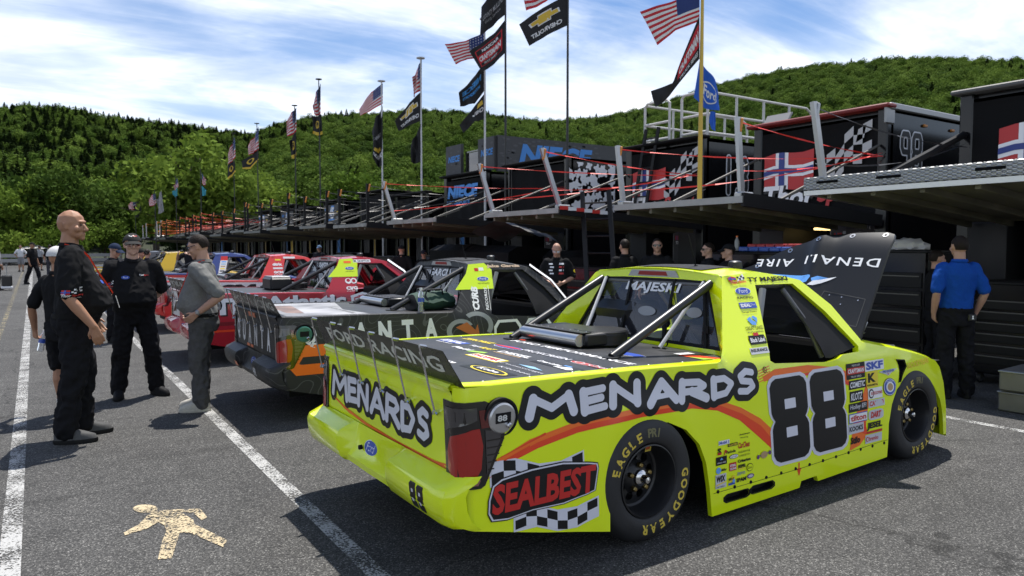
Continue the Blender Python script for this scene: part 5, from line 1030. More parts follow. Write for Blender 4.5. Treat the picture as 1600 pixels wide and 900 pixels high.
def diamond_mat():
    m = bpy.data.materials.new("diamond_plate"); m.use_nodes = True; t = m.node_tree; b = t.nodes["Principled BSDF"]; b.inputs["Base Color"].default_value = (.38, .38, .37, 1); b.inputs["Metallic"].default_value = .7; b.inputs["Roughness"].default_value = .38
    tcn = t.nodes.new("ShaderNodeTexCoord"); hs = []
    for rot in (45, -45):
        mp = t.nodes.new("ShaderNodeMapping"); mp.inputs["Rotation"].default_value = (R(rot), 0, 0); mp.inputs["Scale"].default_value = (0, 9, 22); t.links.new(tcn.outputs["Object"], mp.inputs[0])
        v = t.nodes.new("ShaderNodeTexVoronoi"); v.inputs["Scale"].default_value = 1.6; v.inputs["Randomness"].default_value = 0; t.links.new(mp.outputs[0], v.inputs["Vector"]); hs.append(v.outputs["Distance"])
    mn = t.nodes.new("ShaderNodeMath"); mn.operation = 'MINIMUM'; t.links.new(hs[0], mn.inputs[0]); t.links.new(hs[1], mn.inputs[1]); rp = t.nodes.new("ShaderNodeMapRange"); t.links.new(mn.outputs[0], rp.inputs[0]); rp.inputs[1].default_value = .15; rp.inputs[2].default_value = .45; rp.inputs[3].default_value = 1; rp.inputs[4].default_value = 0
    bp = t.nodes.new("ShaderNodeBump"); bp.inputs["Strength"].default_value = .9; bp.inputs["Distance"].default_value = .02; t.links.new(rp.outputs[0], bp.inputs["Height"]); t.links.new(bp.outputs[0], b.inputs["Normal"])
    return m
HM['diamond'] = diamond_mat()
def spots_art(D, x0, x1, z0, z1, m, seed, thr=0.0):
    """cow-like patches"""
    r = random.Random(seed); px = .035; nx = int((x1 - x0) / px) + 1; nz = int((z1 - z0) / px) + 1; c = [(r.random() * (x1 - x0), r.random() * (z1 - z0), .05 + .075 * r.random()) for _ in range(int((x1 - x0) * (z1 - z0) * 26))]
    X, Z = np.meshgrid(np.arange(nx) * px, np.arange(nz) * px); f = np.full(X.shape, 9.)
    for a, b, q in c: f = np.minimum(f, np.sqrt((X - a) ** 2 + (Z - b) ** 2) - q * (1 + .35 * np.sin(4 * np.arctan2(Z - b, X - a) + a * 9)))
    P, F = march(f, thr, x0, z0, px); D.put(P, F, m, 1)
def norway(D, x, z, w_, h_):
    """waving flag: red, white cross, navy cross"""
    wv = lambda a: .05 * h_ * math.sin(a * 6.0) + .10 * h_ * a
    def q(a0, a1, b0, b1, m, l): D.poly([(x + w_ * a, z + h_ * b + wv(a)) for a, b in ([(a0 + (a1 - a0) * i / 5, b0) for i in range(6)] + [(a1 - (a1 - a0) * i / 5, b1) for i in range(6)])], m, l, .3)
    q(0, 1, 0, 1, HM['red'], 0); q(.24, .50, 0, 1, HM['white'], 1); q(0, 1, .36, .66, HM['white'], 2); q(.31, .43, 0, 1, HM['navy'], 3); q(0, 1, .445, .575, HM['navy'], 4)
def racing_logo(D, W, sh=0.0):
    norway(D, -W / 2 + .30 + sh, 2.76, 1.12, .72)
    nx, nz = 6, 4
    for i in range(nx):
        for j in range(nz):
            if (i + j) % 2: continue
            f = lambda a, b: (.10 + 1.05 * a / nx, 2.85 + .62 * b / nz + .48 * (a / nx) ** 2 - .12 * math.sin(a * 1.3) + (b / nz) * .10 * (a / nx)); D.poly([f(i, j), f(i + 1, j), f(i + 1, j + 1), f(i, j + 1)], HM['grey'], 1, .4)
    D.poly([(.85, 3.55), (1.0, 3.62), (1.04, 3.85), (.89, 3.78)], HM['grey'], 1)
    D.text("Thor", -W / 2 + .30, 2.42, HM['black'], w_=1.20, h_=.46, layer=3, bold=.10, shear=.2); D.text("Thor", -W / 2 + .30, 2.42, HM['white'], w_=1.20, h_=.46, layer=4, bold=.03, shear=.2); D.text("Sport", .10, 2.42, HM['red'], w_=1.0, h_=.42, layer=4, bold=.04, shear=.2)
def hauler(X, yl, yr, cfg, L_=13.0, H=4.1):
    """yl: far (left) side, yr: near (right) side"""
    W = yl - yr; t = empty("race_transporter", (X, (yl + yr) / 2, 0)); tag(t, cfg['label'], "transporter", "race transporters backed up in a row")
    b = MB(); w2 = W / 2
    zc, zh = (H + 1.0) / 2, H - 1.0; b.box((L_ / 2 + .10, -w2 + .03, zc), (L_, .06, zh), 0); b.box((L_ / 2 + .10, w2 - .03, zc), (L_, .06, zh), 0); b.box((L_ / 2 + .1, 0, H - .04), (L_, W, .08), 0); b.box((L_ / 2 + .1, 0, 1.0), (L_, W - .1, .10), 1); b.box((L_ + .05, 0, zc), (.06, W - .02, zh - .1), 0)
    b.box((1.6, 0, 1.8), (.05, W - .14, 1.6), 1)
    b.box((.09, -w2 + .10, zc), (.20, .20, zh), 0, None, .02); b.box((.09, w2 - .10, zc), (.20, .20, zh), 0, None, .02); b.box((L_ / 2 + 2, 0, .55), (L_ - 4, 1.1, .7), 1)
    b.build("body", [HM['shell'], HM['dark']], t)
    if not cfg.get('simple'):
        for s_ in (-1, 1):
            for x in (9.0, 10.2): w_ = MB(); w_.lathe([(.30, .02), (.46, .0), (.50, .06), (.50, .24), (.46, .28), (.3, .28)], 20, c=(x, s_ * (w2 - .30) - .14, .5)); w_.lathe([(.30, .05), (.0, .05)], 20, 1, c=(x, s_ * (w2 - .30) - .14, .5)); w_.build("wheel", [TM['tyre'], HM['steel']], t)
    c = MB(); n = 16; c.loft([[( .02 * math.sin(y * 9 + z) , y, z) for y in np.linspace(-w2 + .18, w2 - .18, n)] for z in np.linspace(2.12, H - .15, 5)], 0); c.build("rear_curtain", [HM['curtain']], t, 60)
    tr = MB(); tr.box((-.02, 0, H + .02), (.30, W + .16, .07), 0, None, .02); tr.build("roof_edge", [cfg.get('trim', HM['curtain'])], t)
    if cfg.get('side_trim'):
        tr = MB(); tr.box((L_ / 2, -w2 - .02, H + .02), (L_, .08, .12), 0, None, .02); tr.box((.02, -w2 - .005, H - .12), (.3, .05, .34), 0, None, .02); tr.build("side_rail", [HM['trim']], t)
        for x in (1.2, 2.2, 4.2): m_ = MB(); m_.box((x, -w2 - .02, H - .22), (.12, .04, .05), 0, None, .01); m_.build("marker_lamp", [HM['amber']], t)
    # lift gate
    gx, gz0, gz1 = cfg.get('gx', -3.9), cfg.get('gz0', 2.14), cfg.get('gz1', 2.40); gw = cfg.get('gw', W) / 2
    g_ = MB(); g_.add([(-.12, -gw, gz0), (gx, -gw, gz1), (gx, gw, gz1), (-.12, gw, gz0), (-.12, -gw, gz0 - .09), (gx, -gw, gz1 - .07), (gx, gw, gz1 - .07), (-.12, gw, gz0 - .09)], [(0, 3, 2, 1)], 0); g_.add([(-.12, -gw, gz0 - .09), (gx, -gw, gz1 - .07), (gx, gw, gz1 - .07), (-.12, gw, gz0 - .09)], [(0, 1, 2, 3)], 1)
    for k in range(5): f = (k + .5) / 5; g_.beam((-.12, -gw + 2 * gw * f, gz0 - .13), (gx + .05, -gw + 2 * gw * f, gz1 - .11), .06, .08, 1)
    em = 2
    g_.beam((gx, -gw - .01, gz1 - .02), (gx, gw + .01, gz1 - .02), .05, cfg.get('lip', .10), em, (0, 0, 1)); g_.beam((gx, -gw, gz1 - .02), (-.12, -gw, gz0 - .02), .06, cfg.get('edge', .16), 3); g_.beam((gx, gw, gz1 - .02), (-.12, gw, gz0 - .02), .06, .14, 3)
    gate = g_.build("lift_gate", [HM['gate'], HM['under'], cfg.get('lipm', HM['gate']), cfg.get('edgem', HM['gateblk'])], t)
    if cfg.get('diamond'):
        d_ = MB(); d_.box((gx - .03, 0, gz1 + .045), (.05, 2 * gw + .04, .17), 0, None, .012); d_.box((gx - .02, 0, gz1 - .075), (.06, 2 * gw + .02, .06), 1); d_.build("tread_plate", [HM['diamond'], HM['alu']], gate)
        for y in (-.75, .35, 1.15): d_ = MB(); d_.box((gx - .058, y, gz1 + .055), (.006, .30, .035), 0, None, .015); d_.build("hand_slot", [HM['dark']], gate)
    if cfg.get('tape'):
        for k in range(6): m_ = MB(); m_.box((gx + .10 + .20 * k, -gw - .035, gz1 + .03 - .0133 * k), (.20, .012, .07), k % 2); m_.build("reflective_tape", [HM['tape'], HM['white']], gate)
    # posts on the outer edge
    for y, hgt, lx, ly in cfg.get('posts', []):
        p = MB(); base = Vector((gx + .12, y, gz1)); top = base + Vector((lx, ly, hgt)); p.beam(base, top, .085, .06, 0, (0, 1, 0)); p.box(base + Vector((.05, 0, .05)), (.30, .14, .10), 0, None, .02); p.build("gate_post", [cfg.get('postm', HM['steel'])], gate)
        r_ = MB(); r_.box(top + Vector((.04, -.03, -.12)), (.05, .05, .22), 0, Matrix.Rotation(R(12), 3, 'Y'), .012); r_.build("ratchet", [cfg.get('ratm', HM['amber'])], gate)
        sx = .0; far = (0.0, math.copysign(w2 - .05, cfg.get('anchor', -1)) if cfg.get('cross', True) else y, min(3.25, H - .12))
        for k, (za, zb) in enumerate(((-.06, 0), (-.80, .06))):
            s_ = MB(); a_ = top + Vector((lx * za / hgt, 0, za)); bq = Vector((far[0] - .05, far[1], far[2] + zb)); sg = .05 + .05 * ((k * 7 + int(abs(y) * 10)) % 3); pp = [a_.lerp(bq, f) - Vector((0, 0, sg * 4 * f * (1 - f))) for f in np.linspace(0, 1, 9)]; s_.loft([[tuple(q + Vector((0, .012 * math.sin(i * .9 + k), .013 * math.cos(i * .9 + k)))) for i, q in enumerate(pp)], [tuple(q - Vector((0, .012 * math.sin(i * .9 + k), .013 * math.cos(i * .9 + k)))) for i, q in enumerate(pp)]], 0); s_.build("strap", [cfg.get('strapm', HM['strapred'])], gate)
    for y in cfg.get('rods', (-1, 1)):
        r_ = MB(); r_.tube([(gx + 1.0, y * (gw - .12), gz1 + .0), (-.05, y * (gw - .12), min(3.45, H - .1))], cfg.get('rodr', .024), 8); r_.tube([(gx + 1.0, y * (gw - .12), gz1 + .0), (gx + 2.2, y * (gw - .12), gz1 + .40)], cfg.get('rodr', .024) * .6, 8); r_.build("gate_strut", [cfg.get('rodm', HM['rod'])], t)
    D = Decal(lambda a, z, off: Vector((-.03 - off, -a, z)), step=.004, base=.006)
    if cfg.get('rear'): cfg['rear'](D, W)
    if D.mb.f: D.build("rear_graphic", t)
    D = Decal(lambda a, z, off: Vector((a, -w2 - off, z)), step=.003, base=.006)
    if cfg.get('side'): cfg['side'](D)
    if D.mb.f: D.build("side_graphic", t)
    # inside the open rear: cabinets left and right, ceiling lamp
    if not cfg.get('simple'):
        for s_ in (-1, 1): i_ = MB(); i_.box((.75, s_ * (w2 - .42), 1.55), (1.5, .65, 1.0), 0, None, .01); i_.build("cabinet", [HM['wood']], t)
        dr = MB(); dr.box((.06, -.62, 1.58), (.04, .58, 1.06), 0, None, .01); dr = dr.build("door_panel", [HM['trim']], t)
        D = Decal(lambda a, z, off: Vector((.035 - off, -a, z)), base=.004, step=.003); D.rect(.36, 1.08, .52, .98, HM['dkgrey'], 0); D.rect(.42, 1.82, .16, .10, HM['red'], 1); D.rect(.46, 1.82, .03, .10, HM['navy'], 2); D.rect(.60, 1.83, .18, .12, HM['grey'], 1); D.text("Thor", .44, 1.72, HM['white'], w_=.22, h_=.07, layer=2, shear=.2, bold=.03); D.build("door_graphic", dr)
    for j, (yy, ww, mm) in enumerate(cfg.get('panels', [])): q = MB(); q.box((.04, yy, 1.58), (.03, ww, .95), 0, None, .01); q.box((.02, yy - ww / 2 - .02, 1.58), (.03, .025, 1.0), 1); q.box((.02, yy + ww / 2 + .02, 1.58), (.03, .025, 1.0), 1); q.build("interior_panel", [mm, HM['trim']], t)
    if cfg.get('lamp'):
        l_ = MB(); l_.box((.8, .1, 2.02), (.5, .55, .05), 0, None, .02); l_.build("ceiling_lamp", [HM['warm']], t)
    return t
def num_outline(D, txt, x, z, w_, h_):
    """outlined racing digits drawn as bands round their strokes"""
    G_ = {'9': [[(.9, .1), (.9, .85), (.75, 1), (.25, 1), (.1, .85), (.1, .6), (.25, .47), (.9, .47)]], '8': [[(.2, .5), (.08, .62), (.08, .88), (.22, 1), (.78, 1), (.92, .88), (.92, .62), (.8, .5), (.92, .38), (.92, .12), (.78, 0), (.22, 0), (.08, .12), (.08, .38), (.2, .5), (.8, .5)]], '1': [[(.45, 0), (.45, 1)]], '3': [[(.05, .95), (.75, 1), (.92, .85), (.92, .62), (.75, .5), (.3, .5)], [(.75, .5), (.92, .38), (.92, .15), (.75, 0), (.05, .05)]]}
    px = w_ / 110; nx, nz = 130, int(h_ * 1.35 / px); X, Z = np.meshgrid(x - .09 + np.arange(nx) * px, z - .09 + np.arange(nz) * px); d = np.full(X.shape, 9.); cw = w_ / len(txt)
    for k, ch in enumerate(txt):
        for pl in G_[ch]:
            for (a0, b0), (a1, b1) in zip(pl[:-1], pl[1:]):
                ax, az, bx, bz = x + cw * (k + .12 + .76 * a0), z + h_ * b0, x + cw * (k + .12 + .76 * a1), z + h_ * b1; t = np.clip(((X - ax) * (bx - ax) + (Z - az) * (bz - az)) / ((bx - ax) ** 2 + (bz - az) ** 2 + 1e-9), 0, 1); d = np.minimum(d, np.hypot(X - ax - t * (bx - ax), Z - az - t * (bz - az)) - cw * .10)
    P, F = march(d, cw * .09, x - .09, z - .09, px); D.put(P, F, HM['white'], 0); P, F = march(d, cw * .02, x - .09, z - .09, px); D.put(P, F, HM['black'], 1)
def rear_thor(D, W): racing_logo(D, W)
hauler(12.5, 5.85, 2.95, dict(label="black transporter nearest the camera with bright tread plate gate edge", trim=mat('edge_grey', (.10, .10, .10), .6, .2), rear=lambda D, W: racing_logo(D, W, .30), gx=-3.95, gz1=2.44, gw=2.95, diamond=True, posts=[(1.30, 1.12, -.10, .12)], strapm=HM['strapblk'], ratm=HM['steel'], rods=(1,), rodr=.06, rodm=HM['gateblk'], edgem=HM['gate'], cross=False, anchor=1))
hauler(12.5, 9.85, 7.02, dict(label="black transporter with red roof edge and number 98 on its side", trim=HM['redtrim'], side_trim=True, rear=rear_thor, side=lambda D: num_outline(D, "98", .38, 3.08, .78, .60), gx=-3.8, gz1=2.38, gw=2.8, edge=.20, posts=[(-1.28, 1.22, .0, .10), (1.32, 1.10, -.02, .15)], lamp=True, tape=False))
t13 = hauler(12.5, 13.75, 11.2, dict(label="black transporter with number 13 and a white railed deck on its roof", trim=HM['curtain'], rear=rear_thor, side=lambda D: num_outline(D, "13", .62, 2.92, .92, .78), gx=-4.1, gz1=2.38, gw=2.7, posts=[(-1.25, 1.18, -.35, .15), (1.2, 1.12, -.30, .15)], tape=True))
hauler(12.1, 18.6, 15.6, dict(label="black transporter with white cow patches on its side", trim=HM['curtain'], side=lambda D: spots_art(D, .02, 1.7, 2.3, 4.0, HM['white'], 3), gx=-4.0, gz1=2.34, gw=2.9, posts=[(1.2, 1.1, -.3, .1)], strapm=HM['strapred'], lipm=HM['gate']))
def rear_niece(D, W): D.text("NIECE", -1.15, 3.34, HM['blue'], w_=2.1, h_=.44, layer=0, bold=.06, shear=.15); D.text("MOTORSPORTS", -1.2, 3.12, HM['blue'], w_=1.6, h_=.14, layer=0, bold=.03, shear=.1)
niece = hauler(12.2, 22.95, 20.0, dict(label="black transporter with blue lettering and tall banner panels on its roof", rear=rear_niece, gx=-4.1, gz1=2.33, gw=2.8, panels=[(.9, .35, HM['blue']), (.2, .30, HM['blue']), (-.6, .5, HM['dkgrey'])], posts=[(1.2, 1.2, 0, 0), (-1.2, 1.2, 0, 0)], postm=HM['gateblk'], strapm=HM['strapblk'], side=lambda D: None))
def rear_num(n):
    def f(D, W): D.rect(-1.15, 2.75, 2.35, .95, HM['dkgrey'], 0, 0, 0, .5); D.text("NIECE", -1.05, 3.42, HM['blue'], w_=.50, h_=.14, layer=1, bold=.05); D.text(n, -.38, 3.0, HM['blue'], w_=.66, h_=.66, layer=1, bold=.10, shear=.15); D.text(n, -.36, 3.02, HM['white'], w_=.60, h_=.58, layer=2, bold=.05, shear=.15); D.poly([(-1.1, 2.72), (-.4, 2.95), (.3, 2.95), (.3, 3.02), (-.5, 3.02), (-1.1, 2.82)], HM['blue'], 1); bowtie(D, .80, 3.35, .42, .15); D.text("CHEVROLET", .55, 3.05, HM['white'], w_=.50, h_=.06, layer=1)
    return f
def bowtie(D, x, z, w_, h_, m=None):
    D.poly([(x + w_ * a, z + h_ * b) for a, b in ((-.5, -.22), (-.20, -.22), (-.20, -.5), (.24, -.5), (.24, -.22), (.46, -.22), (.5, .22), (.20, .22), (.20, .5), (-.24, .5), (-.24, .22), (-.46, .22))], HM['white'], 1); D.poly([(x + .9 * w_ * a, z + .84 * h_ * b) for a, b in ((-.5, -.22), (-.20, -.22), (-.20, -.5), (.24, -.5), (.24, -.22), (.46, -.22), (.5, .22), (.20, .22), (.20, .5), (-.24, .5), (-.24, .22), (-.46, .22))], m or HM['gold'], 2)
bp = [(1.25, 1.25, 0, 0), (-1.25, 1.25, 0, 0)]
far = [(27.2, None, "plain black transporter next beyond the blue lettered one", HM['strapblk']), (31.4, None, "plain black transporter just before the number 45 one", HM['strapblk']), (35.7, "45", "black transporter with number 45 panel on its rear", HM['strapblk']), (40.0, None, "plain black transporter between numbers 45 and 44", HM['strapblk']), (44.2, "44", "black transporter with number 44 panel on its rear", HM['strapblk']), (48.5, "42", "black transporter with number 42 panel on its rear", HM['strapred']), (53, None, "black transporter with red straps just beyond number 42", HM['strapred']), (57.5, None, "second red strapped transporter beyond number 42", HM['strapred']), (62, None, "black transporter at the start of the orange strapped ones", HM['straporg']), (66.5, None, "middle transporter of those with orange straps", HM['straporg']), (71, None, "orange strapped transporter beside the far lot trees", HM['straporg']), (76, None, "farthest transporter of the row with pale posts", HM['straporg'])]
for k, (yl, n, lab, sm) in enumerate(far):
    hauler(12.2 + .15 * math.sin(k * 2.1), yl, yl - 3.0, dict(label=lab, simple=True, panels=[((.9, .3, HM['dkgrey']), (.3, .16, (HM['gold'], HM['blue'], HM['grey'])[k % 3]), (-.7, .4, (HM['dkgrey'], HM['gold'], HM['blue'])[k % 3])), ((.7, .5, HM['dkgrey']), (-.2, .14, HM['gold']))][k % 2], rear=rear_num(n) if n else None, gx=-3.9 - .25 * math.sin(k * 1.7), gz1=2.40 + .10 * math.sin(k * 2.9), gw=2.9, posts=[(1.25, 1.15 + .25 * ((k * 37) % 5) / 5, 0, 0), (-1.25, 1.2 + .25 * ((k * 53) % 5) / 5, 0, 0)], postm=HM['gateblk'] if k < 9 else HM['steel'], strapm=sm, rodr=.025, lipm=HM['gate'] if k % 2 else HM['trim'], cross=(k % 2 == 0)), H=(3.7 + .35 * ((k * 29) % 3) / 2) if k < 6 else 3.5)
# ---- roof deck railing
rd = empty("roof_railing", (13.0, 12.4, 4.18)); tag(rd, "white tubular safety railing round a viewing deck on the number 13 transporter", "railing")
def rail_run(pts, nm="rail"):
    m_ = MB(); m_.tube(pts, .032, 8); m_.build(nm, [HM['rail']], rd)
for y in (-.85, 1.2):
    rail_run([(0, y, .0), (0, y, .98), (.06, y, 1.05), (3.7, y, 1.05), (3.9, y, .95), (3.95, y, .75), (3.95, y, 0)]); rail_run([(0, y, .55), (3.95, y, .55)], "mid_rail"); rail_run([(0, y, .12), (3.95, y, .12)], "toe_rail")
    for x in (1.0, 2.0, 3.0): rail_run([(x, y, 0), (x, y, 1.05)], "upright")
for y0, y1 in ((-.85, -.05), (.35, 1.2)): rail_run([(0, y0, 0), (0, y0, 1.0), (0, y0 + .08, 1.08), (0, y1 - .08, 1.08), (0, y1, 1.0), (0, y1, 0)]); rail_run([(0, y0, .55), (0, y1, .55)], "mid_rail"); rail_run([(0, y0, .15), (0, y1, .15)], "toe_rail")
# ---- satellite panel
sp = MB(); sp.box((12.9, 9.6, 4.27), (.05, .62, .36), 0, Matrix.Rotation(R(35), 3, 'Y'), .02); sp.tube([(12.95, 9.6, 4.08), (12.95, 9.6, 4.27)], .05, 10, 1); tag(sp.build("satellite_panel", [mat("panel_grey", (.22, .22, .22), .5), HM['trim']]), "grey satellite panel tilted on the red edged roof", "antenna")
# ---- tall banner boxes on the blue lettered transporter
def camo(D, x0, x1, z0, z1, seed): D.rect(x0, z0, x1 - x0, z1 - z0, HM['dkgrey'], 0, 0, 0, 1.0); r = random.Random(seed); [D.ell(x0 + .1 + (x1 - x0 - .2) * r.random(), z0 + .06 + (z1 - z0 - .12) * r.random(), .09, .035, mat("camo_grey", (.075, .075, .078), .6), 1, 10) for _ in range(int((x1 - x0) * (z1 - z0) * 16))]
def banner(y0, y1, lab, txt=True):
    b = MB(); b.box((12.36, (y0 + y1) / 2, 4.68), (.10, y1 - y0, 1.06)); o = b.build("roof_banner", [HM['dkgrey']]); tag(o, lab, "banner")
    D = Decal(lambda a, z, off: Vector((12.31 - off, -a, z)), base=.004, step=.003); camo(D, -y1, -y0, 4.15, 5.21, int(y0 * 10)); D.text("NIECE", -y1 + .2, 4.62, HM['blue'], w_=(y1 - y0) * .75, h_=.22, layer=3, bold=.04, shear=.15); D.build("banner_print", o)
banner(21.9, 23.0, "dark banner with small blue name beside the gap on the roof"); banner(19.75, 20.75, "dark narrow banner with blue name at the roof corner")
b = MB(); b.box((15.3, 19.72, 4.66), (5.8, .10, 1.15)); o = b.build("roof_banner", [HM['dkgrey']]); tag(o, "long dark banner with large blue name along the roof side", "banner")
D = Decal(lambda a, z, off: Vector((a, 19.665 - off, z)), base=.004, step=.003); camo(D, 12.4, 18.2, 4.10, 5.22, 9); D.text("NIECE", 13.2, 4.35, HM['blue'], w_=3.1, h_=.68, layer=3, bold=.05, shear=.2); D.build("banner_print", o)
b = MB(); b.box((12.5, 21.3, 4.5), (.06, 1.1, .75)); b.box((12.45, 21.3, 4.9), (.05, 1.1, .04)); tag(b.build("windscreen_panel", [TM['glass_dark']]), "smoked panel in the gap between the two roof banners", "panel")
# ---- ladders
def ladder(p0, p1, wdir, wid, n, lab, m):
    t = empty("ladder", p0); tag(t, lab, "ladder"); p0 = Vector(p0); d = Vector(p1) - p0; wv = Vector(wdir).normalized() * wid / 2
    for s_ in (-1, 1): q = MB(); q.beam(wv * s_, wv * s_ + d, .035, .09, 0, wv); q.build("stile", [m], t)
    for k in range(n): q = MB(); c = d * ((k + .7) / (n + .4)); q.tube([c - wv, c + wv], .018, 6); q.build("rung", [m], t)
ladder((8.6, 10.0, .0), (9.2, 11.0, 2.75), (.3, -1, 0), .62, 8, "black ladder leaning on the gate edge above the bald crewman", HM['gateblk'])
ladder((12.36, 13.15, 2.3), (12.4, 12.72, 4.5), (0, 1, 0), .42, 6, "black ladder standing against the rear of the number 13 transporter", HM['gateblk'])
# ---- black carts and cabinets under the gates
def cart(x, y, w_, d_, h_, lab, drawers=5, m=None, tilt=0):
    t = empty("pit_cart", (x, y, 0), tilt); tag(t, lab, "cart", "black pit carts under the transporter gates")
    b = MB(); b.box((0, 0, .12 + (h_ - .12) / 2), (d_, w_, h_ - .14), 0, None, .02); b.box((0, 0, h_ - .02), (d_ + .04, w_ + .04, .04), 1, None, .01); b.build("body", [m or HM['shell'], HM['gateblk']], t)
    for k in range(drawers): q = MB(); q.box((-d_ / 2 - .008, 0, .30 + k * (h_ - .45) / drawers), (.018, w_ - .10, (h_ - .5) / drawers - .03), 0, None, .006); f = q.build("drawer", [HM['gateblk']], t); q = MB(); q.box((-d_ / 2 - .022, 0, .30 + k * (h_ - .45) / drawers + .05), (.012, w_ - .16, .014), 0); q.build("pull", [HM['rod']], f)
    for sx in (-1, 1):
        for sy in (-1, 1): q = MB(); q.lathe([(.06, -.02), (.065, 0), (.06, .02)], 10, c=(sx * (d_ / 2 - .1), sy * (w_ / 2 - .1), .065)); q.build("caster", [TM['tyre']], t)
    return t
cart(9.7, 5.25, 1.15, .8, 1.62, "tall black tool cart behind the raised hood with white towel on top"); cart(9.9, 3.6, 1.3, .8, 1.25, "black drawer cabinet beside the man in blue", 6); cart(10.2, 2.2, 1.2, .8, 1.7, "tall black cabinet with lit panel at the picture's right edge", 4)
cart(9.6, 7.25, 1.7, .8, 1.58, "black cart with red and blue bins on top", 4); cart(10.4, 9.3, 1.5, .8, 1.3, "low black cart behind the sunglasses crewman", 5); cart(9.8, 11.6, 1.4, .8, 1.25, "black cart below the leaning ladder", 4); cart(10.2, 19.2, 1.5, .8, 1.4, "black cart beyond the covered tents", 4); cart(9.9, 22.2, 1.5, .8, 1.35, "black cart under the blue lettered transporter", 4); cart(9.8, 25.5, 1.6, .8, 1.45, "black cart beside the man in the blue cap", 4); cart(9.6, 30.0, 1.6, .8, 1.4, "black cart behind the red truck cabs", 4); cart(9.6, 34.6, 1.6, .8, 1.4, "black cart under the number 45 transporter", 4)
def tent(x, y, w_, d_, h_, lab):
    b = MB(); r = random.Random(int(y * 7)); rows = []
    for a in np.linspace(0, 1, 9):
        prof = [(-d_ / 2 - .05, 0), (-d_ / 2, h_ * .5), (-d_ / 2 + .03, h_ * .92), (-d_ * .3, h_ * (1.0 + .03 * r.random())), (0, h_ * (.97 + .05 * r.random())), (d_ / 2, h_ * .95), (d_ / 2, 0)]; rows.append([(x + p[0] + .03 * r.random(), y - w_ / 2 + w_ * a, p[1]) for p in prof])
    b.loft(rows); b.add(rows[0], [tuple(range(7))]); b.add(rows[-1], [tuple(range(7))[::-1]]); o = b.build("covered_cart", [HM['curtain']]); tag(o, lab, "covered cart", "carts under black covers")
tent(10.0, 15.3, 2.2, 1.6, 1.66, "cart under a black cover left of the bald crewman"); tent(10.3, 17.9, 2.0, 1.6, 1.70, "cart under a black cover behind the two cap wearers"); tent(10.6, 13.0, 1.6, 1.4, 1.55, "cart under a black cover behind the bald crewman")
cv = MB(); cv.loft([[(9.8 + .5 * b_, 13.6 + 2.4 * a, 1.78 + .38 * math.sin(math.pi * (a * .8 + .1)) - .12 * b_ + .03 * math.sin(a * 14 + b_ * 5)) for b_ in np.linspace(-1, 1, 6)] for a in np.linspace(0, 1, 14)]); tag(cv.build("grey_tarp", [mat("tarp_grey", (.07, .07, .068), .6, noise=(2, .3))], smooth=60), "grey tarpaulin slung over the black covers", "tarp")
# small things on the carts
for k, (y, lab, m) in enumerate(((6.95, "row of red parts bins on the black cart", mat("bin_red", (.38, .03, .03), .4)),)):
    b = MB(); [b.box((9.45, y - .42 + .17 * j, 1.66), (.22, .15, .09), 0, None, .012) for j in range(6)]; tag(b.build("bin_tray", [m]), lab, "bins")
b = MB(); [b.box((9.25, 6.72 + .19 * j - .45, 1.625), (.14, .17, .07), 0, None, .012) for j in range(7)]; tag(b.build("bin_tray", [mat("bin_blue", (.03, .09, .35), .4)]), "row of blue parts bins in front of the red ones", "bins")
bt = MB(); bt.lathe([(.001, 0), (.036, 0), (.038, .02), (.036, .15), (.02, .19), (.014, .20), (.014, .215)], 16, axis='Z', c=(9.3, 7.62, 1.60)); bt.lathe([(.017, .212), (.017, .235), (.001, .236)], 12, 1, axis='Z', c=(9.3, 7.62, 1.60)); tag(bt.build("drink_bottle", [mat("drink_clear", (.30, .30, .28), .2), mat("cap_orange", (.85, .2, .03), .4)]), "clear drink bottle with orange cap beside the bins", "bottle")
tw = MB(); bm = bmesh.new(); bmesh.ops.create_icosphere(bm, subdivisions=3, radius=1)
for v in bm.verts: v.co = Vector((v.co.x * .16, v.co.y * .24, max(-.35, v.co.z) * .11)) * (1 + .22 * math.sin(v.co.x * 7 + 1) * math.sin(v.co.y * 9)) + Vector((9.55, 5.05, 1.66))
tw.add([v.co.copy() for v in bm.verts], [[q.index for q in f.verts] for f in bm.faces]); bm.free(); tag(tw.build("towel", [mat("towel_white", (.52, .50, .47), .9)], smooth=60), "crumpled white towel on the tall black tool cart", "towel")
# aluminium cases on the ground at the right
for k, z in enumerate((0, .215)):
    b = MB(); b.box((0, 0, .105), (.62, 1.30, .205), 0, None, .015); b.box((-.005, 0, .195), (.635, 1.315, .018), 1, None, .006); o = b.build("aluminium_case", [mat("case_grey", (.17, .165, .155), .5, .5, noise=(6, .15)), HM['trim']]); o.location = (8.40, 2.68, z); o.rotation_euler = (0, 0, R(3 * k)); tag(o, ("lower dull aluminium case on the asphalt", "upper dull aluminium case stacked on the other")[k], "case", "stacked aluminium cases")
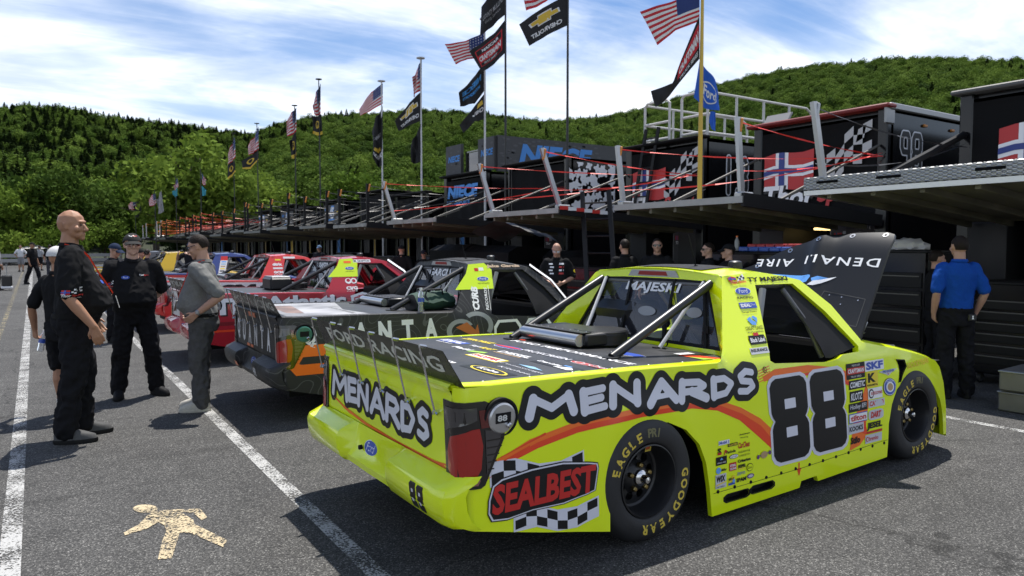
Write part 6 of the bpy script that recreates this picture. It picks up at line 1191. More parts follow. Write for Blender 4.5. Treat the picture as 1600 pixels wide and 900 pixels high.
# vertical banner inside the near gate
bn = MB(); bn.box((11.6, 4.05, 1.35), (.05, .62, 2.0)); o = bn.build("hanging_banner", [HM['black']]); tag(o, "black banner with orange band and number hanging behind the man in blue", "banner")
D = Decal(lambda a, z, off: Vector((11.57 - off, -a, z)), base=.004, step=.003); D.rect(-4.34, 1.68, .58, .22, mat("banner_orange", (.70, .10, .02), .5), 0); D.text("Ford", -4.20, 1.92, HM['blue'], w_=.30, h_=.14, layer=1, shear=.2); D.text("RACING", -4.30, 1.74, HM['black'], w_=.5, h_=.09, layer=1, bold=.03); D.text("MENARDS", -4.30, 1.56, HM['grey'], w_=.5, h_=.09, layer=1, bold=.03); D.text("88", -4.22, 1.26, HM['grey'], w_=.30, h_=.22, layer=1, bold=.03, shear=.15); D.text("88", -4.20, 1.28, HM['black'], w_=.26, h_=.18, layer=2, bold=.01, shear=.15); D.build("banner_print", o)

def tyre_stack(x, y, n, lab):
    for k in range(n): m = MB(); m.lathe([(.21, .0), (.30, -.01), (.355, .04), (.355, .26), (.30, .31), (.21, .30)], 28, axis='Z'); m.lathe([(.20, .06), (.0, .07)], 20, 1, axis='Z'); m.lathe([(.205, .0), (.20, .06)], 20, 1, axis='Z'); o = m.build("racing_slick", [TM['tyre'], TM['rim']]); o.location = (x + .012 * math.sin(k * 3), y + .012 * math.cos(k * 2), .012 + .312 * k); tag(o, ("lowest", "second lowest", "third", "topmost")[min(k, 3) if n > 3 or k < n - 1 else 3] + " tyre of the stack " + lab, "tyre", "stacked race tyres under the gates")
tyre_stack(8.9, 6.2, 4, "left of the raised hood's tool cart"); tyre_stack(9.0, 13.6, 4, "in front of the grey tarpaulin"); tyre_stack(9.0, 23.6, 3, "under the blue lettered transporter gate")
for k, (x, y, lab) in enumerate(((9.0, 16.6, "low black floor jack beside the covered carts"), (9.0, 2.55, "low black floor jack near the aluminium cases"))):
    t = empty("floor_jack", (x, y, 0), .4 + k); tag(t, lab, "jack"); m = MB(); m.box((0, 0, .10), (.7, .26, .08), 0, None, .02); m.box((.2, 0, .17), (.2, .14, .06), 0, None, .02); m.build("frame", [HM['gateblk']], t); m = MB(); m.tube([(-.3, 0, .12), (-.75, 0, .85), (-.85, 0, .90)], .018, 8); m.build("handle", [HM['trim']], t)
    for sx in (-.28, .28):
        for sy in (-.14, .14): m = MB(); m.lathe([(.05, -.02), (.055, 0), (.05, .02)], 12, c=(sx, sy, .055)); m.build("wheel", [HM['rod']], t)
# ================================================================ people
from mathutils import noise as mnoise
def hull(pts):
    bm = bmesh.new()
    for p in pts: bm.verts.new(p)
    bmesh.ops.convex_hull(bm, input=bm.verts); bmesh.ops.delete(bm, geom=[v for v in bm.verts if not v.link_faces], context='VERTS'); bm.verts.index_update(); v = [q.co.copy() for q in bm.verts]; f = [[q.index for q in p.verts] for p in bm.faces]; bm.free(); return v, f
_SPH = None
def sph_pts(c, r, sc=(1, 1, 1)):
    global _SPH
    if _SPH is None:
        bm = bmesh.new(); bmesh.ops.create_icosphere(bm, subdivisions=2, radius=1); _SPH = [v.co.copy() for v in bm.verts]; bm.free()
    c = Vector(c); return [c + Vector((p.x * r * sc[0], p.y * r * sc[1], p.z * r * sc[2])) for p in _SPH]
class Blob(MB):
    def cap(s, p0, r0, p1, r1, sc=(1, 1, 1)): v, f = hull(sph_pts(p0, r0, sc) + sph_pts(p1, r1, sc)); return s.add(v, f)
    def ball(s, c, r, sc=(1, 1, 1)): v, f = hull(sph_pts(c, r, sc)); return s.add(v, f)
    def chain(s, pts, rs, sc=(1, 1, 1)):
        for i in range(len(pts) - 1): s.cap(pts[i], rs[i], pts[i + 1], rs[i + 1], sc)
        return s
    def grow(s, name, mats, parent, vox, smooth=5, fold=0.0, fscale=(9, 9, 4), mfn=None):
        me = bpy.data.meshes.new(name); me.from_pydata([tuple(v) for v in s.v], [], [tuple(f) for f in s.f]); o = bpy.data.objects.new(name, me); COL.objects.link(o)
        m = o.modifiers.new("r", 'REMESH'); m.mode = 'VOXEL'; m.voxel_size = vox
        q = o.modifiers.new("s", 'SMOOTH'); q.iterations = smooth; q.factor = .5
        dg = bpy.context.evaluated_depsgraph_get(); m2 = bpy.data.meshes.new_from_object(o.evaluated_get(dg)); o.modifiers.clear(); o.data = m2; bpy.data.meshes.remove(me); m2.name = name
        if fold:
            n = len(m2.vertices); co = np.empty(n * 3, np.float32); m2.vertices.foreach_get("co", co); no = np.empty(n * 3, np.float32); m2.vertices.foreach_get("normal", no); co = co.reshape(-1, 3); no = no.reshape(-1, 3); a = np.array([mnoise.noise(Vector((c[0] * fscale[0], c[1] * fscale[1], c[2] * fscale[2]))) + .5 * mnoise.noise(Vector((c[0] * fscale[0] * 2.3 + 5, c[1] * fscale[1] * 2.3, c[2] * fscale[2] * 2.6))) for c in co]); a = -np.abs(a) * 1.3 + .35; m2.vertices.foreach_set("co", (co + no * (a * fold)[:, None]).astype(np.float32).ravel())
        m2.materials.clear()
        for mm in mats: m2.materials.append(mm)
        if mfn:
            m2.polygons.foreach_set("material_index", np.array([mfn(p.center) for p in m2.polygons], dtype=np.int32))
        m2.shade_smooth(); m2.update(); o.parent = parent; return o
SK = lambda n, c: mat("skin_" + n, c, .5, spec=.4, noise=(25, .06))
CL = lambda n, c, r=.85: mat("cloth_" + n, c, r, spec=.08, noise=(60, .10))
SKIN = dict(pale=SK("pale", (.50, .30, .22)), tan=SK("tan", (.36, .185, .11)), mid=SK("mid", (.44, .25, .175)))
HAIRM = mat("hair_dark", (.018, .013, .010), .55, spec=.12, bump=(90, .6, .01)); HAIRG = mat("hair_grey_brown", (.020, .014, .011), .6, spec=.12, bump=(90, .6, .01)); GLS = mat("sunglass_black", (.01, .01, .012), .08, coat=1); GLSR = mat("sunglass_red", (.22, .03, .015), .08, coat=1); GLSB = mat("goggle_blue", (.02, .20, .60), .1, coat=1)
def body_rows(P, secs):
    rows = []
    for z, cx, rx, ry in secs: rows.append([(cx + rx * math.cos(a) * (1.0), ry * math.sin(a), z) for a in np.linspace(0, 2 * math.pi, 20, endpoint=False)])
    P.loft(rows, closed=True); P.add(rows[0], [tuple(range(20))[::-1]]); P.add(rows[-1], [tuple(range(20))])
def hand(B, wrist, direc, palm_n, s, curl=.4, big=1.0):
    """five fingers from a palm; direc: forearm direction, palm_n: palm normal (the side fingers curl towards)"""
    d = Vector(direc).normalized(); n = Vector(palm_n); n = (n - d * n.dot(d)).normalized(); w_ = d.cross(n); r = .0088 * big * s
    p0 = Vector(wrist); kn = p0 + d * .085 * s
    for k in (-1, 0, 1): B.cap(p0 + d * .012 * s + w_ * k * .016 * s, .017 * s * big, kn + w_ * k * .026 * s, .0125 * s * big)
    for k, (o, l) in enumerate(((-.033, .072), (-.011, .082), (.011, .078), (.032, .060))):
        q = kn + w_ * o * s; a = curl; pts = [q]
        for j, f in enumerate((.45, .32, .23)): q = q + (d * math.cos(a) + n * math.sin(a)) * l * f * s; pts.append(q); a += curl * .9
        B.chain(pts, [r * 1.08, r, r * .92, r * .82])
    q = p0 + d * .022 * s - w_ * .024 * s; t1 = q + (d * .75 - w_ * .6 + n * .35).normalized() * .042 * s; t2 = t1 + (d * .9 - w_ * .15 + n * .5).normalized() * .034 * s; B.chain([q, t1, t2], [r * 1.35, r * 1.15, r * .95])
def person(label, x, y, face, H=1.76, skin='mid', shirt=(.012, .012, .013), trous=(.014, .014, .016), shoe=(.015, .015, .016), sole=None, belly=0.0, build=1.0, armL=None, armR=None, feet=((0.0, .10), (0.0, -.10)), toe=(12, -12), hair=None, cap=None, glasses=None, lean=0.0, head=(0, 0), vox=.009, shorts=False, long_sleeve=False, lanyard=None, lowvis=False, group="crew members standing in the paddock", belt=True, sock=None, collar=True, kneeb=.03, hem=.072, shirt_name=None):
    s = H / 1.78; t = empty("person", (x, y, 0), face); tag(t, label, "person", group); sk = SKIN[skin]
    def tr(p):
        p = Vector(p) * s
        if lean and p.z > .9 * s: k = p.z - .9 * s; p = Vector((p.x + k * math.sin(lean), p.y, .9 * s + k * math.cos(lean)))
        return p
    b_ = build; sh = {1: Vector((0, .185 * b_, 1.435)), -1: Vector((0, -.185 * b_, 1.435))}
    dflt = lambda q: [(-.02, q * (.245 * b_), 1.14), (.05, q * (.255 * b_), .90)]
    aL = armL or dflt(1); aR = armR or dflt(-1)
    # ---------------- body: head, neck, arms, hands (and core)
    B = Blob(); hp, hy = head
    def hd(p):
        v = Vector(p) - Vector((-.01, 0, 1.56)); v = Matrix.Rotation(hy, 3, 'Z') @ Matrix.Rotation(hp, 3, 'Y') @ v; return tr(v + Vector((-.01, 0, 1.56)))
    hc = lambda p, r, sc=(1, 1, 1): B.ball(hd(p), r * s, sc)
    hc((-.012, 0, 1.680), .097, (1.0, .80, 1.03)); hc((.018, 0, 1.635), .080, (.95, .84, 1.1)); hc((.045, 0, 1.590), .046, (.95, 1.05, .75)); hc((.02, 0, 1.60), .060, (1.0, .98, .8))
    B.cap(hd((.088, 0, 1.665)), .010 * s, hd((.108, 0, 1.632)), .0145 * s); hc((.098, .013, 1.628), .010); hc((.098, -.013, 1.628), .010); B.cap(hd((.079, .030, 1.692)), .0095 * s, hd((.079, -.030, 1.692)), .0095 * s); B.cap(hd((.084, .018, 1.600)), .0085 * s, hd((.084, -.018, 1.600)), .0085 * s); B.cap(hd((.082, .016, 1.588)), .009 * s, hd((.082, -.016, 1.588)), .009 * s); hc((.075, 0, 1.568), .021)
    for q in (-1, 1): hc((.060, q * .042, 1.635), .026); B.cap(hd((-.012, q * .080, 1.672)), .014 * s, hd((-.004, q * .078, 1.632)), .010 * s, (1, .7, 1))
    B.cap(tr((-.025, 0, 1.44)), .062 * b_ * s, hd((-.018, 0, 1.60)), .056 * s); B.cap(tr((0, -.10, 1.41)), .04 * s, tr((0, .10, 1.41)), .04 * s); B.cap(tr((0, 0, 1.35)), .10 * s, tr((0, 0, 1.0)), .09 * s)
    wr = {}
    for q, A in ((1, aL), (-1, aR)):
        S, E, Wp = tr(sh[q]), tr(A[0]), tr(A[1]); m1 = S.lerp(E, .5); m2 = E.lerp(Wp, .35)
        B.chain([S + Vector((0, -q * .05 * s, -.035 * s)), m1, E, m2, Wp], [.040 * b_ * s, .045 * b_ * s, .039 * s, .042 * s, .028 * s]); d = (Wp - E).normalized(); wr[q] = Wp
        pn = Vector(A[2]) if len(A) > 2 else Vector((.25, -q, 0)); hand(B, Wp, d if len(A) < 4 else Vector(A[3]), pn, s, A[4] if len(A) > 4 else .32)
    ft = {1: feet[0], -1: feet[1]}; legs = {}
    for q in (1, -1):
        fx, fy = ft[q]; hipp = Vector((0, q * .088, .93)); an = Vector((fx - .03, fy, .085)); kn = hipp.lerp(an, .5) + Vector((kneeb, q * .012, 0)); legs[q] = (hipp * s, kn * s, an * s)
    if shorts:
        for q in (1, -1):
            h_, k_, a_ = legs[q]; B.chain([h_, k_, k_.lerp(a_, .32) + Vector((-.012 * s, 0, 0)), k_.lerp(a_, .75), a_], [.075 * s, .056 * s, .060 * s, .040 * s, .036 * s]); B.cap(tr((0, 0, 1.0)), .09 * s, h_, .075 * s)
    bo = B.grow("body", [sk], t, vox * .72, 4)
    # ---------------- shirt
    S_ = Blob(); bl = belly
    secs = [(.93, 0, .100 + bl * .35, .148 * b_ + bl * .2), (.985, .004 + bl * .25, .117 + bl * .55, .160 * b_ + bl * .28), (1.05, .015 + bl * .6, .128 + bl * .85, .168 * b_ + bl * .35), (1.15, .015 + bl * .5, .126 + bl * .6, .170 * b_ + bl * .25), (1.27, .01 + bl * .12, .128 + bl * .2, .182 * b_), (1.37, 0, .118, .190 * b_), (1.435, -.006, .095, .165 * b_), (1.475, -.014, .078, .105 * b_), (1.50, -.018, .066, .072)]
    rows = [[tuple(tr((cx + rx * math.copysign(abs(math.cos(a)) ** .85, math.cos(a)), ry * math.copysign(abs(math.sin(a)) ** .85, math.sin(a)), z))) for a in np.linspace(0, 2 * math.pi, 24, endpoint=False)] for z, cx, rx, ry in secs]
    S_.loft(rows, closed=True); S_.add(rows[0], [tuple(range(24))[::-1]]); S_.add(rows[-1], [tuple(range(24))])
    for q, A in ((1, aL), (-1, aR)):
        S, E, Wp = tr(sh[q]), tr(A[0]), tr(A[1]); k = S.lerp(E, .86); S_.cap(S + Vector((0, -q * .03, -.012)), .074 * b_ * s, S.lerp(E, .4), .067 * b_ * s); S_.cap(S.lerp(E, .4), .067 * b_ * s, k, .064 * b_ * s)
        if long_sleeve: S_.chain([k, E, Wp], [.060 * s, .052 * s, .040 * s])
    scol = CL(shirt_name or "shirt_%02d%02d%02d" % tuple(int(c * 99) for c in shirt), shirt)
    so = S_.grow("shirt", [scol], t, vox, 2, .014 * s, (8, 8, 6))
    if collar:
        c = MB(); rr = []
        for zz, k, up in ((1.488, 1.0, 0), (1.515, .94, .0), (1.528, 1.0, .0), (1.50, 1.18, 0)): rr.append([tuple(tr((-.018 + .072 * k * math.cos(a) + (.012 if math.cos(a) > .8 else 0), .074 * k * math.sin(a), zz - .022 * max(0, math.cos(a)) ** 2))) for a in np.linspace(0, 2 * math.pi, 24, endpoint=False)])
        c.loft(rr, closed=True); c.build("collar", [scol], so, 60)
    # ---------------- trousers or shorts
    T_ = Blob(); rows = [[tuple(Vector((cx + rx * math.cos(a), ry * math.sin(a), z)) * s) for a in np.linspace(0, 2 * math.pi, 24, endpoint=False)] for z, cx, rx, ry in ((.80, -.008, .115, .160), (.88, -.01, .124 + bl * .25, .168 + bl * .2), (.96, bl * .15, .124 + bl * .45, .168 * b_ ** .7 + bl * .27), (.995, bl * .18, .120 + bl * .48, .165 * b_ ** .7 + bl * .27))]
    T_.loft(rows, closed=True); T_.add(rows[0], [tuple(range(24))[::-1]]); T_.add(rows[-1], [tuple(range(24))])
    for q in (1, -1):
        h_, k_, a_ = legs[q]
        if shorts: T_.cap(h_, .098 * s, h_.lerp(k_, .92), .092 * s)
        else: T_.chain([h_, k_, k_.lerp(a_, .4) + Vector((-.012, 0, 0)), a_ + Vector((0, 0, .005 * s))], [.100 * s * b_ ** .5, .080 * s * b_ ** .8, .078 * s * b_ ** .6, hem * s])
    T_.grow("trousers" if not shorts else "shorts", [CL("trouser_%02d%02d%02d" % tuple(int(c * 99) for c in trous), trous)], t, vox * 1.1, 2, .026 * s, (8, 8, 7))
    # ---------------- shoes
    for q, ta in ((1, toe[0]), (-1, toe[1])):
        a_ = legs[q][2]; m = MB(); rot = Matrix.Rotation(R(ta), 3, 'Z'); o_ = Vector((a_.x + .02 * s, a_.y, 0))
        def ring(z, l0, l1, wd, n=20): return [tuple(o_ + rot @ Vector(((l0 + l1) / 2 + (l1 - l0) / 2 * math.cos(a), wd * math.sin(a) * (1 + .15 * math.cos(a)), z)) * 1) for a in np.linspace(0, 2 * math.pi, n, endpoint=False)]
        r0 = [ring(.0, -.10 * s, .19 * s, .048 * s), ring(.012, -.108 * s, .198 * s, .054 * s), ring(.032 * s, -.106 * s, .196 * s, .053 * s)]; m.loft(r0, 1, True); m.add(r0[0], [tuple(range(20))[::-1]], 1)
        r1 = [ring(.032 * s, -.102 * s, .192 * s, .050 * s), ring(.060 * s, -.100 * s, .180 * s, .048 * s), ring(.080 * s, -.098 * s, .13 * s, .044 * s), ring(.100 * s, -.092 * s, .07 * s, .041 * s), ring(.118 * s, -.085 * s, .03 * s, .038 * s)]; m.loft(r1, 0, True); m.add(r1[-1], [tuple(range(20))], 0)
        m.build("shoe", [CL("shoe_%02d%02d%02d" % tuple(int(c * 99) for c in shoe), shoe, .6), CL("sole_%02d%02d%02d" % tuple(int(c * 99) for c in (sole or shoe)), sole or shoe, .7)], t, 50)
        if sock: m = MB(); m.lathe([(.042 * s, .09 * s), (.042 * s, .16 * s)], 14, axis='Z', c=(a_.x, a_.y, 0)); m.build("sock", [CL("sock", sock)], t)
    # ---------------- hair, cap, glasses
    def shell(r, z0, zf, mat_, nm, k=(1.03, .84, 1.05), back=0.0):
        m = MB(); rows = []
        for i, el in enumerate(np.linspace(math.pi / 2, -.75, 14)):
            row = []
            for a in np.linspace(0, 2 * math.pi, 28, endpoint=False):
                e = el; front = max(0, math.cos(a)); sd = abs(math.sin(a)); lim = zf * front ** .5 + z0 * (1 - front ** .5); lim = max(lim, .10 + .25 * front) if (sd > .55 and math.cos(a) > -.35) else lim; e = max(el, lim); row.append(tuple(hd((-.014 + r * k[0] * math.cos(e) * math.cos(a), r * k[1] * math.cos(e) * math.sin(a), 1.680 + r * k[2] * math.sin(e)))))
            rows.append(row)
        m.loft(rows, closed=True); return m.build(nm, [mat_], t, 60)
    if hair: shell(.0990, -.55, .66, hair, "hair", (1.01, .825, 1.05))
    if cap:
        cm = CL("cap_%02d%02d%02d" % tuple(int(c * 99) for c in cap), cap); c = shell(.108, .02, .16, cm, "cap", (1.06, .88, 1.02)); m = MB(); rows = []
        for d_ in np.linspace(0, 1, 5): rows.append([tuple(hd((.088 + .012 + d_ * .085 * math.cos(a * .8) - .02 * a * a, .088 * math.sin(a) , 1.702 - .028 * d_ - .012 * a * a))) for a in np.linspace(-1.15, 1.15, 11)])
        m.loft(rows); rows2 = [[(p[0], p[1], p[2] - .006) for p in rw] for rw in rows]; m.loft(rows2); m.build("visor", [cm], c, 60)
    if glasses:
        m = MB()
        for q in (-1, 1): rw = [[tuple(hd((.098 - .010 * (a - .2) ** 2 * 8 * .5, q * (.010 + .056 * a), 1.664 + b * .021 * (1 - .25 * a)))) for a in np.linspace(0, 1, 6)] for b in (-1, 0, 1)]; m.loft(rw, 0); m.tube([tuple(hd((.086, q * .064, 1.672))), tuple(hd((.03, q * .081, 1.676))), tuple(hd((-.02, q * .083, 1.668)))], .0035, 5, 1)
        m.tube([tuple(hd((.099, -.012, 1.676))), tuple(hd((.099, .012, 1.676)))], .004, 5, 1); m.build("sunglasses", [glasses, GLS], t, 60)
    elif not lowvis:
        for q in (-1, 1): m = MB(); m.lathe([(.0105 * s, .0), (.008 * s, .006 * s), (.001, .0085 * s)], 10, axis='X', c=tuple(hd((.0795, q * .031, 1.668)))); m.build("eye", [mat("eye_dark", (.03, .02, .015), .2)], bo, 60)
    if belt and not shorts: m = MB(); m.loft([[tuple(Vector((cx_ + bl * .17 + (.128 + bl * .47) * math.cos(a), (.173 * b_ ** .7 + bl * .27) * math.sin(a), z)) * s) for a in np.linspace(0, 2 * math.pi, 28, endpoint=False)] for z, cx_ in ((.955, .0), (.99, 0))], closed=True); m.build("belt", [CL("belt", (.010, .010, .010), .7)], t, 60)
    if lanyard:
        def front(z, y): 
            cx, rx = np.interp(z, [q[0] for q in secs], [q[1] for q in secs]), np.interp(z, [q[0] for q in secs], [q[2] for q in secs]); ry = np.interp(z, [q[0] for q in secs], [q[3] for q in secs]); return tr((cx + rx * max(0, 1 - (y / ry) ** 2) ** .5 + .012, y, z))
        m = MB()
        for q in (-1, 1):
            pth = [tr((-.085, q * .02, 1.505)), tr((-.05, q * .078, 1.512)), tr((.0, q * .088, 1.495)), tr((.055, q * .075, 1.47))] + [front(z, q * .075 * max(0, (z - 1.13) / .33)) for z in (1.42, 1.36, 1.28, 1.2, 1.13)]
            m.loft([[tuple(p + Vector((.004, 0, -.009))) for p in pth], [tuple(p + Vector((.006, 0, .009))) for p in pth]], 0)
        m.build("lanyard", [CL("lanyard_%02d" % int(lanyard[0] * 99), lanyard, .6)], so, 60); m = MB(); c = front(1.06, 0); m.box(c + Vector((.012, 0, 0)), (.006, .07, .11), 0, Matrix.Rotation(R(-14), 3, 'Y'), .003); m.build("badge", [mat("badge_white", (.55, .53, .50), .3)], so)
    return t
from mathutils.bvhtree import BVHTree
def pdecal(obj, origin, xax, yax, fn, name, off=.003):
    """art projected on a person's clothing along the view normal of (xax, yax), in the person's own axes"""
    me = obj.data; bv = BVHTree.FromPolygons([v.co for v in me.vertices], [tuple(p.vertices) for p in me.polygons]); o_ = Vector(origin); X_, Y_ = Vector(xax).normalized(), Vector(yax).normalized(); Nn = X_.cross(Y_)
    def f(a, b, q):
        p = o_ + X_ * a + Y_ * b; h = bv.ray_cast(p + Nn * .4, -Nn)
        return (h[0] if h[0] is not None else p) + Nn * (off + q)
    D = Decal(f, base=0, step=.0012); fn(D); 
    if D.mb.f: D.build(name, obj)
def crest(D, w_):
    D.rect(-w_ / 2, .0, w_ * .42, w_ * .26, TM['redv'], 0, .2, 0, .02); D.rect(-w_ / 2 + w_ * .13, 0, w_ * .09, w_ * .26, TM['blue'], 1, .2, 0, .02); D.rect(-w_ / 2, w_ * .10, w_ * .46, w_ * .07, TM['blue'], 1, 0, 0, .02)
    for i in range(4):
        for j in range(3):
            if (i + j) % 2: D.rect(w_ * (.0 + .12 * i), w_ * (.02 + .09 * j + .04 * i), w_ * .11, w_ * .085, TM['white'], 0, .2, 0, .02)
    D.text("Thor", -w_ / 2, -w_ * .12, TM['white'], w_=w_ * .5, h_=w_ * .16, layer=2, bold=.04, shear=.2); D.text("Sport", w_ * .02, -w_ * .12, TM['redv'], w_=w_ * .5, h_=w_ * .15, layer=2, bold=.04, shear=.2); D.text("RACING", -w_ * .1, -w_ * .22, TM['white'], w_=w_ * .5, h_=w_ * .06, layer=2)
RT = math.atan2(-.55, .835); FWD = math.atan2(.835, .55)
child = lambda t, n: [c for c in t.children if c.name.split('.')[0] == n][0]
blk = (.013, .013, .014)
p = person("tall bald man in black polo and cargo trousers with a red lanyard", .25, 7.22, RT + .50, 1.975, 'tan', blk, (.012, .012, .014), shoe=(.085, .085, .085), sole=(.02, .02, .02), belly=.09, build=1.22, armL=[(-.04, .30, 1.15), (.10, .28, .92)], armR=[(-.03, -.315, 1.13), (.13, -.325, .905), (0.1, 1, -.1), (.30, 0, -.95), .35], feet=((.05, .10), (-.05, -.14)), toe=(5, -8), lanyard=(.70, .05, .02), head=(.05, -.45), vox=.0085, hem=.082)
so = child(p, "shirt"); pdecal(so, (.0, -.30, 1.27), (1, 0, 0), (0, 0, 1), lambda D: crest(D, .15), "sleeve_logo"); pdecal(so, (.20, -.09, 1.36), (0, 1, 0), (0, 0, 1), lambda D: D.ell(0, 0, .035, .016, TM['blue'], 0, 16, .02), "chest_logo")
p = person("smiling man in black polo, dark cap and red sunglasses, hands behind back", .87, 8.9, math.atan2(-1, -.10) + .10, 1.80, 'pale', blk, (.013, .013, .016), belly=.065, build=1.18, armL=[(-.08, .285, 1.15), (-.17, .11, .99), (-1, 0, 0)], armR=[(-.08, -.285, 1.15), (-.17, -.10, .97), (-1, 0, 0)], feet=((.02, .20), (.02, -.17)), toe=(30, -12), cap=(.035, .035, .034), glasses=GLSR, vox=.0085, hem=.080)
so = child(p, "shirt"); pdecal(so, (.2, -.09, 1.33), (0, 1, 0), (0, 0, 1), lambda D: (D.ell(0, 0, .040, .019, TM['blue'], 0, 18, .02), D.text("Ford", -.022, -.009, TM['white'], w_=.045, h_=.018, layer=1, shear=.2)), "chest_logo"); pdecal(so, (.2, .085, 1.345), (0, 1, 0), (0, 0, 1), lambda D: (D.text("Thor", -.04, 0, TM['white'], w_=.045, h_=.018, layer=0, bold=.03), D.text("Sport", .005, -.004, TM['redv'], w_=.045, h_=.018, layer=0, bold=.03)), "chest_name"); pdecal(so, (.06, -.30, 1.24), (1, .35, 0), (0, 0, 1), lambda D: crest(D, .14), "sleeve_logo")
cp = child(p, "cap"); pdecal(cp, (.1, 0, 1.775), (0, 1, 0), (0, 0, 1), lambda D: (D.text("Thor", -.04, -.006, TM['white'], w_=.038, h_=.016, layer=0, bold=.04), D.text("Sport", .0, -.006, TM['redv'], w_=.042, h_=.016, layer=0, bold=.04)), "cap_lettering", .004)
p = person("man in grey polo and grey trousers with hand on hip looking down", 1.38, 7.80, RT + math.pi + .15, 1.79, 'mid', (.165, .165, .160), (.075, .075, .077), shoe=(.45, .43, .38), sole=(.50, .48, .43), belly=.065, build=1.14, armL=[(-.24, .27, 1.17), (-.01, .262, 1.0), (.2, -1, .3), (.75, -.15, -.6), .30], armR=[(-.05, -.27, 1.16), (.12, -.20, 1.0)], feet=((.04, .09), (.10, -.11)), toe=(6, -4), hair=HAIRG, glasses=GLS, head=(.33, -.05), lanyard=(.55, .04, .02), vox=.0085, hem=.078)
so = child(p, "shirt"); pdecal(so, (.2, .09, 1.36), (0, 1, 0), (0, 0, 1), lambda D: (D.text("Thor", -.03, 0, TM['white'], w_=.03, h_=.015, layer=0), D.text("Sport", .0, 0, TM['redv'], w_=.035, h_=.015, layer=0)), "chest_name")
wa = MB(); A = Vector((-.01, .262, 1.0)) * (1.79 / 1.78); d = (A - Vector((-.24, .27, 1.17))).normalized(); wa.tube([A - d * .035, A - d * .008], [.033, .032], 14); wa.box(A - d * .02 + Vector((0, .033, .005)), (.036, .012, .036), 0, None, .006); o = wa.build("wristwatch", [TM['steel']], p)
p = person("person in black shorts holding a water bottle behind the bald man", .17, 8.30, FWD - .20, 1.66, 'tan', blk, (.016, .016, .018), shoe=(.02, .02, .022), sole=(.55, .55, .55), shorts=True, armL=[(-.05, .31, 1.14), (.04, .37, .90), (1, -.2, 0), (.1, .05, -1), .9], armR=[(-.02, -.25, 1.14), (.06, -.26, .90)], feet=((.10, .10), (-.02, -.10)), cap=(.55, .55, .54), sock=(.6, .6, .6), vox=.0095)
wb = MB(); wb.lathe([(.001, 0), (.030, 0), (.032, .02), (.029, .05), (.032, .08), (.032, .13), (.024, .165), (.013, .185), (.013, .20)], 18, axis='Z'); wb.lathe([(.0325, .085), (.0325, .125)], 18, 1, axis='Z'); wb.lathe([(.015, .195), (.015, .215), (.001, .216)], 12, 2, axis='Z'); wbo = wb.build("water_bottle", [glass_mat("bottle_plastic", (.5, .55, .6), .25), TM['blue'], TM['white']]); tag(wbo, "clear water bottle with blue label held by the person in shorts", "bottle")
BW = Vector((.17, 8.30, 0)) + Matrix.Rotation(FWD - .20, 3, 'Z') @ (Vector((.05, .37, .80)) * (1.66 / 1.78)); wbo.location = BW + Vector((.03, 0, -.13)); wbo.rotation_euler = (0, R(12), 0)
p = person("young man in bright blue polo seen from behind, hands in pockets", 8.40, 3.89, FWD - .05, 1.78, 'mid', (.010, .062, .30), (.012, .012, .013), armL=[(-.07, .255, 1.16), (.04, .225, .94), (0, -1, 0), (.3, -.2, -.9), .5], armR=[(-.07, -.255, 1.16), (.04, -.225, .94), (0, 1, 0), (.3, .2, -.9), .5], hair=HAIRM, build=1.02, vox=.010, feet=((0, .12), (0, -.12)))
so = child(p, "shirt"); q = MB(); q.box((-.150, -.085, .90), (.012, .085, .07), 0, None, .008); q.build("phone", [BLACK()], p)
D = Decal(lambda a, b, off: Vector((-.157 - off, -.085 - a, .90 + b)), base=.001); D.poly([(-.012, -.018), (.012, -.018), (.004, 0), (.010, .02), (-.010, .02), (-.004, 0)], TM['white'], 0); D.build("phone_mark", p)
p = person("bald bearded crewman in black sponsor shirt looking down at his hands", 7.6, 10.12, math.pi + .85, 1.74, 'mid', (.014, .014, .016), armL=[(.0, .29, 1.15), (.25, .12, 1.06), (0, -1, 0)], armR=[(.0, -.29, 1.15), (.25, -.10, 1.06), (0, 1, 0)], glasses=mat("glasses_white", (.6, .6, .62), .2), head=(.45, 0), vox=.013, build=1.08, belly=.04)
so = child(p, "shirt"); pdecal(so, (.2, 0, 1.25), (0, 1, 0), (0, 0, 1), lambda D: ([D.rect(-.13 + .02 * (i % 2), .10 - .055 * i, .07, .025, TM['white'], 0, 0, 0, .05) for i in range(4)], [D.rect(.05, .10 - .055 * i, .08, .03, (TM['white'], TM['redv'])[i % 2], 0, 0, 0, .05) for i in range(4)]), "sponsor_patches"); pdecal(so, (.02, .29, 1.24), (-1, 0, 0), (0, 0, 1), lambda D: (D.ell(0, 0, .03, .03, TM['yellow'], 0, 14, .02), D.rect(-.03, -.07, .06, .02, TM['white'], 0)), "sleeve_patch")
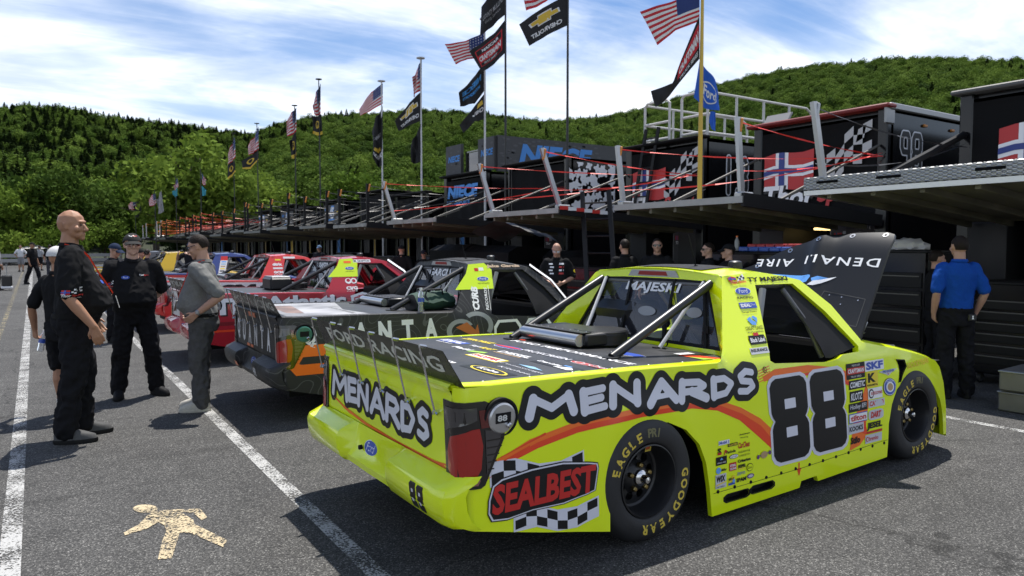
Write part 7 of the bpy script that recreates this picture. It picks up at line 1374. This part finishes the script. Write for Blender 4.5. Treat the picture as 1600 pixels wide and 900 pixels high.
far_people = [
 ("dark haired man in black seen from behind the lime truck roof", 8.3, 9.15, dict(face=FWD + .3, H=1.79, hair=HAIRM, skin='mid')),
 ("man in black polo and dark sunglasses facing the camera above the lime roof", 8.7, 8.78, dict(face=math.pi + .75, H=1.80, hair=HAIRM, glasses=GLS, skin='mid', build=1.1, belly=.05)),
 ("short haired man in sunglasses in profile left of the number 13 gate", 9.0, 7.95, dict(face=RT + math.pi, H=1.73, hair=HAIRM, glasses=GLS, skin='pale')),
 ("person with black cap and long dark hair in profile by the bins", 8.85, 7.42, dict(face=RT + math.pi + .1, H=1.70, cap=blk, hair=HAIRM, skin='pale')),
 ("crewman in black shirt and cap seen from behind between red and grey trucks", 8.0, 17.45, dict(face=FWD, H=1.70, cap=blk, skin='mid', build=1.1)),
 ("shorter crew member in black cap beside the man seen from behind", 8.5, 17.15, dict(face=math.pi + .9, H=1.58, cap=(.02, .02, .03), skin='mid')),
 ("man in a light blue cap behind the red truck", 9.0, 27.1, dict(face=math.pi + .9, H=1.72, cap=(.12, .20, .34), skin='mid', shirt=(.02, .022, .03))),
 ("crewman in the shade under the gate right of the man in blue", 9.6, 3.25, dict(face=math.pi + .6, H=1.45, hair=HAIRM, skin='mid')),
 ("crewman bending at the dark cabinet left of the man in blue", 9.3, 4.55, dict(face=RT, H=1.62, hair=HAIRM, skin='mid', armR=[(.0, -.26, 1.14), (.12, -.28, .92)])),
 ("walker in white shirt and grey shorts far along the lane", -.96, 58.5, dict(face=-1.7, H=1.80, shirt=(.62, .62, .62), trous=(.22, .22, .23), shorts=True, skin='tan', hair=HAIRM, vox=.02, armL=[(0, .34, 1.18), (.05, .20, 1.0)], armR=[(0, -.34, 1.18), (.05, -.20, 1.0)])),
 ("man in black team shirt and black trousers striding across the lane", -.20, 38.6, dict(face=RT, H=1.86, skin='tan', cap=blk, feet=((.28, .08), (-.26, -.08)), vox=.018, build=1.1)),
 ("person in dark shirt behind the striding man in black", .55, 46.0, dict(face=RT + 2, H=1.78, skin='mid', hair=HAIRM, vox=.02, trous=(.05, .05, .06))),
 ("person in dark shirt and shorts at the pale canopy", .95, 56.0, dict(face=2.0, H=1.75, skin='tan', hair=HAIRM, vox=.02, shorts=True)),
 ("man in pale grey shirt and dark shorts at the far guard rail", .10, 60.5, dict(face=1.2, H=1.75, skin='tan', hair=HAIRM, shirt=(.32, .33, .34), shorts=True, vox=.02)),
 ("person in dark red shirt near the pale canopy", 1.5, 52.0, dict(face=2.6, H=1.72, skin='mid', hair=HAIRM, shirt=(.16, .02, .02), vox=.02)),
 ("crewman in black beyond the yellow truck's tail", 1.3, 34.0, dict(face=RT, H=1.74, skin='mid', cap=blk, vox=.016)),
 ("person in black and white pulling a wheeled case at the left edge", -1.35, 33.9, dict(face=RT + .1, H=1.78, skin='tan', shirt=(.30, .30, .30), long_sleeve=True, hair=HAIRM, vox=.016, armR=[(-.05, -.26, 1.16), (.25, -.27, 1.0)])),
 ("crewman in dark cap reading a phone behind the bald man", 1.10, 14.2, dict(face=RT - .2, H=1.72, skin='mid', cap=(.02, .03, .06), glasses=GLS, armR=[(.05, -.25, 1.16), (.34, -.14, 1.14)], armL=[(.05, .25, 1.16), (.34, .05, 1.14)], head=(.3, 0), shirt=(.02, .02, .024))),
 ("crewman in black and yellow team shirt near the yellow truck", 1.85, 17.5, dict(face=FWD - .5, H=1.62, skin='mid', cap=blk, shirt=(.018, .018, .02), trous=(.35, .26, .02))),
 ("crewman in black vest with white print leaning by the yellow truck tail", 2.35, 20.6, dict(face=FWD, H=1.60, skin='mid', hair=HAIRM, shirt=(.03, .03, .04))),
]
for lab, x, y, kw in far_people:
    kw = dict(kw); kw.setdefault('vox', .014); face = kw.pop('face'); person(lab, x, y, face, lowvis=True, **kw)
# wheeled case at the left edge
sc_ = empty("wheeled_case", (-1.02, 33.6, 0)); tag(sc_, "black wheeled case with white band pulled along the lane", "suitcase"); m = MB(); m.box((0, 0, .32), (.34, .42, .52), 0, None, .04); m.box((0, 0, .12), (.36, .44, .10), 1, None, .02); m.build("body", [BLACK(), TM['white']], sc_); m = MB(); m.tube([(.0, -.14, .56), (0, -.14, .98), (0, .14, .98), (0, .14, .56)], .012, 6); m.build("handle", [HM['steel']], sc_)
for y in (-.16, .16): m = MB(); m.lathe([(.05, -.02), (.055, 0), (.05, .02)], 10, c=(.1, y, .055)); m.build("wheel", [TM['tyre']], sc_)
person("crewman in dark cap and blue mirrored goggles leaning on the blue roofed truck", 3.62, 21.95, math.pi + .95, 1.83, 'mid', (.02, .02, .03), armL=[(.14, .30, 1.28), (.30, .12, 1.40)], armR=[(.12, -.33, 1.28), (.34, -.20, 1.42)], cap=(.02, .025, .05), glasses=GLSB, vox=.013, lowvis=True)
# ================================================================ flag poles and flags
CF = Vector((math.sin(CAMYAW) * math.cos(R(3.267)), math.cos(CAMYAW) * math.cos(R(3.267)), -math.sin(R(3.267)))); CRT = Vector((math.cos(CAMYAW), -math.sin(CAMYAW), 0)); CUP = CRT.cross(CF)
def ray(u, v): return CF * FPX + CRT * (u - 800) + CUP * (450 - v)
def on_ground(u, v, z=0.0): d = ray(u, v); t = (z - 1.6587) / d.z; return Vector((d.x * t, d.y * t, z))
FH = Vector((math.sin(CAMYAW), math.cos(CAMYAW), 0))
def in_wind(u, v, P):
    """point of the vertical wind plane through pole P (the flags stream along it)"""
    d = ray(u, v); t = P.dot(FH) / d.dot(FH); return Vector((0, 0, 1.6587)) + d * t
POLEM = dict(black=mat("pole_black", (.012, .012, .012), .4), white=mat("pole_white", (.55, .55, .55), .4), yellow=mat("pole_yellow", (.60, .40, .05), .4))
fs = dict(black=mat("flag_black", (.012, .012, .013), .8), white=mat("flag_white", (.68, .68, .68), .8), red=mat("flag_red", (.50, .02, .03), .8), navy=mat("flag_navy", (.02, .04, .16), .8), blue=mat("flag_blue", (.015, .10, .50), .8), gold=mat("flag_gold", (.62, .42, .05), .8), teal=mat("flag_teal", (.05, .30, .38), .8), ltblue=mat("flag_light_blue", (.06, .28, .62), .8), grey=mat("flag_grey", (.30, .30, .30), .8))
def pole(u, X, vt, vb, col, lab, z0=None, disc=True, r=.04):
    d = ray(u, vb); t = X / d.x; P = Vector((X, d.y * t, 0)); top = in_wind(u, vt, P); z0 = 0 if z0 is None else z0
    o = empty("flag_pole", (P.x, P.y, z0)); tag(o, lab, "flag pole", "flag poles over the transporters"); m = MB(); m.tube([(0, 0, 0), (0, 0, (top.z - z0) * .55), (0, 0, top.z - z0)], [r, r * .85, r * .6], 10); m.build("shaft", [POLEM[col]], o)
    if disc: m = MB(); m.lathe([(.001, .03), (.16, .02), (.16, -.01), (.001, -.02)], 14, axis='Z', c=(0, 0, top.z - z0)); m.build("finial", [POLEM[col] if col != 'yellow' else HM['gold']], o)
    return P
def flag(P, secs, kind, lab, art=None, wave=.06, seed=0):
    """secs: (top, bottom) sections from the hoist to the fly"""
    n = len(secs); T = [in_wind(*a, P) for a, b in secs]; Bm = [in_wind(*b, P) for a, b in secs]; size = (T[0] - Bm[0]).length
    def pos(u, v, off=0.0):
        k = min(n - 2, int(u * (n - 1))); f = u * (n - 1) - k; f2 = f
        a = T[k].lerp(T[k + 1], f2); b = Bm[k].lerp(Bm[k + 1], f2); p = b.lerp(a, v); w_ = wave * size * u ** .6 * (math.sin(u * 9 + v * 2.2 + seed) + .5 * math.sin(u * 17 - v * 5 + seed * 2)); return p + FH * (w_ - off)
    nu, nv = 26, 13; V = [pos(i / nu, j / nv) for i in range(nu + 1) for j in range(nv + 1)]; F = []; MI = []
    for i in range(nu):
        for j in range(nv):
            F.append((i * (nv + 1) + j, (i + 1) * (nv + 1) + j, (i + 1) * (nv + 1) + j + 1, i * (nv + 1) + j + 1))
            MI.append((1 if (j >= 6 and i < 11) else (0 if j % 2 == 0 else 2)) if kind == 'us' else 0)
    mats_ = [fs['red'], fs['navy'], fs['white']] if kind == 'us' else [fs[kind]]
    o = link("flag", V, F, mats_, None, MI, 180); tag(o, lab, "flag", "flags over the transporters")
    D = Decal(lambda a, b, off: pos(min(1, max(0, a)), min(1, max(0, b)), off), base=.006, step=.004)
    if kind == 'us' and size > .5:
        for i in range(6):
            for j in range(4): D.ell(.035 + .07 * i + .03 * (j % 2) * 0, .53 + .125 * j, .012, .026, fs['white'], 0, 8)
    if art: art(D)
    if D.mb.f: D.build("flag_print", o)
    return o
# art: a runs from the hoist (at the right in the photograph) to the fly; words seen from behind run with a, words seen from the front against it
def txt(D, s_, a0, a1, b0, b1, m, back=False, bold=.04, layer=1):
    P, F = text2d(s_, bold); W = P[:, 0].max(); P = P.copy(); P[:, 0] = P[:, 0] / W
    if back: A = a0 + (a1 - a0) * P[:, 0]
    else: A = a1 - (a1 - a0) * P[:, 0]
    D.put(np.stack([A, b0 + (b1 - b0) * P[:, 1]], 1), F, m, layer)
def art_bow(word, back=True):
    def f(D): D.poly([(.5 + .70 * a, .66 + .38 * b) for a, b in ((-.5, -.22), (-.20, -.22), (-.20, -.5), (.24, -.5), (.24, -.22), (.46, -.22), (.5, .22), (.20, .22), (.20, .5), (-.24, .5), (-.24, .22), (-.46, .22))], fs['white'], 0, .1); D.poly([(.5 + .62 * a, .66 + .30 * b) for a, b in ((-.5, -.22), (-.20, -.22), (-.20, -.5), (.24, -.5), (.24, -.22), (.46, -.22), (.5, .22), (.20, .22), (.20, .5), (-.24, .5), (-.24, .22), (-.46, .22))], fs['gold'], 1, .1); txt(D, word, .12, .88, .16, .32, fs['white'], back)
    return f
def art_series(D): D.rect(.10, .18, .80, .66, fs['red'], 0, 0, 0, .06); D.rect(.13, .62, .74, .19, fs['black'], 1, 0, 0, .06); D.rect(.13, .20, .74, .12, fs['black'], 1, 0, 0, .06); txt(D, "NASCAR", .2, .7, .66, .77, fs['white'], False, .05, 2); txt(D, "CRAFTSMAN", .14, .86, .37, .56, fs['white'], False, .05, 2); txt(D, "TRUCK SERIES", .25, .75, .22, .29, fs['white'], False, .02, 2)
P = pole(886, 12.0, -70, 330, 'black', "tall black flag pole with the black and gold flag"); flag(P, [((886, -72), (886, -22)), ((850, -45), (852, 4)), ((808, -42), (822, 17))], 'us', "striped flag just cut by the top edge beside the tall black pole", seed=1)
flag(P, [((886, -8), (886, 40)), ((848, 12), (855, 55)), ((811, 38), (827, 72))], 'black', "black flag with gold cross emblem and mirrored white word", art_bow("CHEVROLET", True), .03, 2)
P = pole(790, 12.0, -80, 330, 'black', "tall black flag pole with the red and black series flag"); flag(P, [((790, -38), (790, 22)), ((768, -10), (770, 40)), ((752, 10), (750, 58))], 'black', "black flag with pale script curling at the top edge", lambda D: (txt(D, "COUNTY MULLINS", .1, .9, .40, .56, fs['grey'], False, .02), txt(D, "Golf & Service", .2, .8, .24, .34, fs['grey'], False, 0)), .07, 3)
flag(P, [((790, 30), (790, 82)), ((772, 52), (772, 100)), ((752, 68), (762, 108)), ((733, 79), (753, 113))], 'black', "black flag with red panel and white series lettering", art_series, .05, 4)
P = pole(758, 12.1, 30, 330, 'white', "white flag pole carrying three flags beside the series flag"); flag(P, [((758, 50), (758, 88)), ((728, 64), (730, 93)), ((695, 69), (712, 100))], 'us', "striped flag streaming from the white pole beside the series flag", None, .05, 5)
flag(P, [((758, 98), (758, 140)), ((742, 118), (742, 162)), ((717, 146), (719, 166))], 'black', "black flag with faint blue patches folded on the white pole", lambda D: (txt(D, 'NIECE', .2, .9, .55, .78, fs['ltblue'], True), txt(D, 'MOTORSPORTS', .25, .9, .32, .45, fs['ltblue'], True)), .10, 6)
flag(P, [((758, 145), (758, 186)), ((742, 165), (742, 190)), ((718, 196), (724, 208))], 'black', "drooping black flag with white letters low on the white pole", lambda D: (txt(D, "CHEV", .08, .6, .35, .55, fs['white'], True), D.poly([(.1, .65), (.4, .65), (.35, .85), (.15, .85)], fs['gold'], 0)), .06, 7)
P = pole(1093, 9.0, -20, 308, 'yellow', "yellow flag pole standing on the transporter gate", 2.36); flag(P, [((1093, -14), (1093, 33)), ((1050, 2), (1055, 48)), ((1000, 18), (1027, 71))], 'us', "large striped flag at the head of the yellow pole", None, .05, 8)
flag(P, [((1093, 24), (1093, 92)), ((1078, 60), (1079, 108)), ((1064, 95), (1061, 130)), ((1051, 130), (1046, 150)), ((1038, 135), (1034, 162)), ((1017, 142), (1024, 168))], 'black', "long black flag with red panel trailing from the yellow pole", lambda D: (D.poly([(.02, .30), (.45, .30), (.45, .86), (.02, .86)], fs['red'], 0, .06), txt(D, "CRAFTSMAN", .03, .42, .42, .72, fs['white'], False, .05), txt(D, "TRUCK SERIES", .04, .40, .12, .24, fs['white'], False, .02)), .04, 9)
flag(P, [((1093, 96), (1084, 152)), ((1106, 110), (1100, 168)), ((1118, 126), (1112, 172)), ((1124, 150), (1124, 173))], 'blue', "bright blue flag with white script on the yellow pole", lambda D: (D.ell(.5, .45, .34, .30, fs['white'], 0, 28, .05), D.ell(.5, .45, .31, .26, fs['blue'], 1, 28, .05), txt(D, "Ford", .25, .75, .30, .60, fs['white'], True, .03, 2)), .06, 10)
flag(P, [((1110, 174), (1108, 190)), ((1114, 174), (1112, 202)), ((1118, 175), (1118, 205))], 'blue', "small tail of blue cloth hanging below the bright blue flag", None, .06, 11)
P = pole(659, 12.2, 91, 330, 'white', "white flag pole right of the shorter white pole"); flag(P, [((659, 92), (659, 140)), ((652, 108), (651, 145)), ((645, 122), (646, 151))], 'us', "striped flag hanging narrow on the second white pole", None, .10, 12)
flag(P, [((659, 142), (659, 188)), ((640, 160), (640, 196)), ((617, 190), (623, 205))], 'black', "black flag with gold emblem on the second white pole", art_bow("CHEVROLET", True), .06, 13); flag(P, [((659, 190), (659, 252)), ((651, 208), (650, 256)), ((642, 226), (643, 254))], 'black', "plain black flag hanging lowest on the second white pole", None, .08, 14)
P = pole(598, 12.2, 127, 330, 'white', "shorter white flag pole above the number 45 transporter"); flag(P, [((598, 130), (598, 162)), ((580, 144), (579, 173)), ((561, 171), (563, 181))], 'us', "striped flag streaming from the shorter white pole", None, .05, 15)
flag(P, [((598, 166), (598, 258)), ((589, 182), (591, 262)), ((580, 206), (583, 246))], 'black', "long black flag with white letters drooping on the shorter white pole", lambda D: (txt(D, "GMC", .2, .8, .55, .63, fs['grey'], True), txt(D, "CHEVROLET", .05, .95, .15, .24, fs['white'], True), D.poly([(.2, .28), (.8, .30), (.7, .38), (.3, .36)], fs['gold'], 0)), .08, 16)
def art_gold(D): D.poly([(.0, .0), (1, .0), (1, .16), (0, .16)], fs['gold'], 0, .1); D.ell(.5, .55, .22, .2, fs['gold'], 0); D.ell(.5, .58, .12, .12, fs['black'], 1)
for u, vt, us, bk, a, b in ((501, 124, [((501, 130), (501, 178)), ((494, 146), (494, 181)), ((488, 165), (490, 176))], [((502, 178), (504, 210)), ((496, 182), (496, 212)), ((489, 181), (488, 208))], "striped flag on the tallest of the black poles with gold trimmed flags", "black and gold flag below it on the tallest of those poles"), (463, 165, [((463, 168), (463, 205)), ((456, 176), (456, 211)), ((447, 190), (448, 214))], [((463, 205), (463, 244)), ((458, 212), (459, 248)), ((453, 220), (454, 247))], "striped flag on the black pole just left of the tallest gold flagged one", "narrow black and gold flag on the pole left of the tallest one"), (404, 193, [((404, 198), (404, 234)), ((397, 214), (397, 238)), ((388, 226), (389, 243))], [((404, 236), (404, 250)), ((392, 243), (391, 264)), ((377, 252), (379, 264))], "wide striped flag on the third black pole from the far trees side", "wide black and gold flag streaming under the wide striped one"), (367, 208, [((367, 214), (368, 246)), ((362, 226), (363, 252)), ((356, 240), (357, 257))], [((367, 250), (368, 268)), ((361, 254), (362, 276)), ((355, 258), (356, 281))], "striped flag on the shortest black pole of the gold flagged four", "black and gold flag on the shortest of those four poles")):
    P = pole(u, 12.2, vt, 330, 'black', {501: "tallest black pole of the four with black and gold flags", 463: "second tallest black pole of the four with black and gold flags", 404: "third tallest black pole of the four with black and gold flags", 367: "shortest black pole of the four with black and gold flags"}[u]); flag(P, us, 'us', a, None, .08, u); flag(P, bk, 'black', b, art_gold, .08, u + 1)
for u, vt, us, c2, k2, a, b, c in ((315, 263, [((315, 268), (316, 287)), ((318, 276), (319, 290)), ((322, 280), (322, 288))], [((315, 290), (316, 306)), ((319, 294), (319, 306)), ((322, 297), (322, 304))], 'teal', "tiny striped flag nearest the far tall trees", "tiny teal flag under the tiny striped one", "thin far pole with a teal flag"), (276, 275, [((277, 277), (279, 291)), ((275, 284), (275, 297)), ((272, 290), (273, 299))], [((277, 292), (277, 306)), ((273, 297), (274, 308)), ((269, 299), (271, 305))], 'teal', "tiny striped flag left of the teal flagged pole", "tiny dark teal flag left of the other teal one", "thin far pole next left of the teal flagged pole"), (243, 297, [((243, 302), (244, 318)), ((238, 304), (239, 322)), ((232, 312), (233, 322))], [((252, 296), (256, 330)), ((249, 304), (250, 334)), ((246, 312), (247, 334))], 'grey', "tiny striped flag beside the tiny grey flag", "tiny grey flag at the far end of the row", "thin far pole behind the capped man"), (212, 305, [((212, 310), (213, 326)), ((207, 313), (207, 328)), ((200, 320), (201, 326))], [((218, 306), (221, 330)), ((215, 312), (216, 340)), ((210, 322), (211, 338))], 'black', "last tiny striped flag above the capped man's head", "last tiny dark flag above the capped man's head", "last thin far pole of the row")):
    P = pole(u, 9.0 if u > 260 else 7.6, vt, 345, 'black', c, None, False); flag(P, us, 'us', a, None, .08, u); flag(P, c2, k2, b, None, .08, u + 1)
# ---------------------------------------------------------------- cream walking figure painted on the asphalt
wz = [(690, 620), (720, 598), (830, 590), (940, 588), (972, 628), (945, 642), (905, 606), (852, 606), (906, 640), (912, 660), (1066, 735), (1046, 768), (890, 700), (842, 700), (806, 820), (740, 826), (760, 740), (780, 692), (770, 665), (742, 650), (692, 680), (586, 713), (580, 700), (650, 662)]
D = MB(); G = [on_ground(a / 3, 600 + b / 3) for a, b in wz]; Pm, Fm = fill2d([(p.x, p.y) for p in G], (), .06); D.add([(a, b, .005) for a, b in Pm], Fm); G = [on_ground((681 + 57 * math.cos(t)) / 3, 600 + (587 + 19 * math.sin(t)) / 3) for t in np.linspace(0, 2 * math.pi, 24, endpoint=False)]; Pm, Fm = fill2d([(p.x, p.y) for p in G], (), .06); D.add([(a, b, .005) for a, b in Pm], Fm); structure(D.build("walking_figure_marking", [TPAINT]))
# ---------------------------------------------------------------- far end of the lot
for k, (u, v, lab) in enumerate(((20, 401, "black tyre lying by the guard rail"),)):
    p = on_ground(16, 410); m = MB(); m.lathe([(.22, .0), (.30, -.02), (.36, .03), (.36, .22), (.30, .28), (.22, .26)], 24, axis='Z'); o = m.build("worn_slick", [TM['tyre']]); o.location = (p.x, p.y, .02); o.scale = (1.6, 1.6, 1.6); tag(o, lab, "tyre")
p = on_ground(54, 414); t = empty("canopy_tent", (p.x, p.y, 0)); tag(t, "pale pop up canopy at the far end of the lot", "canopy"); m = MB(); m.add([(-1.1, -1.1, 1.5), (1.1, -1.1, 1.5), (1.1, 1.1, 1.5), (-1.1, 1.1, 1.5), (0, 0, 1.95)], [(0, 1, 4), (1, 2, 4), (2, 3, 4), (3, 0, 4)]); m.build("roof", [mat("canopy_white", (.38, .37, .35), .7)], t)
for sx in (-1, 1):
    for sy in (-1, 1): m = MB(); m.tube([(sx * 1.05, sy * 1.05, 0), (sx * 1.05, sy * 1.05, 1.52)], .025, 6); m.build("leg", [HM['steel']], t)
